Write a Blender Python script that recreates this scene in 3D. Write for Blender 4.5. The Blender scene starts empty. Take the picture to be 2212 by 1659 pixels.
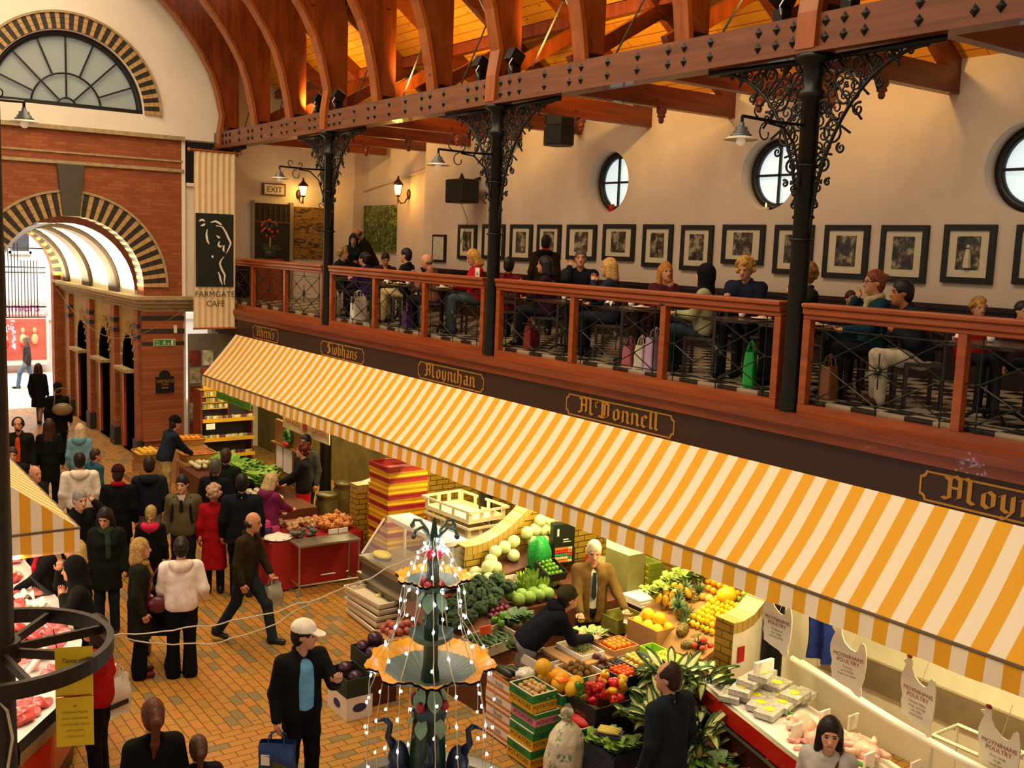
EXPOSURE = 0.0
WORLD_C = '#ffe9cf'
WORLD_S = 0.55
import bpy, math, random
import numpy as np
from mathutils import Vector, Matrix
S = bpy.context.scene
COL = S.collection
R = math.radians
PI = math.pi
rnd = random.Random(7)

def lin(h):
    if isinstance(h, str):
        h = h.lstrip('#'); v = [int(h[i:i+2], 16)/255 for i in (0, 2, 4)]
        return tuple(c/12.92 if c <= .04045 else ((c+.055)/1.055)**2.4 for c in v)
    return tuple(h)

# ---------------------------------------------------------------- materials
MATS = {}
class NT:
    def __init__(s, name):
        s.m = bpy.data.materials.new(name); s.m.use_nodes = True
        s.t = s.m.node_tree; s.b = s.t.nodes['Principled BSDF']
    def n(s, typ, **kw):
        x = s.t.nodes.new(typ)
        for k, v in kw.items():
            if k in x.inputs.keys(): x.inputs[k].default_value = v
            else: setattr(x, k, v)
        return x
    def l(s, a, b): s.t.links.new(a, b)
    def coord(s, kind='Object', scale=(1, 1, 1)):
        tc = s.n('ShaderNodeTexCoord'); mp = s.n('ShaderNodeMapping')
        s.l(tc.outputs[kind], mp.inputs['Vector']); mp.inputs['Scale'].default_value = scale
        return mp.outputs[0]
    def swiz(s, axes):
        tc = s.n('ShaderNodeTexCoord'); sp = s.n('ShaderNodeSeparateXYZ'); cb = s.n('ShaderNodeCombineXYZ')
        s.l(tc.outputs['Object'], sp.inputs[0])
        for i, a in enumerate(axes): s.l(sp.outputs['XYZ'.index(a)], cb.inputs[i])
        return cb.outputs[0], sp
    def ramp(s, fac, stops, interp='LINEAR'):
        r = s.n('ShaderNodeValToRGB'); s.l(fac, r.inputs[0]); e = r.color_ramp; e.interpolation = interp
        while len(e.elements) < len(stops): e.elements.new(.5)
        for el, (p, c) in zip(e.elements, stops): el.position = p; el.color = (*lin(c), 1)
        return r.outputs[0]
    def mix(s, fac, a, b, mode='MIX'):
        m = s.n('ShaderNodeMix', data_type='RGBA', blend_type=mode)
        for v, sock in ((fac, m.inputs[0]), (a, m.inputs[6]), (b, m.inputs[7])):
            if hasattr(v, 'links') or hasattr(v, 'is_linked'): s.l(v, sock)
            elif isinstance(v, (int, float)): sock.default_value = v
            else: sock.default_value = (*lin(v), 1)
        return m.outputs[2]
    def math(s, op, a, b=0.0):
        m = s.n('ShaderNodeMath', operation=op)
        for v, sock in ((a, m.inputs[0]), (b, m.inputs[1])):
            if hasattr(v, 'is_linked'): s.l(v, sock)
            else: sock.default_value = v
        return m.outputs[0]
    def noise(s, vec, scale, detail=3.0, rough=.5):
        x = s.n('ShaderNodeTexNoise', Scale=scale, Detail=detail, Roughness=rough); s.l(vec, x.inputs['Vector']); return x
    def bump(s, h, st=.3, d=.01):
        b = s.n('ShaderNodeBump', Strength=st, Distance=d); s.l(h, b.inputs['Height']); s.l(b.outputs[0], s.b.inputs['Normal'])
    def col(s, c):
        if hasattr(c, 'is_linked'): s.l(c, s.b.inputs['Base Color'])
        else: s.b.inputs['Base Color'].default_value = (*lin(c), 1)

def P(name, c, rough=.6, metal=0., emit=0., ecol=None, var=.12, vs=6., bump=0., bs=60., trans=0., alpha=1., spec=.5, coat=0.):
    """plain surface with a little procedural mottling"""
    key = name
    if key in MATS: return MATS[key]
    t = NT(name); b = t.b
    b.inputs['Roughness'].default_value = rough; b.inputs['Metallic'].default_value = metal
    b.inputs['Specular IOR Level'].default_value = spec
    if coat: b.inputs['Coat Weight'].default_value = coat
    v = t.coord()
    if var > 0:
        n = t.noise(v, vs); l = lin(c)
        cc = t.ramp(n.outputs['Fac'], [(.3, tuple(x*(1-var) for x in l)), (.7, tuple(min(1, x*(1+var)) for x in l))]); t.col(cc)
    else: t.col(c)
    if bump: t.bump(t.noise(v, bs, 2).outputs['Fac'], bump)
    if trans: b.inputs['Transmission Weight'].default_value = trans
    if alpha < 1: b.inputs['Alpha'].default_value = alpha
    if emit:
        b.inputs['Emission Color'].default_value = (*lin(ecol or c), 1); b.inputs['Emission Strength'].default_value = emit
    MATS[key] = t.m; return t.m

def bricks(name, axes, c1, c2, mort, bw, bh, ms=.008, bias=0., rough=.7, bumpd=.006, off=.5, var=.25):
    if name in MATS: return MATS[name]
    t = NT(name); v, _ = t.swiz(axes)
    b = t.n('ShaderNodeTexBrick', offset=off, **{'Scale': 1., 'Mortar Size': ms, 'Brick Width': bw, 'Row Height': bh, 'Bias': bias, 'Mortar Smooth': .1})
    t.l(v, b.inputs['Vector'])
    for k, c in (('Color1', c1), ('Color2', c2), ('Mortar', mort)): b.inputs[k].default_value = (*lin(c), 1)
    n = t.noise(v, 1.3, 4)
    t.col(t.mix(t.math('MULTIPLY', n.outputs['Fac'], var), b.outputs['Color'], '#2a1408', 'MIX'))
    t.b.inputs['Roughness'].default_value = rough
    inv = t.math('SUBTRACT', 1., b.outputs['Fac']); t.bump(inv, .5, bumpd)
    MATS[name] = t.m; return t.m

def wood(name, c1, c2, grain=(1, 12, 12), rough=.38, knots=True, scale=1.6, coat=.2):
    if name in MATS: return MATS[name]
    t = NT(name); v = t.coord('Object', grain)
    n = t.noise(v, scale, 6, .6)
    c = t.ramp(n.outputs['Fac'], [(.3, c1), (.7, c2)])
    if knots:
        k = t.n('ShaderNodeTexVoronoi', Scale=1.1); t.l(t.coord('Object', (1.2, 1.2, 3)), k.inputs['Vector'])
        c = t.mix(t.ramp(k.outputs['Distance'], [(.03, '#ffffff'), (.09, '#000000')]), c, '#1a0802')
    t.col(c); t.b.inputs['Roughness'].default_value = rough; t.b.inputs['Coat Weight'].default_value = coat
    t.bump(n.outputs['Fac'], .08)
    MATS[name] = t.m; return t.m

def stripes(name, axis, period, phase, ca, cb, duty=.5, rough=.75, dirt=True):
    if name in MATS: return MATS[name]
    t = NT(name); v, sp = t.swiz('XYZ')
    x = t.math('FRACT', t.math('DIVIDE', t.math('ADD', sp.outputs['XYZ'.index(axis)], 1000*period-phase), period))
    f = t.math('LESS_THAN', x, duty)
    c = t.mix(f, cb, ca)
    if dirt:
        n = t.noise(v, 9, 5, .7); c = t.mix(t.ramp(n.outputs['Fac'], [(.66, '#000000'), (.78, '#555555')]), c, '#5a4326')
    t.col(c); t.b.inputs['Roughness'].default_value = rough
    t.bump(t.noise(v, 3).outputs['Fac'], .15, .02)
    MATS[name] = t.m; return t.m

# ---------------------------------------------------------------- mesh builder
class MB:
    def __init__(s): s.v = []; s.f = []; s.m = []
    def add(s, vs, fs, mi=0):
        o = len(s.v); s.v += [tuple(p) for p in vs]; s.f += [tuple(i+o for i in f) for f in fs]; s.m += [mi]*len(fs); return s
    def box(s, x0, x1, y0, y1, z0, z1, mi=0):
        return s.add([(x0, y0, z0), (x1, y0, z0), (x1, y1, z0), (x0, y1, z0), (x0, y0, z1), (x1, y0, z1), (x1, y1, z1), (x0, y1, z1)],
                     [(3, 2, 1, 0), (4, 5, 6, 7), (0, 1, 5, 4), (1, 2, 6, 5), (2, 3, 7, 6), (3, 0, 4, 7)], mi)
    def cbox(s, c, sx, sy, sz, mi=0): return s.box(c[0]-sx/2, c[0]+sx/2, c[1]-sy/2, c[1]+sy/2, c[2]-sz/2, c[2]+sz/2, mi)
    def bar(s, p, q, w, h=None, mi=0, up=(0, 0, 1)):
        """rectangular bar from p to q"""
        p = Vector(p); q = Vector(q); d = (q-p).normalized(); u = Vector(up)
        if abs(d.dot(u)) > .98: u = Vector((1, 0, 0))
        a = d.cross(u).normalized()*w/2; b = a.cross(d).normalized()*(h or w)/2
        vs = [p-a-b, p+a-b, p+a+b, p-a+b, q-a-b, q+a-b, q+a+b, q-a+b]
        return s.add(vs, [(3, 2, 1, 0), (4, 5, 6, 7), (0, 1, 5, 4), (1, 2, 6, 5), (2, 3, 7, 6), (3, 0, 4, 7)], mi)
    def path(s, pts, r, n=8, mi=0, closed=False, caps=True):
        pts = [Vector(p) for p in pts]; k = len(pts); rs = r if isinstance(r, (list, tuple)) else [r]*k
        o = len(s.v); prev = None
        for i, p in enumerate(pts):
            if closed: d = pts[(i+1) % k]-pts[i-1]
            else: d = pts[min(i+1, k-1)]-pts[max(i-1, 0)]
            d.normalize()
            u = prev if prev is not None else (Vector((0, 0, 1)) if abs(d.z) < .9 else Vector((1, 0, 0)))
            a = d.cross(u)
            if a.length < 1e-5: a = d.cross(Vector((1, .3, 0)))
            a.normalize(); b = a.cross(d).normalized(); prev = b
            for j in range(n):
                t = 2*PI*j/n; s.v.append(tuple(p+(a*math.cos(t)+b*math.sin(t))*rs[i]))
        for i in range(k if closed else k-1):
            for j in range(n):
                a0 = o+i*n+j; a1 = o+i*n+(j+1) % n; b0 = o+((i+1) % k)*n+j; b1 = o+((i+1) % k)*n+(j+1) % n
                s.f.append((a0, a1, b1, b0)); s.m.append(mi)
        if caps and not closed:
            s.f.append(tuple(o+j for j in range(n))[::-1]); s.m.append(mi)
            s.f.append(tuple(o+(k-1)*n+j for j in range(n))); s.m.append(mi)
        return s
    def lathe(s, prof, n=16, c=(0, 0, 0), mi=0, fn=None, a0=0., a1=2*PI):
        full = abs(a1-a0-2*PI) < 1e-6; nn = n if full else n+1; o = len(s.v)
        for (r, z) in prof:
            for j in range(nn):
                t = a0+(a1-a0)*j/n; rr, zz = (r, z) if fn is None else fn(r, z, t)
                s.v.append((c[0]+rr*math.cos(t), c[1]+rr*math.sin(t), c[2]+zz))
        for i in range(len(prof)-1):
            for j in range(n):
                j2 = (j+1) % nn
                s.f.append((o+i*nn+j, o+i*nn+j2, o+(i+1)*nn+j2, o+(i+1)*nn+j)); s.m.append(mi)
        return s
    def ball(s, c, rx, ry=None, rz=None, nu=12, nv=8, mi=0, M=None):
        ry = ry or rx; rz = rz or rx; o = len(s.v); vs = [(0, 0, -rz)]
        for i in range(1, nv):
            a = PI*i/nv-PI/2
            for j in range(nu):
                t = 2*PI*j/nu; vs.append((rx*math.cos(a)*math.cos(t), ry*math.cos(a)*math.sin(t), rz*math.sin(a)))
        vs.append((0, 0, rz))
        for p in vs:
            if M is not None: p = M @ Vector(p)
            s.v.append((p[0]+c[0], p[1]+c[1], p[2]+c[2]))
        L = o+len(vs)-1
        for j in range(nu):
            s.f.append((o, o+1+(j+1) % nu, o+1+j)); s.m.append(mi)
            s.f.append((L, o+1+(nv-2)*nu+j, o+1+(nv-2)*nu+(j+1) % nu)); s.m.append(mi)
        for i in range(nv-2):
            for j in range(nu):
                a = o+1+i*nu+j; b = o+1+i*nu+(j+1) % nu
                s.f.append((a, b, b+nu, a+nu)); s.m.append(mi)
        return s
    def prism(s, poly, fr, depth, mi=0, mside=None):
        """poly: 2-D points; fr = (origin, xdir, ydir); extruded along x cross y by depth (both faces closed)"""
        O, X, Y = (Vector(a) for a in fr); N = X.cross(Y).normalized()*depth; k = len(poly)
        vs = [O+X*p[0]+Y*p[1] for p in poly]; vs += [v+N for v in vs]
        s.add(vs, [tuple(range(k))[::-1], tuple(range(k, 2*k))], mi)
        o = len(s.v)-2*k
        for i in range(k):
            s.f.append((o+i, o+(i+1) % k, o+k+(i+1) % k, o+k+i)); s.m.append(mi if mside is None else mside)
        return s
    def grid(s, fn, nu, nv, mi=0, closeu=False):
        o = len(s.v); nu1 = nu if closeu else nu+1
        for i in range(nv+1):
            for j in range(nu1): s.v.append(tuple(fn(j/nu, i/nv)))
        for i in range(nv):
            for j in range(nu):
                j2 = (j+1) % nu1; s.f.append((o+i*nu1+j, o+i*nu1+j2, o+(i+1)*nu1+j2, o+(i+1)*nu1+j)); s.m.append(mi)
        return s
    def move(s, M, start=0):
        for i in range(start, len(s.v)): s.v[i] = tuple(M @ Vector(s.v[i]))
        return s
    def mesh(s, name, mats, smooth=False):
        me = bpy.data.meshes.new(name); me.from_pydata(s.v, [], s.f)
        for m in (mats if isinstance(mats, (list, tuple)) else [mats]): me.materials.append(m)
        if s.m and max(s.m) > 0: me.polygons.foreach_set('material_index', s.m)
        if smooth: me.polygons.foreach_set('use_smooth', [True]*len(s.f))
        me.update(); return me
    def build(s, name, mats, parent=None, smooth=False, loc=None):
        return obj(name, s.mesh(name, mats, smooth), parent, loc)

def obj(name, me, parent=None, loc=None, rot=None):
    o = bpy.data.objects.new(name, me); COL.objects.link(o)
    if parent: o.parent = parent
    if loc is not None: o.location = loc
    if rot is not None: o.rotation_euler = rot
    return o
def tag(o, label, cat, group=None, kind=None):
    if label: o['label'] = label
    if cat: o['category'] = cat
    if group: o['group'] = group
    if kind: o['kind'] = kind
    return o
def thing(name, label, cat, loc=(0, 0, 0), rz=0., group=None):
    o = obj(name, None, None, loc, (0, 0, rz)); o.empty_display_size = .1
    return tag(o, label, cat, group)
def struct(name, mb, mats, smooth=False, parent=None):
    o = mb.build(name, mats, parent, smooth)
    if parent is None: o['kind'] = 'structure'
    return o
def dup(root, loc, rz=None, label=None, group=None, rot=None, scale=None):
    r = root.copy(); COL.objects.link(r); r.location = loc
    if rz is not None: r.rotation_euler = (0, 0, rz)
    if rot is not None: r.rotation_euler = rot
    if scale is not None: r.scale = scale if isinstance(scale, (tuple, list)) else (scale,)*3
    if label: r['label'] = label
    if group: r['group'] = group
    for ch in list(root.children):
        c = ch.copy(); COL.objects.link(c); c.parent = r
        for g in ch.children:
            d = g.copy(); COL.objects.link(d); d.parent = c
    return r
def soft(o, w=.01, seg=2):
    m = o.modifiers.new('b', 'BEVEL'); m.width = w; m.segments = seg; m.limit_method = 'ANGLE'; return o

# ---------------------------------------------------------------- lettering
def text_mb(string, h, fr, depth=.002, align='CENTER', mi=0, mb=None, shear=0.):
    cu = bpy.data.curves.new('t', 'FONT'); cu.body = string; cu.size = h; cu.align_x = align; cu.shear = shear
    cu.extrude = .0; cu.resolution_u = 2
    o = bpy.data.objects.new('t', cu); me = bpy.data.meshes.new_from_object(o)
    mb = mb or MB(); O, X, Y = (Vector(a) for a in fr); X = X.normalized(); Y = Y.normalized(); N = X.cross(Y)*depth
    mb.add([O+X*v.co.x+Y*v.co.y+N for v in me.vertices], [tuple(p.vertices) for p in me.polygons], mi)
    bpy.data.objects.remove(o); bpy.data.curves.remove(cu); bpy.data.meshes.remove(me)
    return mb
# broad-nib black letter: strokes in a unit box (x-height 1, ascender 1.55)
BL = {
 'A': (1.15, [[(.1, .1), (.3, 0)], [(.3, 0), (.3, 1.2), (.15, 1.35)], [(.3, 1.2), (.65, 1.5), (.95, 1.3)], [(.85, 1.35), (.85, .15), (1.05, 0)], [(.3, .75), (.85, .75)]]),
 'M': (1.5, [[(.02, .1), (.2, 0), (.35, .12)], [(.3, .1), (.3, 1.2), (.12, 1.35)], [(.3, 1.2), (.5, 1.5), (.72, 1.3)], [(.72, 1.35), (.72, .2), (.6, .1)], [(.72, 1.25), (.95, 1.5), (1.15, 1.3)], [(1.12, 1.35), (1.12, .15), (1.32, 0)], [(.3, .75), (.72, .75)]]),
 'D': (1.25, [[(.1, .1), (.3, 0), (.6, 0), (.95, .2)], [(.4, .05), (.4, 1.35)], [(.1, 1.3), (.3, 1.45), (.7, 1.4), (1., 1.15)], [(.95, 1.2), (.95, .2)], [(.62, .2), (.62, 1.25)]]),
 'S': (1.05, [[(.1, .15), (.4, 0), (.75, .2)], [(.75, .2), (.75, .65)], [(.75, .65), (.25, .95)], [(.25, .95), (.25, 1.3)], [(.25, 1.3), (.55, 1.5), (.85, 1.35)], [(.5, .1), (.5, 1.35)]]),
 'a': (.78, [[(.15, .85), (.38, 1.), (.58, .85)], [(.55, .9), (.55, .12), (.7, 0)], [(.55, .6), (.2, .45)], [(.2, .48), (.2, .12)], [(.2, .12), (.38, 0), (.55, .15)]]),
 'b': (.78, [[(.2, 1.5), (.2, .12)], [(.2, .12), (.4, 0), (.6, .18)], [(.6, .18), (.6, .8)], [(.6, .8), (.4, 1.), (.22, .85)]]),
 'c': (.62, [[(.2, .85), (.2, .15)], [(.2, .85), (.38, 1.), (.55, .85)], [(.2, .15), (.38, 0), (.55, .12)]]),
 'e': (.68, [[(.2, .85), (.2, .15)], [(.2, .85), (.38, 1.), (.56, .8)], [(.56, .8), (.22, .5)], [(.2, .15), (.38, 0), (.58, .12)]]),
 'h': (.82, [[(.2, 1.5), (.2, 0)], [(.2, .8), (.42, 1.), (.6, .85)], [(.6, .85), (.6, .15), (.48, -.25)]]),
 'i': (.42, [[(.08, .88), (.2, 1.), (.2, .12), (.34, 0)], [(.17, 1.3), (.25, 1.38)]]),
 'l': (.42, [[(.2, 1.5), (.2, .12), (.34, 0)]]),
 'n': (.82, [[(.08, .88), (.2, 1.), (.2, 0)], [(.2, .8), (.42, 1.), (.6, .85)], [(.6, .85), (.6, .12), (.74, 0)]]),
 'o': (.78, [[(.2, .82), (.2, .18)], [(.2, .82), (.4, 1.), (.6, .82)], [(.6, .82), (.6, .18)], [(.2, .18), (.4, 0), (.6, .18)]]),
 'r': (.62, [[(.08, .88), (.2, 1.), (.2, .12), (.32, 0)], [(.2, .8), (.38, 1.), (.54, .88)]]),
 's': (.62, [[(.12, .12), (.3, 0), (.5, .18)], [(.5, .18), (.5, .4)], [(.5, .4), (.18, .62)], [(.18, .62), (.18, .85)], [(.18, .85), (.35, 1.), (.54, .88)]]),
 'y': (.8, [[(.08, .88), (.2, 1.), (.2, .15)], [(.2, .15), (.4, 0), (.58, .15)], [(.58, 1.), (.58, .1), (.3, -.42), (.12, -.3)]]),
 "'": (.22, [[(.1, 1.5), (.06, 1.25)]]), ' ': (.4, [])}
def hull(pts):
    pts = sorted(set(pts)); out = []
    for seq in (pts, pts[::-1]):
        h = []
        for p in seq:
            while len(h) >= 2 and (h[-1][0]-h[-2][0])*(p[1]-h[-2][1])-(h[-1][1]-h[-2][1])*(p[0]-h[-2][0]) <= 0: h.pop()
            h.append(p)
        out += h[:-1]
    return out
def black_letter(string, xh, width, fr, depth=.006, mb=None, sup=None):
    mb = mb or MB(); x = 0.; polys = []
    for i, ch in enumerate(string):
        w, strokes = BL[ch]; k = .5 if sup == i else 1.; oy = .75 if sup == i else 0.
        for st in strokes:
            for p, q in zip(st, st[1:]):
                nb = (.085, .07)
                pts = [(x+(a[0]+e*nb[0])*k, oy+(a[1]+e*nb[1])*k) for a in (p, q) for e in (-1, 1)]
                pts += [(px+.012, py-.012) for px, py in pts]
                polys.append(hull(pts))
        x += w*k
    sx = width/x
    O, X, Y = (Vector(a) for a in fr); n = 0
    for pl in polys:
        n += 1; mb.prism([((px-x/2)*sx, py*xh) for px, py in pl], (O, X, Y), depth+.0004*(n % 7))
    return mb
def scallop_frame(w, h, t, notch):
    """outline of a plaque border whose corners are scooped in; two nested loops"""
    def loop(w, h, r):
        pts = []
        for sx, sy, a in ((1, 1, 1.5*PI), (-1, 1, 2*PI), (-1, -1, 2.5*PI), (1, -1, 3*PI)):
            for i in range(6):
                t_ = a-i*PI/2/5; pts.append((sx*w/2+r*math.cos(t_), sy*h/2+r*math.sin(t_)))
        return pts
    return loop(w, h, notch), loop(w-2*t, h-2*t, notch)
# ================================================================ camera
YAW, PIT, ROL = R(35.535), R(7.453), R(2.117)
fw = Vector((math.sin(YAW)*math.cos(PIT), math.cos(YAW)*math.cos(PIT), -math.sin(PIT)))
r0 = Vector((math.cos(YAW), -math.sin(YAW), 0)); u0 = r0.cross(fw)
rt = r0*math.cos(ROL)+u0*math.sin(ROL); up = -r0*math.sin(ROL)+u0*math.cos(ROL)
cam = bpy.data.cameras.new('camera'); cam.sensor_width = 36; cam.lens = 36*2232.2/2212; cam.clip_start = .05; cam.clip_end = 200
camo = obj('camera', cam); camo.matrix_world = Matrix((rt, up, -fw)).transposed().to_4x4(); camo.location = (0, 0, 5.25)
S.camera = camo
S.view_settings.view_transform = 'Standard'; S.view_settings.look = 'None'; S.view_settings.gamma = 1
S.view_settings.exposure = EXPOSURE
S.view_settings.use_curve_mapping = False
w = bpy.data.worlds.new('sky'); S.world = w; w.use_nodes = True
w.node_tree.nodes['Background'].inputs[0].default_value = (*lin(WORLD_C), 1); w.node_tree.nodes['Background'].inputs[1].default_value = WORLD_S
S.cycles.max_bounces = 6; S.cycles.diffuse_bounces = 3; S.cycles.glossy_bounces = 2; S.cycles.transmission_bounces = 4; S.cycles.transparent_max_bounces = 8
S.cycles.sample_clamp_indirect = 4; S.cycles.caustics_reflective = False; S.cycles.caustics_refractive = False
try: S.cycles.use_denoising = True
except Exception: pass
def area(name, loc, sx, sy, power, col, rot=(0, 0, 0), spread=180):
    d = bpy.data.lights.new(name, 'AREA'); d.shape = 'RECTANGLE'; d.size = sx; d.size_y = sy; d.energy = power; d.color = lin(col); d.spread = R(spread)
    o = obj(name, d, None, loc, rot); o.visible_camera = False; return o
def point(name, loc, power, col, r=.05):
    d = bpy.data.lights.new(name, 'POINT'); d.energy = power; d.color = lin(col); d.shadow_soft_size = r
    return obj(name, d, None, loc)
def spot(name, loc, tgt, power, col, ang=70, r=.08, blend=.6):
    d = bpy.data.lights.new(name, 'SPOT'); d.energy = power; d.color = lin(col); d.spot_size = R(ang); d.spot_blend = blend; d.shadow_soft_size = r
    o = obj(name, d, None, loc); o.rotation_euler = (Vector(tgt)-Vector(loc)).to_track_quat('-Z', 'Y').to_euler(); return o

XB, Y0, D, YE, XW = 8.667, 7.082, 5.637, 24.39, 12.0
GF = 3.8
RIBY = [Y0+j*D/3 for j in range(-1, 10)]

# ================================================================ materials
m_plaster = P('cream_plaster', '#dcc6ae', .85, var=.05, vs=2., bump=.05, bs=30)
m_white = P('white_plaster', '#efe4d2', .85, var=.04, vs=1.5, bump=.04, bs=30)
m_brickY = bricks('red_brick_front', 'XZY', '#ae5e30', '#96481f', '#84522c', .24, .075, .006, var=.3)
m_brickX = bricks('red_brick_side', 'YZX', '#ae6032', '#964a20', '#84522c', .24, .075, .006, var=.3)
m_tan = P('tan_brick', '#b9935a', .75, var=.15, vs=20, bump=.1)
m_dark = P('dark_brick', '#2a2420', .6, var=.2, vs=20)
m_stone = P('weathered_stone', '#a8946c', .8, var=.2, vs=8, bump=.15)
m_grey = P('grey_keystone', '#4c463a', .7, var=.12, vs=10, bump=.1)
m_iron = P('black_iron', '#12110e', .42, .35, var=.25, vs=20, spec=.4)
m_ironb = P('dark_wheel_iron', '#2e241a', .45, .5, var=.25, vs=15)
m_frame = P('black_window_frame', '#0d0d0c', .45, var=.1)
m_glassl = P('daylit_lunette_glass', '#8f958c', .5, emit=.2, ecol='#b0b8ac', var=.04, vs=1.2)
m_glassr = P('daylit_round_glass', '#cfdcd8', .3, emit=1.0, ecol='#cfe0e0', var=.06, vs=4)
m_rib = wood('stained_rib_timber', '#5c2408', '#8a3c0e', (6, 6, .7), .4)
m_ribe = wood('light_rib_edge', '#7c3a0c', '#a05414', (6, 6, .7), .4)
m_beam = wood('stained_beam_timber', '#5c2e14', '#7c4420', (9, .6, 9), .4)
m_tie = wood('tie_beam_timber', '#5a2006', '#80360e', (.6, 9, 9), .45)
m_plank = None
t = NT('roof_planks'); v, sp = t.swiz('YXZ')
bk = t.n('ShaderNodeTexBrick', **{'Scale': 1., 'Mortar Size': .006, 'Brick Width': 3.6, 'Row Height': .14}); t.l(v, bk.inputs['Vector'])
for k, c in (('Color1', '#e29a2c'), ('Color2', '#d08420'), ('Mortar', '#8a4a10')): bk.inputs[k].default_value = (*lin(c), 1)
kn = t.n('ShaderNodeTexVoronoi', Scale=4.5); t.l(t.coord('Object', (1, .6, 1)), kn.inputs['Vector'])
t.col(t.mix(t.ramp(kn.outputs['Distance'], [(.05, '#ffffff'), (.1, '#000000')]), bk.outputs['Color'], '#7a3a0a')); t.b.inputs['Roughness'].default_value = .45
m_plank = t.m
m_rail = wood('varnished_rail_timber', '#7c3206', '#a44c0c', (9, .7, 9), .38, coat=.15)
m_plinth = wood('varnished_plinth_timber', '#682808', '#8c3c0e', (9, .6, 9), .4, coat=.15)
m_fascia = P('dark_brown_fascia', '#2e1408', .5, var=.12, vs=2)
m_gold = P('gold_sign_paint', '#b07c1c', .45, .1, var=.06)
m_awn = stripes('orange_striped_canvas', 'Y', .297, 6.88, '#e4a20e', '#f2e0c2', .5)
m_awnL = stripes('orange_striped_canvas_left', 'Y', .297, 6.78, '#e4a20e', '#f2e0c2', .5)
m_awnLx = stripes('orange_striped_canvas_end', 'X', .2, .03, '#e9a31c', '#f2e2c0', .5)

# floor: brick pavers, laid lengthways beyond the fountain and crossways in front of it
t = NT('brick_paver_floor'); v, sp = t.swiz('YXZ'); v2, _ = t.swiz('XYZ'); cols = []
for vv in (v, v2):
    b = t.n('ShaderNodeTexBrick', offset=.5, **{'Scale': 1., 'Mortar Size': .006, 'Brick Width': .235, 'Row Height': .115, 'Mortar Smooth': .2})
    t.l(vv, b.inputs['Vector'])
    for k, c in (('Color1', '#c0862e'), ('Color2', '#a07c3c'), ('Mortar', '#54401f')): b.inputs[k].default_value = (*lin(c), 1)
    wn = t.n('ShaderNodeTexWhiteNoise', noise_dimensions='2D')
    br = t.n('ShaderNodeTexBrick', offset=.5, **{'Scale': 1., 'Mortar Size': 0., 'Brick Width': .235, 'Row Height': .115})
    t.l(vv, br.inputs['Vector']); br.inputs['Color1'].default_value = (0, 0, 0, 1); br.inputs['Color2'].default_value = (1, 1, 1, 1)
    cc = t.mix(t.math('MULTIPLY', t.ramp(br.outputs['Color'], [(.55, '#000000'), (.62, '#ffffff')]), .55), b.outputs['Color'], '#cc8030')
    cc = t.mix(t.ramp(br.outputs['Color'], [(.16, '#ffffff'), (.22, '#000000')]), cc, '#86764c')
    cols.append(t.mix(b.outputs['Fac'], cc, '#54401f'))
y = sp.outputs['XYZ'.index('Y')]
c = t.mix(t.math('GREATER_THAN', y, 10.25), cols[1], cols[0])
n = t.noise(v, .8, 4); c = t.mix(t.math('MULTIPLY', n.outputs['Fac'], .35), c, '#6a4a1c')
t.col(c); t.b.inputs['Roughness'].default_value = .42; t.b.inputs['Specular IOR Level'].default_value = .4
m_floor = t.m
t = NT('checker_floor'); ck = t.n('ShaderNodeTexChecker', Scale=3.3); t.l(t.coord(), ck.inputs['Vector'])
ck.inputs['Color1'].default_value = (*lin('#a89a80'), 1); ck.inputs['Color2'].default_value = (*lin('#100d0b'), 1); t.col(ck.outputs['Color']); t.b.inputs['Roughness'].default_value = .3
m_check = t.m
m_street = bricks('street_paving', 'XYZ', '#cfc8bc', '#c2bab0', '#8c867c', .9, .6, .012, var=.1)

# ================================================================ setting
struct('floor', MB().box(-2, 13, -3, 33.2, -.1, 0), m_floor)
struct('floor_street', MB().box(-6, 22, 33.2, 48, -.1, 0), m_street)
struct('trim_11', MB().box(XW-.06, XW, -2, 20.4, GF, 4.72).box(XW-.09, XW, -2, 20.4, 4.7, 4.76).box(9.0, 9.65, 24.94, 25.0, GF, 4.6), wood('added_dark_boards', '#1a0c06', '#2c150a', (6, 6, 1), .4))  # dark boards added to darken the lower gallery walls behind the lattice
struct('floor_gallery', MB().box(8.72, XW+.3, -2, 25.3, GF-.22, GF), m_check)
struct('ceiling_stalls', MB().box(8.75, XW+.3, -2, 25.3, 3.2, GF-.23), P('stall_soffit', '#8a6a3a', .8))

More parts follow.
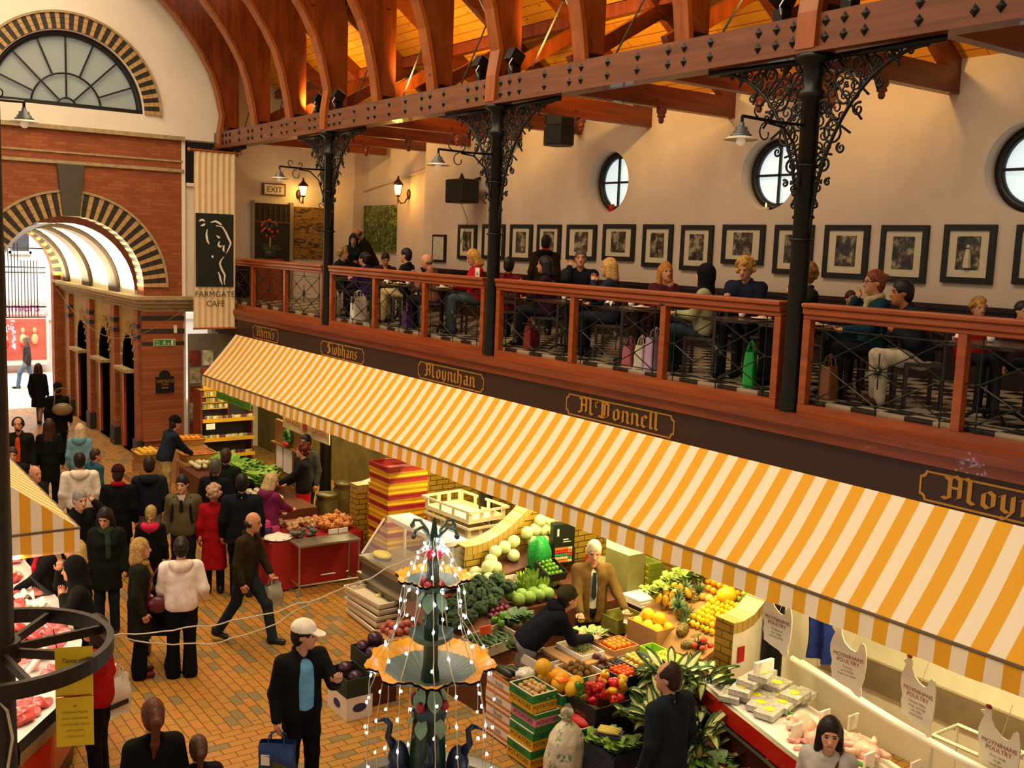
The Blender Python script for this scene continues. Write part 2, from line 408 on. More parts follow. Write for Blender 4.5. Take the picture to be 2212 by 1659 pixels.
# right wall with three round openings
WIN = [(14.12, 6.48), (10.5, 6.48), (6.6, 6.42)]
def wall_right():
    mb = MB(); r = .53; th = .34; xs = (XW, XW+th)
    def quadYZ(y0, y1, z0, z1):
        mb.box(xs[0], xs[1], y0, y1, z0, z1)
    ys = sorted([c[0] for c in WIN]); prev = -2.
    for (cy, cz) in sorted(WIN):
        quadYZ(prev, cy-.62, 0, 10.4); prev = cy+.62
        quadYZ(cy-.62, cy+.62, 0, cz-.62); quadYZ(cy-.62, cy+.62, cz+.62, 10.4)
        n = 48; inner = []; outer = []
        for i in range(n):
            a = 2*PI*(i+.5)/n; c, s_ = math.cos(a), math.sin(a); k = .62/max(abs(c), abs(s_))
            inner.append((cy+r*c, cz+r*s_)); outer.append((cy+k*c, cz+k*s_))
        for x, fl in ((xs[0], 1), (xs[1], 0)):
            vs = [(x, *p) for p in inner+outer]
            fs = [(i, (i+1) % n, n+(i+1) % n, n+i) if fl else (n+i, n+(i+1) % n, (i+1) % n, i) for i in range(n)]
            mb.add(vs, fs)
            # square corners of the cell
            for sy in (-1, 1):
                for sz in (-1, 1):
                    q = [p for p in outer if (p[0]-cy)*sy > 0 and (p[1]-cz)*sz > 0]
                    mb.add([(x, *p) for p in q]+[(x, cy+sy*.62, cz+sz*.62)], [tuple(range(len(q)+1))])
        mb.add([(xs[0], *p) for p in inner]+[(xs[1], *p) for p in inner], [(i, n+i, n+(i+1) % n, (i+1) % n) for i in range(n)])
    quadYZ(prev, 20.45, 0, 10.4)
    mb.box(XW+.14, XW+.34, 20.45, 25.5, 0, 10.4)
    mb.box(XW-.12, XW+.2, 23.7, 25.5, GF, 10.4); mb.box(XW-.16, XW+.2, 23.68, 25.5, GF, 6.55)
    return mb
struct('wall_right', wall_right(), m_plaster)
for i, (cy, cz) in enumerate(WIN):
    fr = MB(); n = 40
    fr.path([(XW+.26, cy+.475*math.cos(2*PI*k/n), cz+.475*math.sin(2*PI*k/n)) for k in range(n)], .062, 8, closed=True)
    o = struct('window_%d' % (i+1), fr, m_frame, True)
    MB().bar((XW+.25, cy-.45, cz), (XW+.25, cy+.45, cz), .035).bar((XW+.25, cy, cz-.45), (XW+.25, cy, cz+.45), .035).build('glazing_bar', m_frame, o)
    MB().prism([(.47*math.cos(2*PI*k/n), .47*math.sin(2*PI*k/n)) for k in range(n)], ((XW+.3, cy, cz), (0, 1, 0), (0, 0, 1)), .012).build('pane', m_glassr, o)

# end wall: brick below, white gable above
ACX, AR, AZ = 5.335, 1.56, 4.06
LR, LZ = 1.6, 7.95
def arch_wall(x0, x1, z0, z1, cx, r, zc, sill, y0, y1, mb=None, mi=0, n=32):
    """slab from x0..x1, z0..z1 with an arched hole (straight sides from sill up to zc)"""
    mb = mb or MB()
    mb.box(x0, cx-r, y0, y1, z0, z1, mi); mb.box(cx+r, x1, y0, y1, z0, z1, mi)
    if sill > z0: mb.box(cx-r, cx+r, y0, y1, z0, sill, mi)
    pts = [(cx-r*math.cos(PI*i/n), zc+r*math.sin(PI*i/n)) for i in range(n+1)]
    for (xa, za), (xb, zb) in zip(pts, pts[1:]):
        mb.add([(xa, y0, za), (xb, y0, zb), (xb, y0, z1), (xa, y0, z1), (xa, y1, za), (xb, y1, zb), (xb, y1, z1), (xa, y1, z1)],
               [(0, 1, 2, 3), (7, 6, 5, 4), (4, 5, 1, 0), (3, 2, 6, 7)], mi)
    return mb
struct('wall_end', arch_wall(-2, 7.78, 0, 7.48, ACX, AR, AZ, 0, YE, YE+.5), m_brickY)
g = arch_wall(-2, 8.95, 7.48, 12.6, ACX, LR, LZ, LZ, YE+.03, YE+.5); g.box(8.95, 12.6, YE+.9, YE+1.1, 7.6, 10.6)
struct('wall_gable', g, m_white)
g = MB().box(7.78, 8.75, YE+.08, YE+.4, 3.55, 7.48).box(7.78, 7.86, YE-.02, YE+.3, 0, 7.5).box(8.72, 8.84, YE+.0, YE+.3, 3.6, 7.5)
g.box(7.9, 8.75, YE+.02, YE+.1, 6.42, 6.5)
struct('wall_side_panel', g, m_white)
struct('wall_far', MB().box(8.7, 12.4, 25.0, 25.3, 0, 10.4), m_white)
def ring(cx, zc, r0_, r1_, y, n, mats, name, a0=0, a1=PI, rows=3, proud=.05, d=.12):
    mb = MB()
    for i in range(n):
        ta, tb = a0+(a1-a0)*i/n, a0+(a1-a0)*(i+1)/n; e = (tb-ta)*.04
        for k in range(rows):
            ra, rb = r0_+(r1_-r0_)*k/rows+.006, r0_+(r1_-r0_)*(k+1)/rows
            vs = [(cx+r_*math.cos(t_), yy, zc+r_*math.sin(t_)) for yy in (y-proud, y+d) for (r_, t_) in ((ra, ta+e), (rb, ta+e), (rb, tb-e), (ra, tb-e))]
            mb.add(vs, [(0, 1, 2, 3), (7, 6, 5, 4), (0, 4, 5, 1), (1, 5, 6, 2), (2, 6, 7, 3), (3, 7, 4, 0)], i % 2)
    m2 = [(cx+(r1_+dr)*math.cos(a0+(a1-a0)*j/60), yy, zc+(r1_+dr)*math.sin(a0+(a1-a0)*j/60)) for j in range(61) for dr in (0, .05) for yy in (y-proud-.03, y+d)]
    fs = []
    for j in range(60):
        b = j*4; fs += [(b, b+4, b+6, b+2), (b+2, b+6, b+7, b+3), (b+1, b, b+4, b+5)]
    mb.add(m2, fs, 2)
    return struct(name, mb, mats)
ring(ACX, AZ, AR-.015, 2.06, YE, 57, [m_tan, m_dark, m_stone], 'trim_1', d=.5)
ring(ACX, LZ, LR+.02, 1.95, YE+.03, 61, [m_tan, m_dark, m_stone], 'trim_2', rows=3)
mb = MB().prism([(-.16, 0), (.16, 0), (.27, 1.12), (-.27, 1.12)], ((ACX, YE-.12, 5.6), (1, 0, 0), (0, 0, 1)), -.01)
mb = MB(); mb.add([(ACX+a*s_, YE-.13, z) for z, a in ((5.6, .17), (6.72, .28)) for s_ in (-1, 1)]+[(ACX+a*s_, YE+.1, z) for z, a in ((5.6, .17), (6.72, .28)) for s_ in (-1, 1)],
   [(0, 1, 3, 2), (4, 6, 7, 5), (0, 2, 6, 4), (1, 5, 7, 3), (0, 4, 5, 1), (2, 3, 7, 6)]); struct('trim_3', mb, m_grey)
struct('trim_4', MB().box(-2, 7.82, YE-.06, YE+.05, 6.72, 6.79).box(-2, 7.84, YE-.1, YE+.1, 7.44, 7.53).box(-2, 7.8, YE-.03, YE+.05, 6.95, 6.99), m_stone)
# lunette
lo = MB(); n = 40
lo.path([(ACX-(LR-.05)*math.cos(PI*k/n), YE+.16, LZ+(LR-.05)*math.sin(PI*k/n)) for k in range(n+1)], .07, 8)
lo.box(ACX-LR, ACX+LR, YE+.08, YE+.26, LZ-.06, LZ+.09)
lun = struct('window_4', lo, m_frame, False)
gb = MB()
for k in range(1, 8):
    a = PI*k/8; r_ = .2 if k in (2, 4, 6) else .72
    gb.bar((ACX+r_*math.cos(a), YE+.17, LZ+r_*math.sin(a)), (ACX+1.55*math.cos(a), YE+.17, LZ+1.55*math.sin(a)), .035, .035, up=(0, 1, 0))
for r_ in (.2, .72): gb.path([(ACX+r_*math.cos(PI*k/24), YE+.17, LZ+r_*math.sin(PI*k/24)) for k in range(25)], .022, 6)
gb.build('glazing_bar', m_frame, lun)
MB().prism([(1.57*math.cos(PI*k/n), 1.57*math.sin(PI*k/n)) for k in range(n+1)], ((ACX, YE+.24, LZ), (1, 0, 0), (0, 0, 1)), -.012).build('pane', m_glassl, lun)

# entrance passage: pilastered side wall, cornice, banded barrel vault, outer arch
PY1 = 32.6
pw = MB()
pil = [24.5, 26.55, 29.0, 31.4]
pw.box(6.9, 7.6, YE+.5, PY1, 0, 3.5)
for i in range(3):
    ya, yb = pil[i]+.35, pil[i+1]-.05; cy = (ya+yb)/2
    pw.box(6.885, 6.95, ya, yb, 3.1, 3.16)
struct('wall_passage', pw, P('ochre_passage_wall', '#9a7a3a', .7, var=.2, vs=3))
pl = MB()
for yy in pil: pl.box(6.78, 6.98, yy, yy+.34, .45, 3.5)
pl.box(6.84, 7.78, YE-.08, YE+.3, .45, 3.5)
struct('trim_5', pl, m_brickX)
pb = MB()
for yy in pil: pb.box(6.74, 7.0, yy-.04, yy+.38, 0, .45); pb.box(6.76, 6.99, yy-.02, yy+.36, 2.86, 2.95); pb.box(6.76, 6.99, yy-.02, yy+.36, 3.1, 3.2)
pb.box(6.8, 7.8, YE-.1, YE-.02, 3.0, 3.1).box(6.8, 7.8, YE-.1, YE-.02, 3.3, 3.4).box(6.82, 7.8, YE-.09, YE-.02, 2.72, 2.8)
struct('trim_6', pb, m_dark)
co = MB()
for (dx, za, zb) in ((.0, 3.5, 3.6), (.1, 3.6, 3.7), (.22, 3.7, 3.79), (.3, 3.79, 3.86)):
    co.box(6.88-dx, 8.1, YE-.1-dx, YE+.2, za, zb); co.box(6.88-dx, 7.4, YE+.2, PY1+.1, za, zb)
struct('trim_7', co, m_stone)
for i in range(3):   # arched doorways with sills; near-black panels paint the shade of their openings
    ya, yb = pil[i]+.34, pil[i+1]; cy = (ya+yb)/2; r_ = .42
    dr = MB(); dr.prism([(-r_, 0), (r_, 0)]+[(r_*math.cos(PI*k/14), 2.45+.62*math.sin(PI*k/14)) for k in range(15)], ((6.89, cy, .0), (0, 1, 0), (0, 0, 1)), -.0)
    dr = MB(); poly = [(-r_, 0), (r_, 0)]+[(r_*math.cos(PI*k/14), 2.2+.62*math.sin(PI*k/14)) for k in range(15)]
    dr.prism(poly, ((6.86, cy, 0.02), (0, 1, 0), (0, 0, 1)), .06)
    o = struct('door_%d' % (i+1), dr, P('doorway_shade', '#070504', 1., spec=0.))
    MB().box(6.66, 6.9, cy-r_-.15, cy+r_+.15, 1.98, 2.06).build('door_head', m_stone, o)
    MB().box(6.8, 6.88, cy+.12, cy+.24, .1, 1.9).build('door_frame', P('red_door_frame', '#b03a10', .4), o)
    fan = MB()
    for k in range(11):
        a = PI*(k+.5)/11; fan.bar((6.87, cy+.48*math.cos(a), 2.2+.7*math.sin(a)), (6.87, cy+.62*math.cos(a), 2.2+.98*math.sin(a)), .05, .03, up=(1, 0, 0))
    fan.build('voussoir', m_tan, o)
vault = MB(); vn = 24
bands = [(YE+.5, 1.5, 0), (25.35, 1.5, 1), (25.8, 1.5, 0), (27.35, 1.5, 1), (27.8, 1.5, 0), (29.6, 1.5, 1), (30.05, 1.5, 0), (PY1, 1.5, 0)]
seg = [(YE+.5, 26.1, 0), (26.1, 26.85, 1), (26.85, 28.8, 0), (28.8, 29.6, 1), (29.6, 31.4, 0), (31.4, 31.9, 1), (31.9, PY1, 0)]
for (ya, yb, mi) in seg:
    r_ = 1.5-.1*mi
    vault.grid(lambda u, v_: (ACX+r_*math.cos(PI*u), ya+(yb-ya)*v_, AZ-.2+(r_+.1)*math.sin(PI*u)), vn, 1, mi)
    if mi:
        for yy in (ya, yb): vault.grid(lambda u, v_: (ACX+(r_+.08*v_)*math.cos(PI*u), yy, AZ-.2+(r_+.1+.08*v_)*math.sin(PI*u)), vn, 1, 1)
struct('ceiling_passage', vault, [m_white, P('umber_vault_band', '#3a2c16', .8)])
struct('wall_passage_left', MB().box(3.1, 3.75, YE+.5, PY1, 0, 3.9), m_brickX)
struct('wall_street_arch', arch_wall(0, 10, 0, 7, 5.2, 1.42, 4.0, 0, PY1, PY1+.35), m_brickY)
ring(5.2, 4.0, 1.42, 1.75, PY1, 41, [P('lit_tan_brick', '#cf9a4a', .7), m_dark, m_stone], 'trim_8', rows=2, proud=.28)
# street outside
struct('wall_street', MB().box(-2, 20, 42, 42.6, 0, 8).box(-2, 20, 41.9, 42, 0, .45).box(-2, 20, 41.88, 42, 1.95, 2.15), P('pale_shop_front', '#f1ece2', .8, var=.05))
# gallery roof of planks, wall plate
gr = MB(); gr.add([(12.3, -2, 7.55), (12.3, 25.1, 7.55), (8.4, 25.1, 10.33), (8.4, -2, 10.33), (12.3, -2, 7.7), (12.3, 25.1, 7.7), (8.4, 25.1, 10.48), (8.4, -2, 10.48)],
   [(0, 1, 2, 3), (7, 6, 5, 4), (0, 4, 5, 1), (3, 2, 6, 7), (0, 3, 7, 4), (1, 5, 6, 2)])
struct('ceiling', gr, m_plank)
# fascia and plinth of the gallery
struct('trim_9', MB().box(8.47, 8.78, -2, YE+.07, 3.55, 3.63).box(8.51, 8.78, -2, YE+.07, 3.43, 3.55).box(8.49, 8.78, -2, YE+.07, 3.63, 3.66), m_plinth)
# ================================================================ roof timbers
ORD = ['first', 'second', 'third', 'fourth', 'fifth', 'sixth', 'seventh', 'eighth', 'ninth', 'tenth', 'eleventh', 'twelfth', 'thirteenth', 'fourteenth', 'fifteenth', 'sixteenth', 'seventeenth', 'eighteenth', 'nineteenth', 'twentieth']
inner = [(8.66, 7.66), (8.6, 8.06), (8.47, 8.62), (8.33, 9.0), (8.1, 9.4), (7.85, 9.75), (7.5, 10.15), (7.1, 10.52), (6.6, 10.9), (6.0, 11.24), (5.4, 11.5), (4.9, 11.6)]
outer = [(8.98, 7.66), (8.98, 8.2), (8.98, 8.75), (8.98, 9.3), (8.9, 9.8), (8.6, 10.2), (8.1, 10.65), (7.55, 11.05), (6.95, 11.45), (6.25, 11.85), (5.5, 12.15), (4.9, 12.25)]
def rib(y, tall):
    web = MB(); n = len(inner); t_ = .065
    for s_ in (1,):
        vs = [(x, y-t_, z) for x, z in inner]+[(x, y-t_, z) for x, z in outer]+[(x, y+t_, z) for x, z in inner]+[(x, y+t_, z) for x, z in outer]
        fs = []
        for i in range(n-1):
            fs += [(i+1, i, n+i, n+i+1), (2*n+i, 2*n+i+1, 3*n+i+1, 3*n+i), (i, i+1, 2*n+i+1, 2*n+i), (n+i+1, n+i, 3*n+i, 3*n+i+1)]
        fs += [(0, 2*n, 3*n, n)]
        web.add(vs, fs)
    lip = MB(); zb = 7.34 if tall else 7.64
    p = inner
    if tall: p = [(8.525, zb), (8.54, 7.7)]+inner[1:]
    for (xa, za), (xb, zb_) in zip(p, p[1:]):
        lip.add(
            [(xa-.035, y-.12, za), (xb-.035, y-.12, zb_), (xb+.035, y-.12, zb_), (xa+.035, y-.12, za), (xa-.035, y+.12, za), (xb-.035, y+.12, zb_), (xb+.035, y+.12, zb_), (xa+.035, y+.12, za)],
            [(0, 3, 2, 1), (4, 5, 6, 7), (0, 1, 5, 4), (3, 7, 6, 2)])
    return web, lip
for k, y in enumerate(RIBY):
    if y < 4: continue
    tall = (k % 3 == 1); i = len(RIBY)-k
    th = thing('arched_rib', '%s curved timber rib from the brick end wall, %s' % (ORD[i-1], 'foot lapping over the long beam' if tall else 'standing on the long beam'), 'roof rib', (0, 0, 0), 0, 'curved roof ribs')
    wb, lp = rib(y, tall); wb.build('web', m_rib, th); lp.build('edge_lip', m_ribe, th)
    MB().box(8.74, 8.94, y-.09, y+.09, 7.68, 7.8).build('foot_shoe', m_iron, th)
bm = thing('long_beam', 'long reddish timber beam studded with iron bolt plates along the gallery front', 'beam')
MB().box(8.55, 8.72, -2, YE, 7.34, 7.68).box(8.5, 8.76, -2, YE, 7.3, 7.345).build('beam_timber', m_beam, bm)
bolt = MB(); bolt.add([(0, .052, 0), (0, 0, .062), (0, -.052, 0), (0, 0, -.062), (-.022, .025, 0), (-.022, 0, .03), (-.022, -.025, 0), (-.022, 0, -.03), (-.034, 0, 0)],
    [(0, 1, 5, 4), (1, 2, 6, 5), (2, 3, 7, 6), (3, 0, 4, 7), (4, 5, 8), (5, 6, 8), (6, 7, 8), (7, 4, 8)])
bme = bolt.mesh('bolt_plate', m_iron)
for c in range(-1, 4):
    y0 = Y0+c*D
    for dy in (-.66, -.42, -.2, .2, .42, .66, 1.35, 1.88-.12, 1.88+.14, 2.55, 3.1, 3.76-.14, 3.76+.1, 4.4):
        y = y0+dy
        if 4.2 < y < YE-.1:
            for z in (7.435, 7.59): obj('bolt_plate', bme, bm, (8.55, y, z))
tb0 = None
TIES = [7.62+1.842*k for k in range(-1, 9)]
for k, y in enumerate(TIES):
    lab = '%s timber tie beam counting from the right edge, between long beam and wall' % ORD[k]
    if tb0 is None:
        tb0 = thing('tie_beam', lab, 'tie beam', (0, y, 0), 0, 'tie beams over the gallery')
        MB().box(8.72, XW, -.07, .07, 7.34, 7.64).build('tie', m_tie, tb0)
        MB().bar((XW-.02, 0, 7.62), (8.1, 0, 10.42), .13, .26).build('rafter', m_tie, tb0)
        MB().bar((8.85, 0, 7.75), (10.5, 0, 8.72), .11, .2).box(XW-.22, XW, -.06, .06, 7.64, 7.95).build('strut', m_rib, tb0)
        MB().lathe([(.0, -.22), (.03, -.21), (.045, -.17), (.035, -.14), (.06, -.13), (.06, -.1), (.05, -.09), (.075, -.06), (.075, 0)], 12, (10.55, 0, 7.34)).build('turned_pendant', m_tie, tb0, True)
    else: dup(tb0, (0, y, 0), None, lab)
tag(MB().box(10.3, 10.44, -2, 25, 8.72, 8.9).build('purlin', m_rib), 'horizontal timber purlin under the boarded gallery roof', 'purlin')
rod0 = None
for k in range(1, len(RIBY)-1):
    y = RIBY[k]
    lab = 'crossed steel tie rods between %s and %s ribs from the brick end wall' % (ORD[len(RIBY)-k-2], ORD[len(RIBY)-k-1])
    if rod0 is None:
        rod0 = thing('cross_bracing', lab, 'tie rods', (9.05, y, 0), 0, 'crossed tie rods between ribs')
        g_ = D/3
        MB().path([(0, .1, 7.7), (0, g_-.1, 9.75)], .014, 6).build('rod', P('steel_rod', '#6e675a', .35, .8), rod0)
        MB().path([(.02, g_-.1, 7.7), (.02, .1, 9.75)], .014, 6).build('rod', MATS['steel_rod'], rod0)
        MB().lathe([(0, -.02), (.05, -.02), (.05, .02), (0, .02)], 10).move(Matrix.Translation((0, g_/2, 8.72)) @ Matrix.Rotation(PI/2, 4, 'Y')).build('rod_hub', m_iron, rod0)
    else: dup(rod0, (9.05, y, 0), None, lab)
fl0 = None; fi = 0
for c, nm in ((0, 'nearest'), (1, 'second'), (2, 'third')):
    for s_, sd in ((.42, 'far'), (-.42, 'near')):
        y = Y0+c*D+s_; lab = 'black floodlight on the long beam, %s side of the %s column' % (sd, nm)
        if fl0 is None:
            fl0 = thing('floodlight', lab, 'floodlight', (8.62, y, 7.68), 0, 'floodlights on the beam')
            MB().box(-.07, .07, -.06, .06, 0, .12).build('ballast_box', m_iron, fl0)
            h = MB().box(-.1, .1, -.09, .09, -.09, .09); h.move(Matrix.Translation((0, 0, .24)) @ Matrix.Rotation(.5, 4, 'Y')); h.build('housing', m_iron, fl0)
            g2 = MB().box(-.085, .085, -.08, .08, .091, .097); g2.move(Matrix.Translation((0, 0, .24)) @ Matrix.Rotation(.5, 4, 'Y')); g2.build('lens', P('floodlight_glass', '#d8d2c0', .2, emit=.3), fl0)
            MB().path([(-.1, -.07, .05), (-.16, -.1, .12), (-.12, -.12, .2)], .008, 5).build('cable', m_white, fl0)
        else: dup(fl0, (8.62, y, 7.68), None, lab)

# ================================================================ columns
def spiral(mb, c, r, turns, a0, dirn=1, w=.014, n=26, plane=1):
    pts = []
    for i in range(n+1):
        t_ = i/n; rr = r*(1-.86*t_); a = a0+dirn*2*PI*turns*t_
        pts.append((0, plane*(c[0]+rr*math.cos(a)), c[1]+rr*math.sin(a)))
    mb.path(pts, [w*(1-.45*i/n) for i in range(n+1)], 5)
def lace(sgn):
    mb = MB(); cv = []
    for i in range(25):
        t_ = PI/2*i/24; cv.append((0, sgn*(.09+1.2*(1-math.cos(t_))), 5.5+1.74*math.sin(t_)))
    mb.path(cv, .02, 6)
    mb.bar((0, sgn*.1, 7.25), (0, sgn*1.45, 7.27), .05, .06)
    for c, r, tn, a0, d in (((.42, 6.93), .2, 2.1, 2.4, -1), ((.3, 6.52), .135, 1.9, 1.2, 1), ((.2, 6.2), .085, 1.7, 2.5, -1), ((.72, 7.1), .115, 1.8, 3.0, -1), ((.95, 7.17), .06, 1.5, 3.2, -1),
                            ((.2, 7.08), .1, 1.5, 5, 1), ((.155, 5.98), .06, 1.5, .8, 1), ((.57, 6.72), .07, 1.4, 1.2, 1), ((.4, 6.36), .055, 1.4, 2, 1), ((.135, 5.8), .04, 1.3, 2.5, -1), ((.56, 7.17), .07, 1.4, .3, 1),
                            ((.17, 6.78), .07, 1.5, 4.2, -1), ((1.1, 7.2), .04, 1.3, 3, -1), ((.27, 6.03), .04, 1.3, 1, 1), ((.8, 6.95), .05, 1.4, 2, 1)):
        spiral(mb, c, r, tn, a0, d, .015, 22, sgn)
    gg = random.Random(5); cs = []
    for rad in (.07, .055, .045, .036, .028):
        for _ in range(260):
            z = gg.uniform(5.62, 7.22); si = min(1, (z-5.5)/1.74); sm_ = .09+1.2*(1-math.sqrt(1-si*si)); s0 = gg.uniform(.1, max(.11, sm_-.01))
            if s0+rad > sm_+.015 or z+rad > 7.26 or any((s0-a)**2+(z-b)**2 < (rad+c_)**2*.8 for a, b, c_ in cs): continue
            cs.append((s0, z, rad)); spiral(mb, (s0, z), rad*1.12, 1.35, gg.uniform(0, 6), gg.choice((-1, 1)), .0125, 14, sgn)
    for a, b in (((.1, 7.22), (.62, 6.62)), ((.1, 6.8), (.5, 6.5)), ((.1, 6.4), (.3, 6.3)), ((.62, 7.24), (.78, 6.88)), ((.1, 6.1), (.2, 6.05)), ((.3, 7.22), (.68, 6.85)), ((.9, 7.24), (1., 7.08)), ((.1, 5.9), (.15, 5.85)), ((.1, 5.72), (.13, 5.68))):
        mb.path([(0, sgn*a[0], a[1]), (0, sgn*((a[0]+b[0])/2+.02), (a[1]+b[1])/2-.03), (0, sgn*b[0], b[1])], .013, 5)
    return mb
lace_me = [lace(s_).mesh('bracket_lacework', m_iron, True) for s_ in (1, -1)]
shaft = MB().lathe([(.17, 0), (.17, .25), (.14, .3), (.115, .42), (.105, 3.3), (.112, 3.8), (.1, 4.0), (.095, 6.85), (.14, 6.88), (.14, 6.93), (.1, 6.97), (.115, 7.2), (.2, 7.25), (.2, 7.3), (0, 7.3)], 16).mesh('shaft', m_iron, True)
rings = MB()
for z in (6.2, 5.45, 6.9): rings.path([(.112*math.cos(2*PI*k/16), .112*math.sin(2*PI*k/16), z) for k in range(16)], .016, 6, closed=True)
rings_me = rings.mesh('ring_moulding', m_iron, True)
CN = ['nearest black iron column on the right, passing the gallery at the third round window', 'black iron column with lace brackets, second from the right edge', 'black iron column with lace brackets beside the lantern and the exit', 'black iron column tucked behind the cloth banner at the end wall']
CN[0] = 'nearest and largest black iron column on the gallery, with open lace brackets'
for c in range(4):
    y = Y0+c*D if c < 3 else YE-.25
    th = thing('iron_column', CN[c], 'column', (XB, y, 0), 0, 'black iron gallery columns')
    obj('shaft', shaft, th); obj('ring_moulding', rings_me, th)
    for me in lace_me[(0 if c < 3 else 1):]: obj('bracket_lacework', me, th)
# swan-neck lamps
lampm = P('grey_lamp_enamel', '#4a4a48', .4, .3); shm = P('cream_lamp_shade', '#c9bda6', .45, emit=0.0); bulm = P('faint_glow_bulb', '#e8dcc0', .2, emit=.25)  # bulbs are switched off; a faint glow is put into their material
def lamp(loc, label, length, flip=1):
    th = thing('bracket_lamp', label, 'lamp', loc, 0 if flip > 0 else PI, 'dish lamps on scrolled arms')
    L = length
    MB().path([(-L, 0, 0), (-L*.5, 0, -.01), (-.1, 0, -.0)], .016, 8).path([(-L, 0, .0), (-L, 0, -.06)], .016, 8).build('arm', m_iron, th)
    sc = MB()
    pts = [(-L*.42, 0, -.03)]
    for i in range(25): t_ = i/24; a = PI*.9-1.75*PI*0+t_*1.9*PI; pts.append((-L*.62+.1*(1-.7*t_)*math.cos(a+1.2), 0, -.14+.1*(1-.7*t_)*math.sin(a+1.2)))
    sc.path([(-L*.62, 0, -.03), (-L*.4, 0, -.05), (-L*.22, 0, -.2), (-.12, 0, -.5), (-.11, 0, -.62)], .012, 6)
    for cx_, cz_, r_, a0_, dr_ in ((-L*.66, -.13, .1, PI/2, 1), (-L*.78, .08, .065, -PI/2, -1), (-L*.6, .06, .05, -PI/2, 1), (-.17, -.68, .06, 0, 1)):
        sc.path([(cx_+r_*(1-.6*i/18)*math.cos(a0_+dr_*1.6*PI*i/18), 0, cz_+r_*(1-.6*i/18)*math.sin(a0_+dr_*1.6*PI*i/18)) for i in range(19)], .008, 5)
    sc.build('scroll_brace', m_iron, th)
    MB().lathe([(.02, -.06), (.03, -.1), (.055, -.105), (.06, -.14), (.075, -.145), (.08, -.17), (.1, -.175), (.1, -.2)], 14, (-L, 0, 0)).build('lamp_socket', lampm, th, True)
    sh0 = MB().lathe([(.06, -.185), (.12, -.2), (.17, -.225), (.165, -.228), (.1, -.21), (.05, -.2)], 20, (-L, 0, 0)).build('lamp_shade', shm, th, True)
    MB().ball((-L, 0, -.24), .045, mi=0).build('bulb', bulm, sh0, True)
    return th
for c, lb in enumerate(['dish lamp on a scrolled arm, on the nearest iron column', 'dish lamp on a scrolled arm, above the wall speaker', 'dish lamp on a scrolled arm, in front of the exit sign']):
    lamp((XB, Y0+c*D, 6.6), lb, 1.0)
lamp((1.12, 12.72, 6.66), 'dish lamp at the left edge of the picture, in front of the red brick wall', 1.2, -1)
tag(MB().lathe([(.11, 0), (.1, 7.3)], 14, (1.12, 12.72, 0)).build('iron_column', m_iron, None, True), 'dark iron column of the left gallery carrying the lamp before the brick wall', 'column')

# ================================================================ balustrade
BAYS = [(YE-.35, Y0+3*D-D+.16), (Y0+2*D-.16, Y0+D+.16), (Y0+D-.16, Y0+.16), (Y0-.13, Y0-5.4)]
BN = ['behind the banner', 'between the third and second columns', 'between the second and the nearest columns', 'right of the nearest column']
m_latt = P('dark_green_lattice_iron', '#22261a', .4, .5, var=.2, vs=30)
def lattice(w, h):
    mb = MB(); knob = []; P_ = lambda u, v_: (0, (u-.5)*w, v_*h)
    L = [((.04, .9), (.96, .9)), ((.04, .1), (.96, .1)), ((.08, 0), (.08, 1)), ((.92, 0), (.92, 1)), ((.5, .9), (.5, 1)), ((.5, 0), (.5, .1)),
         ((.08, .9), (.92, .1)), ((.08, .1), (.92, .9)), ((.08, .5), (.5, .9)), ((.5, .9), (.92, .5)), ((.92, .5), (.5, .1)), ((.5, .1), (.08, .5)), ((.33, .5), (.67, .5)), ((.5, .3), (.5, .7)),
         ((0, .5), (.08, .5)), ((.92, .5), (1, .5))]
    for a, b in L: mb.path([P_(*a), P_(*b)], .0075, 5)
    for u, v_ in ((.08, .9), (.5, .9), (.92, .9), (.08, .1), (.5, .1), (.92, .1), (.08, .5), (.92, .5), (.29, .7), (.71, .7), (.29, .3), (.71, .3)):
        mb.ball(P_(u, v_), .02, nu=6, nv=4)
    for k in range(16):
        a = 2*PI*k/16; mb.path([P_(.5, .5), (0, .085*math.cos(a), .5*h+.085*math.sin(a))], [.012, .002], 4)
    mb.ball(P_(.5, .5), .035, nu=8, nv=5)
    return mb
latt_me = {}
for (ya, yb), bn in zip(BAYS, BN):
    th = thing('balustrade', 'varnished timber balustrade with diagonal iron lattice, %s' % bn, 'balustrade', (XB, 0, 3.66), 0, 'lattice balustrade bays')
    hr = MB(); hr.box(-.09, .09, yb, ya, 1.1, 1.15); hr.box(-.07, .07, yb, ya, 1.03, 1.1); hr.box(-.05, .05, yb, ya, .98, 1.03)
    soft(hr.build('handrail', m_rail, th), .012)
    MB().box(-.045, .045, yb, ya, 0, .1).build('bottom_rail', m_rail, th)
    n = 3; wd = (ya-yb-.09)/n
    for i in range(n+1):
        y = yb+.045+i*wd; soft(MB().box(-.045, .045, y-.045, y+.045, .1, .98).build('post', m_rail, th), .006)
    key = round(wd, 2)
    if key not in latt_me: latt_me[key] = lattice(wd-.09, .88).mesh('lattice_panel', m_latt)
    for i in range(n): obj('lattice_panel', latt_me[key], th, (0, yb+.045+(i+.5)*wd, .1))

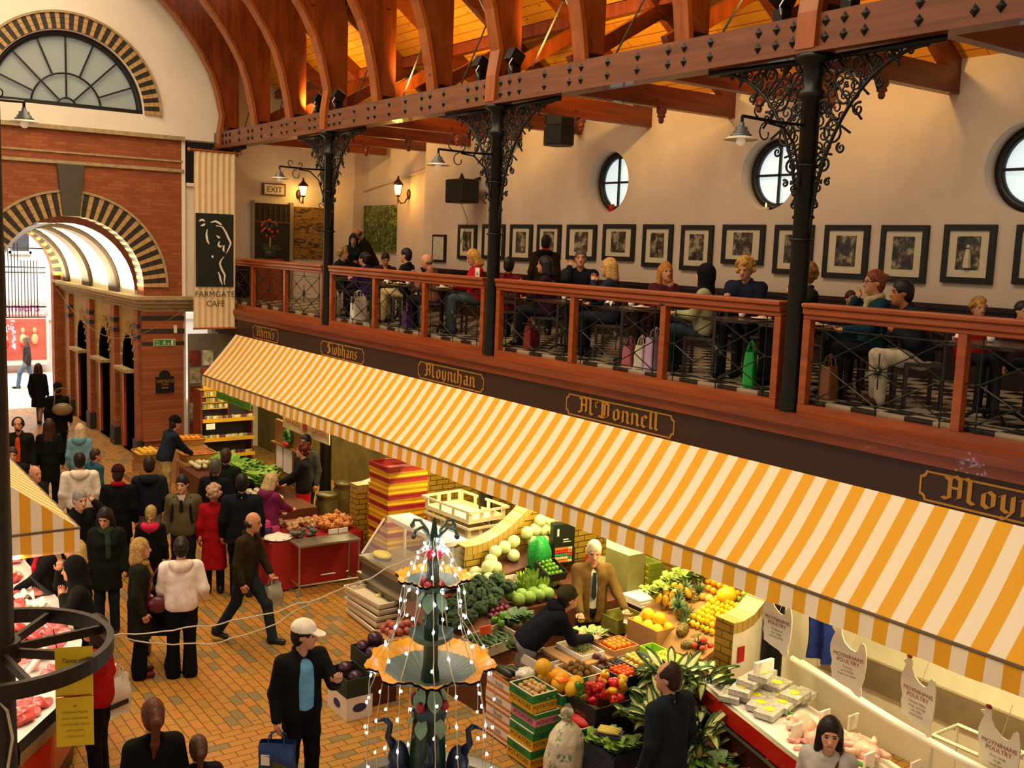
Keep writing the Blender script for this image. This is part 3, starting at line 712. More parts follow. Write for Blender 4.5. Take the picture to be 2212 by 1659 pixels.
# ================================================================ fascia signs and awning
fs = thing('shop_fascia', 'dark brown fascia board with gold black-letter shop names under the gallery', 'signboard')
MB().box(8.545, 8.6, -2, YE-.1, 3.02, 3.43).build('board', m_fascia, fs)
for (txt, ya, yb, zc, xh, wd, sup) in (("Ahern's", 21.88, 20.45, 3.25, .135, 1.0, None), ("Siobhans", 18.37, 16.55, 3.235, .14, 1.28, None), ("Moynihan", 14.63, 12.68, 3.245, .145, 1.5, None), ("McDonnell", 10.7, 8.64, 3.245, .145, 1.52, 1), ("Moynihan", 5.42, 3.4, 3.245, .15, 1.55, None)):
    yc = (ya+yb)/2
    black_letter(txt, xh, wd, ((8.545, yc, zc-.09), (0, -1, 0), (0, 0, 1)), .004, sup=sup).move(Matrix.Translation((-.004, 0, 0))).build('lettering', m_gold, fs)
    lo_, li_ = scallop_frame(abs(ya-yb), .285, .02, .055)
    k = len(lo_); mb = MB(); mb.add([(8.54, yc-p[0], zc-.012+p[1]) for p in lo_+li_], [(i, (i+1) % k, k+(i+1) % k, k+i) for i in range(k)]); mb.build('gold_border', m_gold, fs)
aw = thing('awning', 'long orange and white striped canvas awning under the gallery fascia', 'awning')
AY0, AY1 = 2.0, 22.93
NA = 140
def can(u, v_):
    y = AY0+(AY1-AY0)*u; x = 8.54+(7.77-8.54)*v_; z = 3.07+(2.17-3.07)*v_
    return (x, y, z-.03*math.sin(PI*v_)*(1+.5*math.sin(y*3.2)))
MB().grid(can, NA, 10).build('canopy', m_awn, aw, True)
def val(u, v_):
    y = AY0+(AY1-AY0)*u; return (7.765-.012*v_*math.sin(y*9)-.02*v_, y, 2.165-.225*v_)
MB().grid(val, NA*2, 3).build('valance', m_awn, aw, True)
MB().path([(7.77, AY0, 2.165), (7.77, AY1, 2.165)], .017, 8).build('front_bar', P('grey_awning_bar', '#6b5a44', .5, .4), aw)
ye_ = MB(); ye_.add([(8.6, AY1-.02, 3.05), (7.78, AY1-.02, 2.16), (7.78, AY1-.02, 1.75), (8.6, AY1-.02, 1.75)], [(0, 1, 2, 3)])
ye_.build('end_curtain', P('yellow_end_cloth', '#e0b01c', .7), aw)
# the left-hand awning seen at the picture's left edge
la = thing('awning', 'orange and white striped awning of the left-hand stall, cut by the left edge', 'awning')
LX, LYE = 2.38, 10.75
MB().grid(lambda u, v_: (1.3+(LX-1.3)*v_, LYE+12*u, 3.15-.85*v_-.03*math.sin(PI*v_)), 60, 8).build('canopy', m_awnL, la, True)
def lend(u, v_): x = 1.3+(LX-1.3)*u; return (x, LYE-.01, (3.15-.85*u)*(1-v_)+2.3*v_)
e_ = MB(); e_.grid(lend, 8, 4); e_.build('end_panel', m_awnLx, la)
MB().grid(lambda u, v_: (1.3+(LX-1.3)*u, LYE-.015, 2.3-.24*v_), 12, 2).grid(lambda u, v_: (LX+.005, LYE+12*u, 2.3-.24*v_), 60, 2).build('valance', m_awnLx, la)
MB().path([(1.3, LYE-.015, 2.3), (LX, LYE-.015, 2.3), (LX, LYE+12, 2.3)], .014, 6).build('front_bar', MATS['grey_awning_bar'], la)
# ================================================================ things on the gallery walls
m_mat_ = P('cream_picture_mount', '#d8c8a8', .8, var=.03)
t = NT('old_black_and_white_photo'); tc = t.n('ShaderNodeTexCoord'); oi = t.n('ShaderNodeObjectInfo'); ad = t.n('ShaderNodeVectorMath', operation='ADD'); sc_ = t.n('ShaderNodeVectorMath', operation='SCALE')
t.l(oi.outputs['Random'], sc_.inputs['Scale']); sc_.inputs[0].default_value = (37, 91, 53); t.l(tc.outputs['Object'], ad.inputs[0]); t.l(sc_.outputs[0], ad.inputs[1])
n1 = t.noise(ad.outputs[0], 7., 5, .65); t.col(t.ramp(n1.outputs['Fac'], [(.38, '#14100b'), (.52, '#4a4032'), (.62, '#a89878')])); t.b.inputs['Roughness'].default_value = .3
m_photo = t.m
pics = [(18.94, 18.24, 5.72, 4.99), (18.0, 17.21, 5.73, 5.02), (17.0, 16.28, 5.73, 5.01), (16.1, 15.38, 5.73, 5.08), (15.18, 14.35, 5.73, 5.09), (14.15, 13.33, 5.74, 5.11), (13.11, 12.41, 5.74, 5.03), (12.2, 11.51, 5.73, 5.01), (11.3, 10.47, 5.74, 5.14), (10.27, 9.58, 5.74, 5.03), (9.38, 8.66, 5.74, 5.01), (8.47, 7.78, 5.74, 5.0), (7.56, 6.88, 5.75, 5.03), (6.63, 5.95, 5.75, 5.05)]
PD = ['first of the row, below the wall speaker', 'half hidden behind the second column', 'third of the row from the wall speaker', 'behind the standing man in the orange scarf', 'squarish, above the man on the phone', 'above the woman with the cup', 'upright, above the ginger-haired woman', 'above the woman in the headscarf', 'wide landscape format, above the blond man', 'half hidden behind the nearest column', 'just right of the nearest column', 'above the woman in glasses', 'showing a pale standing figure', 'cut by the right edge']
for k, ((ya, yb, zt, zb), ds) in enumerate(zip(pics, PD)):
    w_, h_ = ya-yb, zt-zb; th = thing('framed_photograph', 'framed old photograph on the cream wall, %s' % ds, 'picture', (XW-.03, (ya+yb)/2, (zt+zb)/2), 0, 'row of framed photographs')
    f = .075; mb = MB()
    for b in ((-w_/2, w_/2, h_/2-f, h_/2), (-w_/2, w_/2, -h_/2, -h_/2+f), (-w_/2, -w_/2+f, -h_/2+f, h_/2-f), (w_/2-f, w_/2, -h_/2+f, h_/2-f)): mb.box(-.02, .03, *b)
    mb.build('frame', m_frame, th); MB().box(.0, .028, -w_/2+f, w_/2-f, -h_/2+f, h_/2-f).build('mount', m_mat_, th)
    wf = .46 if w_ < 1 else .6
    MB().box(-.004, .0, -w_*wf/2, w_*wf/2, -h_*.27, h_*.3).build('photo', m_photo, th)
    if k == 12: MB().lathe([(.05, -.17), (.045, -.05), (.03, .04), (.02, .06)], 8, (-.006, 0, 0)).ball((-.006, 0, .09), .025, nu=8, nv=6).build('pale_figure', m_mat_, th)
th = thing('framed_notice', 'small black framed notice standing by the end of the photograph row', 'picture', (XW-.03, 19.72, 5.2))
MB().box(-.02, .03, -.27, .27, -.3, .3).build('frame', m_frame, th); MB().box(-.026, -.02, -.22, .22, -.25, .25).build('paper', P('notice_paper', '#cfc4ae', .8, var=.15, vs=12), th)
# candles in the round windows
def candle(loc, label, c, tall=.13):
    th = thing('candle', label, 'candle', loc)
    MB().lathe([(0, 0), (.05, 0), (.05, tall), (0, tall-.01)], 12).build('wax', P('wax_'+c[1:], c, .5), th, True)
    MB().lathe([(.002, 0), (.014, .02), (.009, .045), (0, .07)], 8, (0, 0, tall)).build('flame', P('flame', '#ffd070', .5, emit=14, ecol='#ffb040', var=0), th, True)
candle((XW+.13, 14.15, 5.965), 'red lit candle on the sill of the farthest round window', '#c0101c')
candle((XW+.13, 10.62, 5.955), 'small pale candle on the sill of the middle round window', '#f0d8a0', .05)
candle((XW+.13, 6.42, 5.9), 'thick red candle on the sill of the nearest round window', '#8c0a18', .17)
# speakers
m_spk = P('black_speaker', '#080807', .55, var=.1)
sp_ = thing('wall_speaker', 'black box speaker on a bracket on the cream wall above the photographs', 'speaker', (11.55, 18.2, 6.38))
soft(MB().box(-.2, .22, -.33, .33, -.24, .24).build('cabinet', m_spk, sp_), .03)
MB().bar((.2, 0, .2), (.45, 0, .3), .05).prism([(-.1, 0), (.1, 0), (0, .12)], ((-.02, .0, .24), (0, 1, 0), (0, 0, 1)), .03).build('bracket', m_spk, sp_)
MB().path([(0, 0, -.24), (.3, .2, -.6), (.43, .7, -1.1)], .006, 5).build('cable', m_iron, sp_)
sp_ = thing('hanging_speaker', 'large black octagonal speaker hanging under the tie beams behind the second column', 'speaker', (11.0, 14.3, 7.02))
MB().lathe([(0, 0), (.27, 0.0), (.28, .02), (.28, .3), (.26, .32), (.27, .34), (.27, .6), (0, .6)], 6).build('cabinet', m_spk, sp_); MB().path([(0, 0, .6), (0, 0, .75)], .02, 6).build('hanger', m_iron, sp_)
# carriage lanterns
m_lant = P('lantern_brass', '#4a3410', .35, .7); m_lg = P('lit_lantern_glass', '#ffe9b0', .3, emit=16, ecol='#ffc860', var=0)
def lantern(loc, rz, label):
    th = thing('wall_lantern', label, 'lantern', loc, rz, 'lit wall lanterns')   # mounted on +x side
    MB().ball((0, 0, 0), .03, .07, .12).build('wall_plate', m_lant, th, True)
    MB().path([(0, 0, -.05), (-.1, 0, -.2), (-.2, 0, -.22), (-.27, 0, -.14), (-.28, 0, -.08)], .014, 6).path([(-.28, 0, -.24), (-.28, 0, -.08)], .012, 6).build('arm', m_lant, th)
    b = MB(); b.lathe([(.03, -.08), (.06, -.05), (.065, -.03)], 6, (-.28, 0, 0)); b.lathe([(.14, .2), (.11, .25), (.05, .31), (.02, .35), (.03, .37), (0, .42)], 6, (-.28, 0, 0))
    for k in range(6):
        a = 2*PI*k/6; b.path([(-.28+.065*math.cos(a), .065*math.sin(a), -.03), (-.28+.12*math.cos(a), .12*math.sin(a), .2)], .007, 4)
    b.build('lantern_cage', m_lant, th); MB().lathe([(.05, -.03), (.1, .19)], 6, (-.28, 0, 0)).build('glass', m_lg, th); return th
lantern((XW+.12, 21.4, 6.42), 0, 'lit brass carriage lantern on the right wall beside the green painting')
lantern((10.95, 24.98, 6.42), PI/2, 'lit brass carriage lantern on the far wall beside the exit sign')
point('lantern_light', (11.7, 21.35, 6.45), 22, '#ffb850', .12); point('lantern_light', (10.95, 24.65, 6.45), 22, '#ffb850', .12)
# exit sign, door, paintings, conduit
ex = thing('exit_sign', 'small cream EXIT sign in a dark frame on the far gallery wall', 'sign', (10.27, 24.97, 6.5))
MB().box(-.3, .3, -.06, .03, -.15, .15).build('case', P('exit_case', '#5a3c1a', .5), ex); pn_ = MB().box(-.26, .26, -.066, -.06, -.12, .12).build('panel', P('exit_panel', '#d8bf90', .5, emit=.1), ex)
text_mb('EXIT', .2, ((0, -.067, -.07), (1, 0, 0), (0, 0, 1)), .004).build('lettering', m_frame, pn_)
dr = MB().box(9.75, 10.68, 24.9, 25.0, GF, 6.15); o = struct('door_4', dr, P('dark_gallery_door', '#17100a', .5))
b = MB()
for k in range(6): b.box(9.85+k*.14, 9.87+k*.14, 24.88, 24.9, 5.72, 6.1)
b.box(9.75, 10.68, 24.87, 24.9, 5.66, 5.72).build('transom_bar', P('brown_transom', '#5a3a18', .5), o)
MB().box(9.68, 9.75, 24.88, 25, GF, 6.2).box(10.68, 10.78, 24.88, 25, GF, 6.2).build('door_frame', P('grey_door_frame', '#9a8c78', .6), o)
def paint(name, stops, sc3, seed):
    t = NT(name); v = t.coord('Object', sc3); n = t.noise(v, 2.2+seed, 6, .6); n.inputs['Distortion'].default_value = 1.6
    t.col(t.ramp(n.outputs['Fac'], stops)); t.b.inputs['Roughness'].default_value = .5; return t.m
pa = thing('painting', 'tall ochre and green landscape painting on the far wall beside the door', 'painting', (11.28, 24.96, 5.45))
MB().box(-.46, .46, -.02, .03, -.66, .66).build('canvas', paint('landscape_painting', [(.36, '#2a1c08'), (.45, '#5a4414'), (.52, '#a87c30'), (.6, '#6a5a20'), (.7, '#b89a60')], (1, 1, 3.2), 0), pa)
pa = thing('painting', 'unframed green leafy painting on the right wall under the lantern', 'painting', (XW+.1, 22.75, 5.62))
MB().box(-.03, .03, -.8, .8, -.56, .56).build('canvas', paint('leafy_painting', [(.35, '#14200a'), (.45, '#33480f'), (.55, '#5c7024'), (.63, '#8a8a5a'), (.72, '#a89c78')], (1, 1.4, 2), 1.3), pa)
tag(MB().path([(12.1, 24, 6.5), (12.1, 20.6, 6.95), (12.1, 20.45, 7.05), (12.1, 20.45, 7.3)], .018, 6).path([(12.1, 21.4, 6.85), (12.1, 21.4, 6.55)], .01, 5).build('conduit_pipe', m_mat_), 'thin pale conduit running up the wall to the lantern', 'pipe')
# topiary by the far railing
tp = thing('topiary_tree', 'small potted topiary ball decked with red baubles by the far railing', 'potted plant', (9.75, 23.9, GF))
MB().box(-.25, .25, -.25, .25, 0, 1.0).build('stand', m_rib, tp); MB().lathe([(0, 1.0), (.1, 1.0), (.14, 1.2), (.12, 1.2), (0, 1.17)], 14).build('pot', m_dark, tp, True)
MB().path([(0, 0, 1.15), (.01, 0, 1.55)], .02, 6).build('stem', P('pale_stem', '#8a7a4a', .7), tp)
fo = MB(); ba = MB()
for k in range(220):
    a, b_ = rnd.random()*2*PI, math.acos(rnd.uniform(-1, 1)); p = Vector((math.sin(b_)*math.cos(a), math.sin(b_)*math.sin(a), math.cos(b_)))
    c = p*.19*rnd.uniform(.8, 1.05); x = p.orthogonal().normalized(); y = p.cross(x); an = rnd.random()*6
    d1 = (x*math.cos(an)+y*math.sin(an))*.05+p*.02; d2 = p.cross(d1).normalized()*.022; c.z += 1.72
    fo.add([c-d1, c+d2, c+d1, c-d2], [(0, 1, 2, 3)])
    if k < 26: ba.ball((p.x*.2, p.y*.2, 1.72+p.z*.2), .035, nu=8, nv=6)
for k in range(50):
    a = rnd.random()*6.28; r_ = rnd.uniform(.05, .22); c = Vector((r_*math.cos(a), r_*math.sin(a), 1.22+rnd.random()*.1)); fo.add([c, c+Vector((.05, .02, .03)), c+Vector((.08, -.02, -.02))], [(0, 1, 2)])
fo.build('foliage', P('topiary_leaf', '#26341a', .6), tp); ba.build('bauble', P('red_bauble', '#c42818', .25), tp, True)
# far vent and the hanging cloth banner
vt = thing('wall_vent', 'dark louvred vent in the white panel beside the brick wall', 'vent', (8.24, YE+.06, 0)); vb = MB().box(-.34, .4, 0, .03, 6.5, 7.45); vb.build('recess', m_frame, vt)
lb_ = MB()
for k in range(8): lb_.box(-.32+k*.085, -.3+k*.085, -.02, 0, 6.5, 7.45)
lb_.build('slat', P('vent_slat', '#241c14', .5), vt)
BX, BY_ = 8.05, 22.9
bn = thing('cloth_banner', 'tall cream cloth banner with a dark panel and café lettering', 'banner', (BX, BY_, 0), R(2))
def bnf(u, v_): x = -.475-.02*v_+(.95+.02*v_)*u; return (x, .012*math.sin(u*44)+.01*math.sin(v_*9), 7.12-3.92*v_)
m_ban = P('cream_banner_cloth', '#dcc49a', .85, var=.05, vs=5)
MB().grid(bnf, 60, 20).build('cloth', m_ban, bn, True)
MB().box(-.45, .42, -.025, -.015, 4.16, 5.78).build('dark_panel', P('dark_green_cloth', '#101a10', .8), bn)
MB().path([(-.56, 0, 7.14), (.56, 0, 7.14)], .025, 8).ball((-.58, 0, 7.14), .045, nu=8, nv=6).ball((.58, 0, 7.14), .045, nu=8, nv=6).path([(-.5, 0, 3.22), (.58, 0, 3.22)], .022, 8).ball((.6, 0, 3.22), .04, nu=8, nv=6).build('pole', m_ribe, bn)
fg = MB()
for st in ([(-.38, 5.6), (-.3, 5.64), (-.24, 5.6)], [(-.34, 5.5), (-.27, 5.52), (-.24, 5.56)], [(-.12, 5.58), (.0, 5.62), (.12, 5.56), (.14, 5.53)], [(0, 5.52), (.16, 5.5), (.24, 5.38), (.3, 5.25), (.36, 5.14), (.3, 5.0), (.24, 4.9)],
           [(-.19, 5.44), (-.21, 5.3), (-.18, 5.16), (-.14, 5.1)], [(.02, 5.3), (.08, 5.26), (.1, 5.24)], [(.1, 5.18), (.06, 5.1), (.1, 5.05), (.16, 5.08)], [(.2, 5.1), (.18, 5.0), (.2, 4.94)],
           [(.2, 4.84), (.12, 4.74), (.1, 4.66), (.16, 4.52), (.22, 4.42), (.2, 4.28), (.22, 4.2)], [(.06, 4.5), (.1, 4.4), (.12, 4.3), (.16, 4.2)], [(-.06, 4.86), (-.08, 4.8)]):
    pts = [Vector((p[0], -.028, p[1])) for p in st]; n = len(pts)
    fine = []
    for i in range(n-1):
        for k in range(4): fine.append(pts[i].lerp(pts[i+1], k/4))
    fine.append(pts[-1]); fine = [(fine[max(i-1, 0)]+fine[i]*2+fine[min(i+1, len(fine)-1)])/4 for i in range(len(fine))]
    fg.path(fine, [.022*math.sin(PI*min(max((i+.6)/(len(fine)), .1), .93))+.004 for i in range(len(fine))], 6)
fg.move(Matrix.Diagonal((1, .15, 1, 1)) @ Matrix.Translation((0, -.15, 0))).build('emblem', m_white, bn)
tx = text_mb('FARMGATE', .185, ((-.01, -.024, 3.93), (1, 0, 0), (0, 0, 1)), .004); text_mb('CAFÉ', .185, ((0, -.024, 3.72), (1, 0, 0), (0, 0, 1)), .004, mb=tx)
tx.build('lettering', P('banner_ink', '#3c3424', .8), bn)
# signs on the brick pier
ps = thing('cafe_plaque', 'black arch-topped café plaque with an arrow on the brick pier', 'sign', (7.33, YE-.09, 0))
MB().prism([(-.21, 1.6), (.21, 1.6), (.21, 1.98), (.13, 1.98)]+[(.13*math.cos(PI*k/10), 2.0+.13*math.sin(PI*k/10)) for k in range(11)]+[(-.13, 1.98), (-.21, 1.98)], ((0, 0, 0), (1, 0, 0), (0, 0, 1)), .03).build('board', m_frame, ps); pb_ = ps.children[0]
tx = text_mb('FARMGATE', .082, ((0, -.031, 1.85), (1, 0, 0), (0, 0, 1)), .003); text_mb('CAFE', .07, ((0, -.031, 1.77), (1, 0, 0), (0, 0, 1)), .003, mb=tx)
tx.box(-.08, .06, -.034, -.031, 1.705, 1.725).box(-.18, .18, -.034, -.031, 1.835, 1.839).add([(.06, -.034, 1.695), (.09, -.034, 1.715), (.06, -.034, 1.735)], [(0, 1, 2)]); tx.build('lettering', m_gold, pb_)
fe = thing('fire_exit_sign', 'green running-man fire exit sign on the brick pier', 'sign', (7.33, YE-.09, 2.78))
MB().box(-.25, .25, -.02, .02, -.08, .08).build('rim', P('sign_rim', '#d8d8b0', .5), fe); MB().box(-.235, .235, -.024, -.02, -.066, .066).build('panel', P('exit_green', '#2e7a34', .5), fe)
tx = text_mb('Fire', .06, ((-.16, -.025, .005), (1, 0, 0), (0, 0, 1)), .002); text_mb('exit', .06, ((-.16, -.025, -.05), (1, 0, 0), (0, 0, 1)), .002, mb=tx)
tx.ball((.0, -.026, .04), .012, .002, .012, 8, 6).path([(0, -.026, .025), (-.015, -.026, -.01), (-.045, -.026, -.05)], .007, 4).path([(-.01, -.026, -.005), (.025, -.026, -.03), (.02, -.026, -.055)], .007, 4).path([(-.035, -.026, .0), (0, -.026, .02), (.03, -.026, .0)], .006, 4)
tx.bar((.09, -.026, .045), (.09, -.026, -.03), .012, .003).add([(.065, -.027, -.02), (.115, -.027, -.02), (.09, -.027, -.055)], [(0, 1, 2)]).box(.155, .2, -.027, -.025, -.055, .055); tx.build('lettering', m_white, fe)
sb = tag(MB().box(7.55, 7.62, YE-.12, YE-.08, 3.0, 3.18).build('switch_box', m_white), 'small white switch box high on the brick pier', 'switch box')
# ================================================================ people: one smooth implicit surface per body, clothes as children
def nets(d, o, h):
    """surface nets on a regular grid"""
    s = d < 0; nx, ny, nz = d.shape
    c = [s[i:nx-1+i, j:ny-1+j, k:nz-1+k] for i in (0, 1) for j in (0, 1) for k in (0, 1)]
    cnt = sum(x.astype(np.int8) for x in c); act = (cnt > 0) & (cnt < 8)
    idx = np.argwhere(act)
    if len(idx) == 0: return np.zeros((0, 3)), np.zeros((0, 4), int)
    ids = np.full(act.shape, -1, np.int64); ids[act] = np.arange(len(idx))
    corner = np.array([(i, j, k) for i in (0, 1) for j in (0, 1) for k in (0, 1)])
    dv = np.stack([d[idx[:, 0]+a, idx[:, 1]+b, idx[:, 2]+e] for a, b, e in corner], 1)
    acc = np.zeros((len(idx), 3)); n = np.zeros(len(idx))
    for a in range(8):
        for ax in (4, 2, 1):
            if a & ax: continue
            b = a | ax; da, db = dv[:, a], dv[:, b]; m = (da < 0) != (db < 0)
            t = np.where(m, da/np.where(m, da-db, 1), 0)
            acc += np.where(m[:, None], corner[a]+(corner[b]-corner[a])*t[:, None], 0); n += m
    v = (idx+acc/n[:, None])*h+o
    F = []
    for ax in range(3):
        sl0 = [slice(1, -1)]*3; sl1 = [slice(1, -1)]*3; sl0[ax] = slice(0, d.shape[ax]-1); sl1[ax] = slice(1, d.shape[ax])
        a = s[tuple(sl0)]; b = s[tuple(sl1)]; e = np.argwhere(a != b)
        if len(e) == 0: continue
        off = np.ones(3, int); off[ax] = 0; p = e+off; fl = a[tuple(e.T)]
        u = np.zeros(3, int); w = np.zeros(3, int); u[(ax+1) % 3] = 1; w[(ax+2) % 3] = 1
        q = np.stack([ids[tuple((p-u-w).T)], ids[tuple((p-w).T)], ids[tuple(p.T)], ids[tuple((p-u).T)]], 1)
        q[~fl] = q[~fl][:, ::-1]; F.append(q)
    return v, np.concatenate(F)
class SD:
    def __init__(s): s.p = []; s.cut = []
    def cone(s, a, b, ra, rb=None, k=.03, sc=(1, 1, 1)): s.p.append(('c', np.array(a, float), np.array(b, float), ra, ra if rb is None else rb, k)); return s
    def ell(s, c, r, k=.02, rot=None): s.p.append(('e', np.array(c, float), np.array(r, float), rot, None, k)); return s
    def chain(s, pts, rs, k=.03):
        for i in range(len(pts)-1): s.cone(pts[i], pts[i+1], rs[i], rs[i+1], k)
        return s
    def minus(s, c, r, rot=None): s.cut.append(('e', np.array(c, float), np.array(r, float), rot)); return s
    def below(s, p, n): s.cut.append(('p', np.array(p, float), np.array(n, float))); return s   # removes the side n points to
    def mesh(s, h):
        lo = np.full(3, 9e9); hi = -lo; bb = []
        for q in s.p:
            if q[0] == 'c': l = np.minimum(q[1]-q[3], q[2]-q[4]); g = np.maximum(q[1]+q[3], q[2]+q[4])
            else: r = max(q[2]); l = q[1]-r; g = q[1]+r
            bb.append((l, g)); lo = np.minimum(lo, l); hi = np.maximum(hi, g)
        o = lo-3*h; n = np.ceil((hi-lo)/h).astype(int)+7
        d = np.full(n, .2, np.float32)
        ax = [(o[i]+np.arange(n[i])*h).astype(np.float32) for i in range(3)]
        def sub(l, g):
            a = np.maximum(((l-o)/h).astype(int)-1, 0); b = np.minimum(((g-o)/h).astype(int)+2, n); sl = tuple(slice(i, j) for i, j in zip(a, b))
            return sl, ax[0][sl[0]][:, None, None], ax[1][sl[1]][None, :, None], ax[2][sl[2]][None, None, :]
        def ell(q, X, Y, Z):
            X, Y, Z = X-q[1][0], Y-q[1][1], Z-q[1][2]
            if q[3] is not None:
                m = q[3]; X, Y, Z = (m[0][i]*X+m[1][i]*Y+m[2][i]*Z for i in range(3))
            r = q[2]; k0 = np.sqrt((X/r[0])**2+(Y/r[1])**2+(Z/r[2])**2)
            return (k0-1)*min(r)*np.clip(k0, .4, 1.6)**.0
        for q, (l, g) in zip(s.p, bb):
            k = q[5]; sl, X, Y, Z = sub(l-k-2*h, g+k+2*h)
            if q[0] == 'c':
                a, b, ra, rb = q[1:5]; v = b-a; L2 = max(v@v, 1e-9)
                t = np.clip(((X-a[0])*v[0]+(Y-a[1])*v[1]+(Z-a[2])*v[2])/L2, 0, 1)
                e = np.sqrt((X-a[0]-t*v[0])**2+(Y-a[1]-t*v[1])**2+(Z-a[2]-t*v[2])**2)-(ra+(rb-ra)*t)
            else: e = ell(q, X, Y, Z)
            D_ = d[sl]; hh = np.clip(.5+.5*(D_-e)/k, 0, 1); d[sl] = D_*(1-hh)+e*hh-k*hh*(1-hh)
        for q in s.cut:
            if q[0] == 'p': e = (ax[0][:, None, None]-q[1][0])*q[2][0]+(ax[1][None, :, None]-q[1][1])*q[2][1]+(ax[2][None, None, :]-q[1][2])*q[2][2]; np.maximum(d, e, out=d)
            else:
                sl, X, Y, Z = sub(q[1]-max(q[2])-2*h, q[1]+max(q[2])+2*h); d[sl] = np.maximum(d[sl], -ell(q, X, Y, Z))
        return nets(d, o, h)
def sd_mesh(name, sd, h, mats, paint=None):
    v, f = sd.mesh(h); me = bpy.data.meshes.new(name); nv, nf = len(v), len(f)
    me.vertices.add(nv); me.vertices.foreach_set('co', v.astype(np.float32).ravel()); me.loops.add(nf*4); me.polygons.add(nf)
    me.loops.foreach_set('vertex_index', f.astype(np.int32).ravel()); me.polygons.foreach_set('loop_start', np.arange(0, nf*4, 4, dtype=np.int32))
    for m in (mats if isinstance(mats, list) else [mats]): me.materials.append(m)
    if paint is not None:
        c = v[f].mean(1); mi = np.zeros(nf, np.int32)
        for m, ctr, rad in paint:
            dd = (c-np.array(ctr))/np.array(rad); mi[(dd*dd).sum(1) < 1] = m
        me.polygons.foreach_set('material_index', mi)
    me.polygons.foreach_set('use_smooth', np.ones(nf, bool)); me.update(calc_edges=True); return me
def rotz(a): c, s_ = math.cos(a), math.sin(a); return np.array([[c, -s_, 0], [s_, c, 0], [0, 0, 1]])
def roty(a): c, s_ = math.cos(a), math.sin(a); return np.array([[c, 0, s_], [0, 1, 0], [-s_, 0, c]])   # + tips the front downwards
def cloth(c, r=.9):
    return P('cloth_'+str(c).lstrip('#'), c, r, var=.22, vs=9, bump=.5, bs=14, spec=.15)
SKINS = ['#c98d68', '#b87a55', '#d6a07c', '#a8683f']
def skin(i): return P('skin_%d' % i, SKINS[i], .5, var=.06, vs=30, spec=.3)
m_lip = P('lip', '#a0483c', .45, var=.05); m_eye = P('eye', '#1c120c', .2, var=0); m_shoe = P('black_shoe', '#15110e', .4, var=.1)
def haircol(c): return P('hair_'+c.lstrip('#'), c, .45, var=.45, vs=45, bump=.6, bs=90, spec=.3)
HEADN = [0]
def ik(sh, hd, l1, l2, hint):
    v = hd-sh; L = np.linalg.norm(v); L = min(L, (l1+l2)*.985); u = v/np.linalg.norm(v); hd = sh+u*L
    a = (l1*l1-l2*l2+L*L)/(2*L); hgt = math.sqrt(max(l1*l1-a*a, 0)); w = hint-u*(hint@u); w = w/max(np.linalg.norm(w), 1e-6)
    return sh+u*a+w*hgt, hd
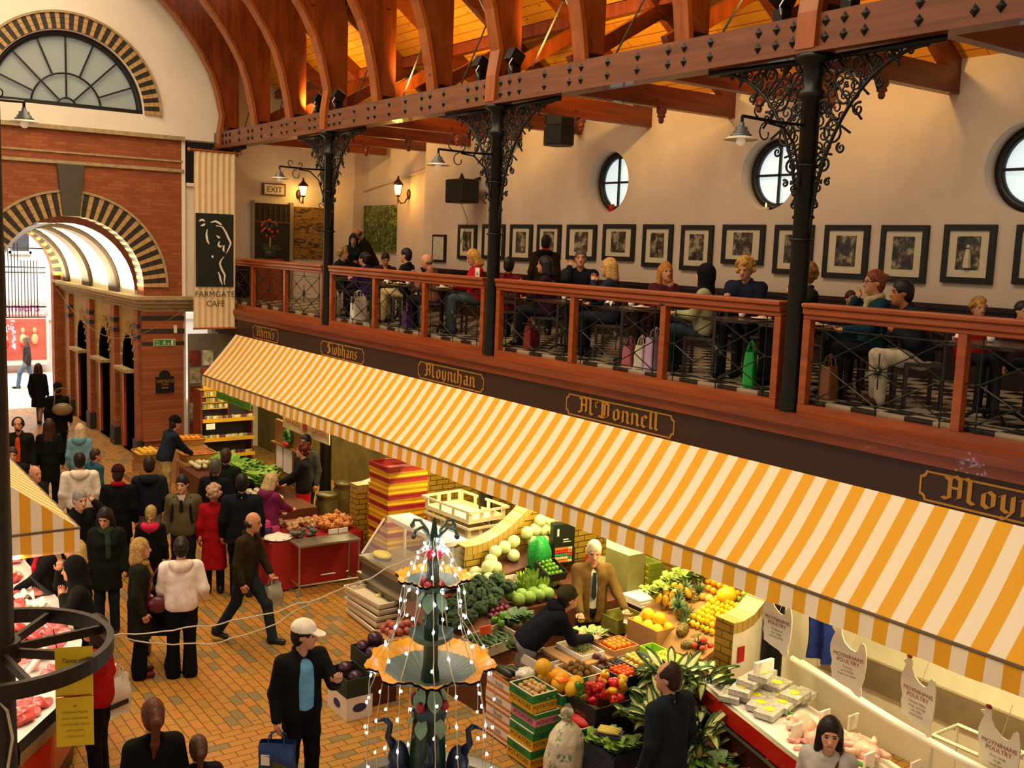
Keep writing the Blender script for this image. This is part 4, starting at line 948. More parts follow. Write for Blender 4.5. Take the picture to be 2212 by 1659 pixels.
def person(label, loc, face, H=1.72, hair='short', hc='#2a1c10', top='#14161c', legs='#191a20', pose='stand', lean=0, head=(0, 0), L='down', Rr='down', skn=0, q=.0115, coat=0, fem=False, skirt=0,
           shirt=None, hood=None, scarf=None, hat=None, build=1., group=None, stride=.0, seat=.46, z0=0, shoe=None, extra=None, cuff=0, beard=False, glasses=False, shirtw=.05):
    """face: compass direction in degrees (0 = +x) the body looks along; arms: 'down' or a hand target (forward, left, up) in body space"""
    s = H/1.75; root = thing('person', label, 'person', (loc[0], loc[1], z0), R(face), group)
    A = lambda *p: np.array(p, float)*s
    T = roty(R(lean)); hipz = .93 if pose != 'sit' else seat/s+.1; hip = A(0, 0, hipz)
    up_ = lambda x, y, z: hip+T @ (A(x, y, z-.93))       # torso space (standing heights)
    wd = (.88 if fem else 1.)*build
    sk = SD(); tp = SD(); lg = SD(); sh = SD()
    b = build
    # legs
    LEG = {}
    for sd_ in (1, -1):
        hp = hip+A(0, .085*sd_*wd, -.02)
        if pose == 'sit': kn = hip+A(.42, .1*sd_, .0); an = A(.40+.08*sd_*stride, .1*sd_, .09)
        elif pose == 'walk':
            f_ = stride*sd_; an = A(-f_*.9 if sd_ > 0 else f_*-.9, .07*sd_, .09+(.05 if f_*sd_ > 0 and sd_ > 0 else 0)); an = A(f_, .07*sd_, .09+(.07 if f_ < 0 else 0)); kn = (hp+an)/2+A(.07+.05*abs(f_), 0, .02)
        else: an = A(-.01+.05*stride*sd_, .1*sd_, .09); kn = (hp+an)/2+A(.025, .005*sd_, 0)
        LEG[sd_] = (hp, kn, an)
        sk.chain([hp, kn, an], [.085*b*s, .055*s, .042*s])
        off = .012*s
        lg.chain([hp, hp*.5+kn*.5, kn, an+A(0, 0, -.035)], [.1*b*s, .088*b*s, .07*s, (.062+cuff)*s], .03)
        toe = A(.15, 0, -.05) if not (pose == 'walk' and an[0] < 0) else A(.12, 0, -.09)
        sk.cone(an+A(-.03, 0, -.05), an+toe, .03*s, .022*s)
        sh.p.append(('c', an+A(-.045, 0, -.05), an+toe, .042*s, .036*s, .02)); sh.cone(an+A(-.03, 0, 0), an+A(-.02, 0, -.04), .045*s, .045*s)
    lg.cone(hip+A(0, .055*wd, .0), hip+A(0, -.055*wd, .0), .115*b*s, .115*b*s, .05)
    # torso
    for sd_ in (1, -1):
        sk.cone(up_(0, .06*wd*sd_, .97), up_(0, .055*wd*sd_, 1.12), .095*b*s, .085*b*s, .06); sk.cone(up_(0, .055*wd*sd_, 1.12), up_(.005, .085*wd*sd_, 1.32), .085*b*s, .1*b*s, .06)
        e = .022
        z_lo = .93-coat
        if coat > .12:
            if pose == 'sit': pass
            else: tp.cone(hip+A(0, .06*sd_*wd, -.02), hip+A(0, .075*sd_*wd, -coat), (.105*b+e)*s, (.115*b+e)*s, .07)
        else: tp.cone(up_(0, .06*wd*sd_, z_lo), up_(0, .06*wd*sd_, 1.0), (.1*b+e)*s, (.098*b+e)*s, .06)
        tp.cone(up_(0, .06*wd*sd_, .97), up_(0, .057*wd*sd_, 1.12), (.1*b+e)*s, (.09*b+e)*s, .06); tp.cone(up_(0, .057*wd*sd_, 1.12), up_(.005, .09*wd*sd_, 1.33), (.09*b+e)*s, (.1*b+e)*s, .06)
        tp.cone(up_(0, .05*wd*sd_, 1.43), up_(-.01, .165*wd*sd_, 1.4), .06*s, .068*s, .05)
        if fem: tp.ell(up_(.095, .065*sd_, 1.27), A(.06, .07, .065), .04)
    nk = up_(0, 0, 1.44); sk.cone(up_(-.01, 0, 1.4), up_(.015, 0, 1.56), .058*s, .052*s, .03)
    # arms
    hands = {}
    for sd_, tg in ((1, L), (-1, Rr)):
        S0 = up_(-.01, .185*wd*sd_, 1.4)
        if isinstance(tg, str): tgt = S0+A(.05 if tg == 'down' else .2, .07*sd_, -.52); hint = A(-1, .3*sd_, 0)
        else: tgt = hip+A(*tg)-A(0, 0, .93) if len(tg) == 3 else None; hint = A(.3 if tg[2] > 1.28 else -.3, .4*sd_, -1.2)
        el, wr = ik(S0, tgt, .29*s, .25*s, hint); fo = (wr-el)/np.linalg.norm(wr-el)
        sk.chain([S0, el, wr], [.05*s, .04*s, .027*s], .03)
        w2 = wr-fo*.015*s
        tp.chain([S0, el, w2], [.075*b*s, .062*s, .05*s], .035)
        # hand: palm, four unequal bent fingers, thumb from the side
        side = np.cross(fo, A(0, 0, 1) if abs(fo[2]) < .9 else A(1, 0, 0)); side /= np.linalg.norm(side); nrm = np.cross(side, fo)
        if isinstance(tg, str): side = A(1, 0, 0)/s; side = side-fo*(side@fo); side /= np.linalg.norm(side); nrm = np.cross(fo, side)*sd_
        pc = wr+fo*.05*s; sk.cone(wr, pc, .026*s, .032*s, .015); sk.cone(pc-side*.02*s, pc+side*.02*s, .022*s, .022*s, .012)
        curl = .35 if isinstance(tg, str) else .55
        for j, (o_, ln) in enumerate(((-.03, .062), (-.01, .072), (.011, .067), (.03, .052))):
            p0 = pc+side*o_*s+fo*.02*s; p1 = p0+(fo*math.cos(curl)+nrm*math.sin(curl))*ln*.55*s; p2 = p1+(fo*math.cos(curl*2.4)+nrm*math.sin(curl*2.4))*ln*.5*s
            sk.chain([p0, p1, p2], [.0105*s, .0098*s, .0088*s], .006)
        th0 = wr+fo*.02*s+side*.028*s; sk.chain([th0, th0+(side*.7+fo*.6)*.035*s, th0+(side*.55+fo*1.0+nrm*.3)*.062*s], [.013*s, .0115*s, .0095*s], .006)
        hands[sd_] = pc+fo*.03*s
    # head
    hy, hp_ = head; Hm = T @ rotz(R(hy)) @ roty(R(hp_)-R(lean)*.65); hc0 = up_(.02, 0, 1.54)
    hw = lambda x, y, z: hc0+Hm @ (A(x, y, z))
    sk.ell(hw(.005, 0, .12), A(.098, .078, .105), .02, Hm); sk.ell(hw(.035, 0, .055), A(.068, .06, .08), .03, Hm); sk.cone(hw(.075, 0, .0), hw(.07, 0, .01), .03*s, .035*s, .03)
    sk.cone(hw(.1, 0, .1), hw(.118, 0, .066), .011*s, .017*s, .012); sk.cone(hw(.085, .032, .128), hw(.085, -.032, .128), .016*s, .016*s, .012)
    for sd_ in (1, -1): sk.ell(hw(-.005, .079*sd_, .09), A(.02, .011, .032), .008, Hm)
    sk.cone(hw(.093, .02, .03), hw(.093, -.02, .03), .011*s, .011*s, .01)
    for sd_ in (1, -1): sk.minus(hw(.103, .033*sd_, .105), A(.014, .016, .011), Hm)
    pt = [(1, hw(.1, 0, .031), A(.02, .02, .0062))]+[(2, hw(.09, .033*sd_, .104), A(.022, .016, .0085)) for sd_ in (1, -1)]+[(3, hw(.1, .036*sd_, .128), A(.02, .022, .0065)) for sd_ in (1, -1)]
    hm = haircol(hc)
    if beard: pt.append((3, hw(.085, 0, .005), A(.05, .05, .022)))
    hq = min(q, .0095)
    obj('body', sd_mesh('body', sk, q if q > .009 else q, [skin(skn), m_lip, m_eye, hm], pt), root)
    # clothes
    tcol = cloth(top); lcol = cloth(legs)
    if pose == 'sit' or True:
        if coat <= .12: tp.below(up_(0, 0, .93-coat-.06), T @ np.array([0, 0, -1.]))
        else: tp.below(hip+A(0, 0, -coat), (0, 0, -1))
    tp.minus(up_(.055, 0, 1.54), A(.075, .062, .1))
    if shirt:
        tp.minus(up_(.17, 0, 1.14), A(.15, shirtw, .46)); s2 = SD()
        for sd_ in (1, -1): s2.cone(up_(.0, .05*wd*sd_, .95), up_(0, .055*wd*sd_, 1.33), .112*b*s, .107*b*s, .05)
        s2.below(up_(0, 0, .9), (0, 0, -1)); obj('shirt', sd_mesh('shirt', s2, q*1.2, cloth(shirt)), root)
    if isinstance(hood, str):
        hs = SD(); hs.ell(up_(-.09, 0, 1.43), A(.075, .13, .085), .03); hs.cone(up_(.06, .075, 1.42), up_(-.06, .1, 1.46), .035*s, .05*s); hs.cone(up_(.06, -.075, 1.42), up_(-.06, -.1, 1.46), .035*s, .05*s)
        obj('hood', sd_mesh('hood', hs, q*1.2, cloth(hood)), root)
    else:
        for sd_ in (1, -1): tp.cone(up_(.06, .035*sd_, 1.43), up_(-.05, .04*sd_, 1.49), .026*s, .034*s, .03)
    obj('jacket' if coat or not fem else 'top', sd_mesh('jacket', tp, q*1.15, tcol), root)
    if skirt:
        ks = SD()
        for sd_ in (1, -1): ks.cone(hip+A(0, .05*sd_, .02), hip+A(.01, .07*sd_, -skirt), .12*b*s, .125*b*s, .08)
        ks.below(hip+A(0, 0, -skirt), (0, 0, -1)); obj('skirt', sd_mesh('skirt', ks, q*1.2, lcol), root)
    else: obj('trousers', sd_mesh('trousers', lg, q*1.15, lcol), root)
    sh.below(A(0, 0, .002), (0, 0, -1)) if pose != 'sit' else None
    obj('shoe', sd_mesh('shoes', sh, q*1.1, cloth(shoe, .5) if shoe else m_shoe), root)
    if scarf:
        ss = SD(); n = 10
        for i in range(n):
            a, c = 2*PI*i/n, 2*PI*(i+1)/n; ss.cone(up_(.01+.075*math.cos(a), .075*math.sin(a), 1.475-.025*math.cos(a)), up_(.01+.075*math.cos(c), .075*math.sin(c), 1.475-.025*math.cos(c)), .036*s, .036*s, .02)
        ss.chain([up_(.09, .03, 1.44), up_(.13, .04, 1.3), up_(.125, .045, 1.1)], [.035*s, .038*s, .035*s]); obj('scarf', sd_mesh('scarf', ss, q*1.1, cloth(scarf)), root)
    # hair
    hs = SD(); top_ = A(.112, .09, .116)
    if hair in ('short', 'long', 'bob', 'pony', 'bun', 'curly', 'plait', 'receding'):
        hs.ell(hw(-.008, 0, .13), top_, .02, Hm); hs.ell(hw(-.045, 0, .07), A(.068, .08, .085), .02, Hm)
        if hair == 'receding': hs.minus(hw(.1, 0, .2), A(.12, .075, .1), Hm)
        hs.minus(hw(.105, 0, .03), A(.105, .083, .128), Hm)
        for sd_ in (1, -1): hs.minus(hw(.03, .09*sd_, .07), A(.035, .03, .045), Hm) if hair in ('short', 'receding', 'pony', 'bun', 'plait') else None
    if hair in ('long', 'bob'):
        zl = -.17 if hair == 'long' else -.03
        for sd_ in (1, -1): hs.cone(hw(-.005, .078*sd_, .12), hw(-.015, .088*sd_, zl), .03*s, .042*s, .03); hs.cone(hw(-.06, .04*sd_, .12), hw(-.08, .05*sd_, zl-.02), .05*s, .055*s, .04)
    if hair == 'curly':
        r3 = random.Random(len(label))
        for i in range(42):
            a, c = r3.random()*2*PI, r3.uniform(-.5, 1.4); x, y, z = math.cos(a)*math.cos(c), math.sin(a)*math.cos(c), math.sin(c)
            if x > .45 and z < .62: continue
            hs.ell(hw(-.01+x*.115, y*.1, .12+z*.12), A(.036, .036, .036), .01)
    if hair in ('pony', 'plait'):
        if hair == 'pony': hs.chain([hw(-.11, 0, .15), hw(-.15, 0, .1), hw(-.145, .01, -.08), hw(-.13, .02, -.2)], [.03*s, .036*s, .032*s, .012*s])
        else:
            for i in range(9): hs.ell(hw(-.11-.02*math.sin(i*.5), .008*(-1)**i, .08-.045*i), A(.026, .026, .03), .006)
    if hair == 'bun': hs.ell(hw(-.12, 0, .15), A(.045, .05, .045), .02)
    if hair == 'fringe':
        hs.ell(hw(-.01, 0, .075), A(.1, .092, .06), .02, Hm); hs.minus(hw(.1, 0, .08), A(.115, .12, .12), Hm); hs.minus(hw(-.01, 0, .19), A(.12, .1, .09), Hm)
    if hs.p: obj('hair', sd_mesh('hair', hs, min(q, .011), hm), root)
    if hat:
        k, c = hat; h2 = SD()
        if k == 'cap':
            h2.ell(hw(-.005, 0, .155), A(.118, .096, .098), .01, Hm); h2.below(hw(0, 0, .135), Hm @ np.array([0, 0, -1.])); v_ = SD()
            cp0 = obj('cap', sd_mesh('cap', h2, min(q, .009), cloth(c, .8)), root)
            for i in range(7): a = R(-54+18*i); v_.cone(hw(.07, .055*math.sin(a), .145), hw(.09+.105*math.cos(a), .085*math.sin(a), .12), .009*s, .008*s, .03)
            obj('cap_peak', sd_mesh('cap_peak', v_, min(q, .008), cloth(c, .8)), cp0)
        elif k == 'beanie':
            h2.ell(hw(-.012, 0, .15), A(.12, .1, .115), .01, Hm); h2.below(hw(0, 0, .125), Hm @ np.array([-.25, 0, -1.])); h2.chain([hw(-.1, 0, .1), hw(-.02, .1, .12), hw(.1, .04, .14), hw(.1, -.04, .14), hw(-.02, -.1, .12), hw(-.1, 0, .1)], [.012*s]*6, .01)
            obj('beanie', sd_mesh('beanie', h2, min(q, .01), cloth(c)), root)
        elif k == 'hijab':
            h2.ell(hw(-.01, 0, .12), A(.125, .105, .135), .03, Hm); h2.cone(hw(-.02, 0, .02), up_(0, 0, 1.4), .1*s, .12*s, .05); h2.cone(up_(.02, .06, 1.4), up_(.02, -.06, 1.4), .085*s, .085*s, .05); h2.minus(hw(.12, 0, .07), A(.08, .062, .09), Hm)
            obj('headscarf', sd_mesh('headscarf', h2, q, cloth(c)), root)
        elif k == 'hood':
            h2.ell(hw(-.015, 0, .12), A(.13, .112, .14), .03, Hm); h2.cone(hw(-.03, 0, .02), up_(-.02, 0, 1.43), .1*s, .13*s, .05); h2.minus(hw(.13, 0, .07), A(.09, .07, .1), Hm)
            obj('raised_hood', sd_mesh('raised_hood', h2, q, cloth(c)), root)
        elif k == 'phones':
            pts = [hw(0, .1*math.sin(R(a)), .12+.115*math.cos(R(a))) for a in range(-90, 91, 15)]; MB().path(pts, .012, 6).ball(hw(0, .095, .1), .035, .02, .04).ball(hw(0, -.095, .1), .035, .02, .04).build('headphones', m_iron, root, True)
    if glasses:
        g_ = MB()
        for sd_ in (1, -1):
            g_.path([hw(.112+.0*i, (.034+.021*math.cos(i*PI/6))*sd_, .104+.016*math.sin(i*PI/6)) for i in range(12)], .003, 4, closed=True); g_.path([hw(.11, .055*sd_, .108), hw(0, .082*sd_, .11)], .003, 4)
        g_.build('glasses', m_iron, root)
    root_hands = [(root.matrix_basis @ Vector((float(p[0]), float(p[1]), float(p[2])))) for p in (hands[1], hands[-1])]
    return root, root_hands, up_
# ================================================================ the people on the market floor
BK = '#14140f'; NAVY = '#15171f'; JEAN = '#25313c'
def bag(loc, label, c, w=.3, h=.34, d=.1, rz=0., hl=.12, soft_=.02, name='carrier_bag', deco=None):
    th = thing(name, label, 'bag', loc, rz)
    mb = MB(); mb.grid(lambda u, v_: ((w/2*(1-.06*v_))*max(-1, min(1, 1.35*math.cos(2*PI*u))), (d/2)*(1-.3*v_)*max(-1, min(1, 1.35*math.sin(2*PI*u)))+soft_*math.sin(9*u+7*v_), h*v_), 24, 6, closeu=True)
    n = len(mb.v); mb.add([mb.v[i] for i in range(24)], [tuple(range(24))[::-1]]); mb.build('sack', P('bag_'+c[1:], c, .45, var=.1, vs=9, bump=.4, bs=16), th, True)
    hb = MB()
    for s_ in (1, -1): hb.path([(-w*.22, s_*d*.3, h-.01), (-w*.2, s_*d*.2, h+hl*.6), (0, 0, h+hl), (w*.2, s_*d*.2, h+hl*.6), (w*.22, s_*d*.3, h-.01)], .008, 5)
    hb.build('handle', P('bag_handle_'+c[1:], c, .5), th)
    if deco: deco(th)
    return th
pp, hd, _ = person('man in a cream baseball cap, open black jacket and pale blue shirt, carrying a bag', (3.8, 8.5), -88, 1.78, top='#12110d', legs='#0d0d0f', shirt='#6fa9c4', shirtw=.085, hat=('cap', '#f0dcc0'), head=(52, 4), L=(.38, .16, 1.3), q=.0085, hc='#1a120a', stride=.6)
def deco_a(th):
    MB().box(-.13, -.05, -.075, -.066, .14, .24).build('printed_panel', m_white, th); MB().box(-.02, .12, -.075, -.066, .04, .18).build('photo_panel', P('bag_print', '#4a4a20', .5, var=.6, vs=40), th)
h_ = hd[1]; bag((h_.x, h_.y, h_.z-.44), 'blue printed carrier bag in the right hand of the man in the cream cap', '#1c3a6a', .34, .34, .14, R(-40), .11, deco=deco_a)
pp, hd, _ = person('balding man in a brown jacket and jeans striding past the red-clothed table', (4.81, 12.55), -48, 1.75, hair='fringe', hc='#2a2014', top='#2e2412', legs='#232c30', pose='walk', stride=.36, coat=.1, L=(.3, .2, .82), lean=6, head=(10, 6), q=.01, shirt='#25282a')
h_ = hd[0]; bag((h_.x, h_.y, h_.z-.4), 'pale translucent plastic bag held by the striding man in brown', '#a8a894', .26, .32, .12, R(20), .1)
person('woman in a short white quilted jacket seen from behind, beside a pushchair', (3.77, 11.9), 72, 1.7, hair='bun', hc='#1a110a', fem=True, top='#ecdccc', hood='#e2d0bc', legs='#0e0d10', L=(.2, .24, .92), Rr=(.12, -.28, .95), q=.0095, cuff=.03, build=1.12)
pp, hd, _ = person('fair-haired woman in a long dark green coat and mustard scarf, turned to the right', (3.35, 12.16), -12, 1.68, hair='bob', hc='#a88444', fem=True, top='#1e2014', coat=.42, scarf='#a07a30', legs='#0e0c0e', q=.0095, L=(.25, .14, 1.0), cuff=.03, shoe='#5a1c12')
def hbag(loc, label, c, rz=0, sz=1., strap=None):
    th = thing('handbag', label, 'bag', loc, rz); mb = MB(); mb.ball((0, 0, 0), .15*sz, .06*sz, .1*sz, 14, 9); mb.build('body', P('leather_'+c[1:], c, .35, var=.15), th, True)
    MB().path([(-.12*sz, 0, .05), (-.09*sz, 0, .3*sz), (0, 0, (strap or .5)), (.09*sz, 0, .3*sz), (.12*sz, 0, .05)], .012, 6).build('strap', P('leather_'+c[1:], c), th); return th
hbag((3.52, 11.96, .92), 'maroon leather handbag on the shoulder of the woman with the mustard scarf', '#5a1420', R(-10), 1., .46)
th = thing('pushchair', 'dark folded pushchair standing between the mustard-scarf woman and the white-jacket woman', 'pushchair', (3.62, 12.42, 0), R(60))
MB().path([(-.2, -.16, 1.0), (.05, -.16, .5), (.3, -.16, .12)], .016, 6).path([(-.2, .16, 1.0), (.05, .16, .5), (.3, .16, .12)], .016, 6).path([(-.2, -.16, 1.0), (-.2, .16, 1.0)], .016, 6).path([(.15, -.16, .5), (-.2, -.17, .1)], .014, 6).path([(.15, .16, .5), (-.2, .17, .1)], .014, 6).build('frame', m_iron, th)
MB().grid(lambda u, v_: (.02+.25*math.sin(v_*2.6), -.15+.3*u, .85-.55*v_), 6, 10).build('seat_cloth', cloth('#101014'), th, True)
for dx, dy in ((.3, .17), (.3, -.17), (-.2, .18), (-.2, -.18)): MB().lathe([(0, -.02), (.08, -.02), (.08, .02), (0, .02)], 12).move(Matrix.Translation((dx, dy, .085)) @ Matrix.Rotation(PI/2, 4, 'X')).build('wheel', m_iron, th)
person('man in headphones with an orange shirt under a black jacket, facing the camera', (3.58, 20.88), -112, 1.76, hair='receding', hc='#2a2018', top=BK, shirt='#c84a12', hat=('phones', 0), q=.012, beard=True)
pp, hd, _ = person('woman with long brown hair and a black coat, walking towards the passage', (4.1, 20.83), 70, 1.7, hair='long', hc='#3a1c0c', fem=True, top='#100f0d', coat=.4, legs='#100f10', q=.012)
hbag((4.5, 20.6, 1.12), 'bulky black shoulder bag of the long-haired woman in the black coat', '#15150f', 0, 1.3, .4)
person('person in a black coat with a tan satchel, entering the passage', (5.18, 25.26), 72, 1.78, hat=('beanie', '#0e0c0a'), top='#0d0c0a', coat=.3, legs='#0d0c0a', q=.013)
hbag((5.22, 25.02, 1.22), 'tan satchel across the back of the person in black entering the passage', '#7a6848', R(-8), 1.5, .5)
person('white-haired person in a pale blue hooded jacket, back to the camera', (4.57, 20.44), 62, 1.64, hair='bob', hc='#c8b088', top='#6c99a8', hood='#5f8a9a', fem=True, coat=.1, legs='#2a2a2c', q=.012)
person('dark-haired person in a white hooded sweatshirt, back to the camera', (3.81, 17.1), 78, 1.76, hc='#160f0a', top='#e8dac6', hood='#e2d2ba', legs='#2a2018', q=.0115, build=1.1)
person('boy in a teal and white striped jumper, looking right', (4.4, 18.62), 20, 1.5, hc='#3a2410', top='#2e5260', q=.0115, legs='#2a2c34', head=(-25, 0))
person('person in black with a dark red hat and red scarf, back to the camera', (4.13, 16.06), 66, 1.72, hat=('beanie', '#2e0e12'), top='#0e0d0b', scarf='#a01420', coat=.3, legs=BK, q=.0115)
person('man in a navy jacket with its hood down and grey jeans, back to the camera', (4.63, 16.17), 70, 1.8, hc='#2a1a10', top='#181c26', hood='#161a22', legs='#6e6a66', q=.0115)
person('man in a dark jacket and beige trousers bending over the fruit baskets', (6.01, 19.98), 5, 1.78, hat=('beanie', '#0d0d0d'), top='#1c2430', legs='#b09a62', lean=18, L=(.5, .1, 1.0), Rr=(.5, -.1, 1.0), q=.0115)
pp, hd, T_ = person('young man in an olive school jumper, white collar and tie, wearing a rucksack', (4.75, 14.87), -122, 1.77, hc='#120c08', top='#5a5034', legs='#1a1a20', q=.0105, skn=2, head=(-8, 10), scarf=None)
col_ = MB().prism([(-.06, 0), (.06, 0), (.012, -.13), (-.012, -.13)], ((.115, 0, 1.5), (0, 1, 0), (.25, 0, 1)), .006); col_.build('white_collar', m_white, pp)
MB().prism([(-.02, 0), (.02, 0), (.028, -.16), (0, -.2), (-.028, -.16)], ((.135, 0, 1.43), (0, 1, 0), (.06, 0, 1)), .006).build('tie', cloth('#1a1c2c'), pp)
rk = thing('rucksack', 'dark rucksack whose straps show on the olive-jumper youth', 'bag', (4.75, 14.87, 0), R(-122)); MB().ball((-.2, 0, 1.2), .1, .16, .23).build('pack', cloth('#16161c'), rk, True)
for s_ in (1, -1): MB().path([(-.1, .1*s_, 1.44), (.06, .12*s_, 1.45), (.125, .13*s_, 1.33), (.12, .15*s_, 1.12), (-.08, .17*s_, 1.02)], .02, 6).build('strap', cloth('#16161c'), rk)
person('grey-haired man in black talking on a mobile phone under the left awning corner', (3.23, 14.6), -62, 1.76, hc='#8c8880', top='#0f0e0d', L=(.1, .17, 1.58), q=.0105, head=(-15, 8), skn=2)
person('person with long dark hair in a dark green coat and patterned scarf, looking down', (3.38, 13.76), -112, 1.7, hair='long', hc='#1c1008', fem=True, top='#14170e', coat=.3, scarf='#2a3a26', legs='#1c2430', q=.0105, head=(-10, 22))
person('girl with a long blonde plait over a black hooded top with a pink lining', (4.11, 14.3), 62, 1.5, hair='plait', hc='#a88848', fem=True, top='#100e0e', hood='#c8264a', legs='#16141a', q=.0105)
person('grey-haired man in a black jacket at the vegetable counter, back to the camera', (5.57, 15.84), 45, 1.74, hc='#4e4a44', top='#121216', legs='#1a1a1c', q=.011)
person('brown-haired man in a dark green jacket at the vegetable counter', (6.0, 16.55), 55, 1.74, hc='#382414', top='#141c16', legs='#1a1a1c', q=.0115)
person('person with curly pinkish grey hair and a long red coat, back to the camera', (5.12, 14.62), 66, 1.62, hair='curly', hc='#b08a6c', fem=True, top='#9c1016', coat=.52, legs='#1a1216', q=.011)
person('tall man in a plain dark navy jacket, back to the camera before the red table', (5.42, 14.28), 66, 1.82, hc='#120d09', top='#10131a', coat=.14, legs='#0e0e10', q=.011, build=1.1)
person('person in a purple hooded fleece pointing across the red-clothed table', (6.1, 14.93), 20, 1.64, hair='bob', hc='#b89a6a', fem=True, top='#7a2450', hood='#742048', L=(.42, .1, .95), Rr=(.48, -.06, 1.05), legs='#1a1418', q=.011, coat=.2, head=(-5, 20))
person('stallholder with bushy red curls, black top and long red apron', (7.41, 16.57), 150, 1.72, hair='curly', hc='#5a1e0c', fem=True, top='#161412', legs='#b01410', skirt=.66, L=(.42, .1, 1.05), Rr=(.3, -.15, 1.0), q=.0115)
person('male stallholder in dark grey behind the red-haired stallholder', (7.71, 17.14), -150, 1.76, hc='#140e0a', top='#34322a', legs='#1c1c1c', q=.012, skn=1)
pp, hd, T_ = person('white-haired man in a tan jacket and tie inside the fruit stall', (7.95, 9.3), -118, 1.77, hc='#d8d0b8', top='#6e5226', L=(.34, .34, 1.02), Rr=(.42, -.2, .86), legs='#1c1814', q=.0092, head=(-6, 12), coat=.1, skn=2, shirt='#c8c4b4')
MB().prism([(-.022, 0), (.022, 0), (.032, -.3), (0, -.35), (-.032, -.3)], ((.135, 0, 1.42), (0, 1, 0), (.0, 0, 1)), .006).build('tie', cloth('#26302c'), pp)
h_ = hd[0]; th = thing('paper_bag', 'crumpled white paper bag held out by the white-haired man in the tan jacket', 'bag', (h_.x, h_.y, h_.z-.08), R(-50))
MB().grid(lambda u, v_: (.3*v_-.04, (.05+.05*v_)*math.cos(2*PI*u)+.015*math.sin(14*v_), .04*math.sin(2*PI*u)-.1*v_+.02*math.sin(11*u)), 14, 6, closeu=True).build('paper', P('white_paper', '#f2ead0', .7, var=.03), th, True)
h_ = hd[1]; th = thing('lemon', 'yellow lemon in the right hand of the white-haired man', 'fruit', (h_.x, h_.y, h_.z-.02)); MB().ball((0, 0, 0), .045, .035, .035).build('flesh', P('lemon_skin', '#e8c414', .4, var=.08, bump=.1), th, True)
pp, hd, _ = person('man in an olive beanie and dark jacket leaning over the boxes to pick vegetables', (6.62, 8.82), -22, 1.74, hat=('beanie', '#3a361e'), hc='#20160c', top='#12141c', legs='#8c8c84', lean=48, L=(.62, .1, .95), Rr=(.72, -.12, .98), q=.0092, hood='#10121a', head=(10, -22), skn=2)
person('balding man in a dark navy jacket before the pot plants, seen from behind', (6.11, 6.05), 96, 1.76, hair='receding', hc='#2a170c', top='#1a2026', legs='#14161a', coat=.2, q=.009, head=(25, 0), build=1.08)
pp, hd, _ = person('dark-haired woman in a pale grey jacket with a shoulder strap at the bottom edge', (6.65, 4.8), -150, 1.66, hair='long', hc='#1a0c0a', fem=True, top='#b8b0a4', legs='#2a2a30', q=.0085, head=(10, 5), skn=2)
MB().path([(-.1, .1, 1.36), (.0, .1, 1.42), (.1, .08, 1.32), (.13, -.05, 1.05)], .014, 6).build('shoulder_strap', cloth('#5a4020'), pp)
person('woman with a long brown ponytail in black, back to the camera at the bottom edge', (2.21, 7.67), 84, 1.7, hair='pony', hc='#5a2c14', fem=True, top='#100e0d', legs='#14121a', q=.0095)
person('child with brown hair and a silver clip in dark clothes at the bottom edge', (2.52, 7.55), 80, 1.38, hair='pony', hc='#4a2a16', fem=True, top='#141018', legs='#14121a', q=.0095)
pp, hd, _ = person('person in a red jacket and black trousers behind the hanging yellow sign', (2.3, 9.75), 150, 1.7, hair='bob', hc='#2a1a10', fem=True, top='#a0120e', legs='#0e0c0e', q=.0105, L=(.25, .1, 1.0))
bag((2.62, 10.35, .42), 'white carrier bag with a dark band beside the red-jacketed person', '#d8d0c0', .3, .4, .1, R(25), .14, deco=lambda th: MB().box(-.12, .1, -.058, -.05, .1, .15).build('dark_band', m_frame, th))
person('person in a raised black hood leaning towards the left meat counter', (2.65, 11.68), 168, 1.7, hat=('hood', '#0d0d0a'), top='#10120c', coat=.3, legs='#0e0c0e', lean=10, L=(.25, .0, 1.32), q=.0105)
person('blonde woman with bobbed hair eating at the left meat counter', (2.74, 12.5), 185, 1.66, hair='bob', hc='#b8985a', fem=True, top='#16140e', coat=.3, Rr=(.2, -.05, 1.4), legs='#14121a', q=.0105)
person('older person in a black coat with a red scarf at the left meat counter', (2.5, 13.15), 190, 1.66, hair='receding', hc='#7a4a34', top='#0e0d0d', scarf='#b01420', coat=.3, L=(.4, .0, 1.0), legs='#14121a', q=.011)
person('brown-haired person half hidden behind the left awning', (3.05, 18.4), -100, 1.68, hc='#3a2012', top='#1a1410', q=.014)
person('balding man half hidden behind the left awning edge', (3.06, 16.7), -60, 1.7, hair='fringe', hc='#6a6258', top='#14120f', q=.013)
person('man in a grey jacket and pale jeans walking along the sunlit street', (6.75, 37.5), 170, 1.74, hair='receding', hc='#8a8078', top='#4a4440', legs='#6a8298', pose='walk', stride=.3, q=.016, coat=.1)
person('woman in a black coat and skirt walking down the sunlit street', (5.68, 30.08), 60, 1.68, hair='bob', hc='#3a2014', fem=True, top='#0f1014', coat=.4, pose='walk', stride=.2, q=.015, legs='#7a6458', skirt=.0)
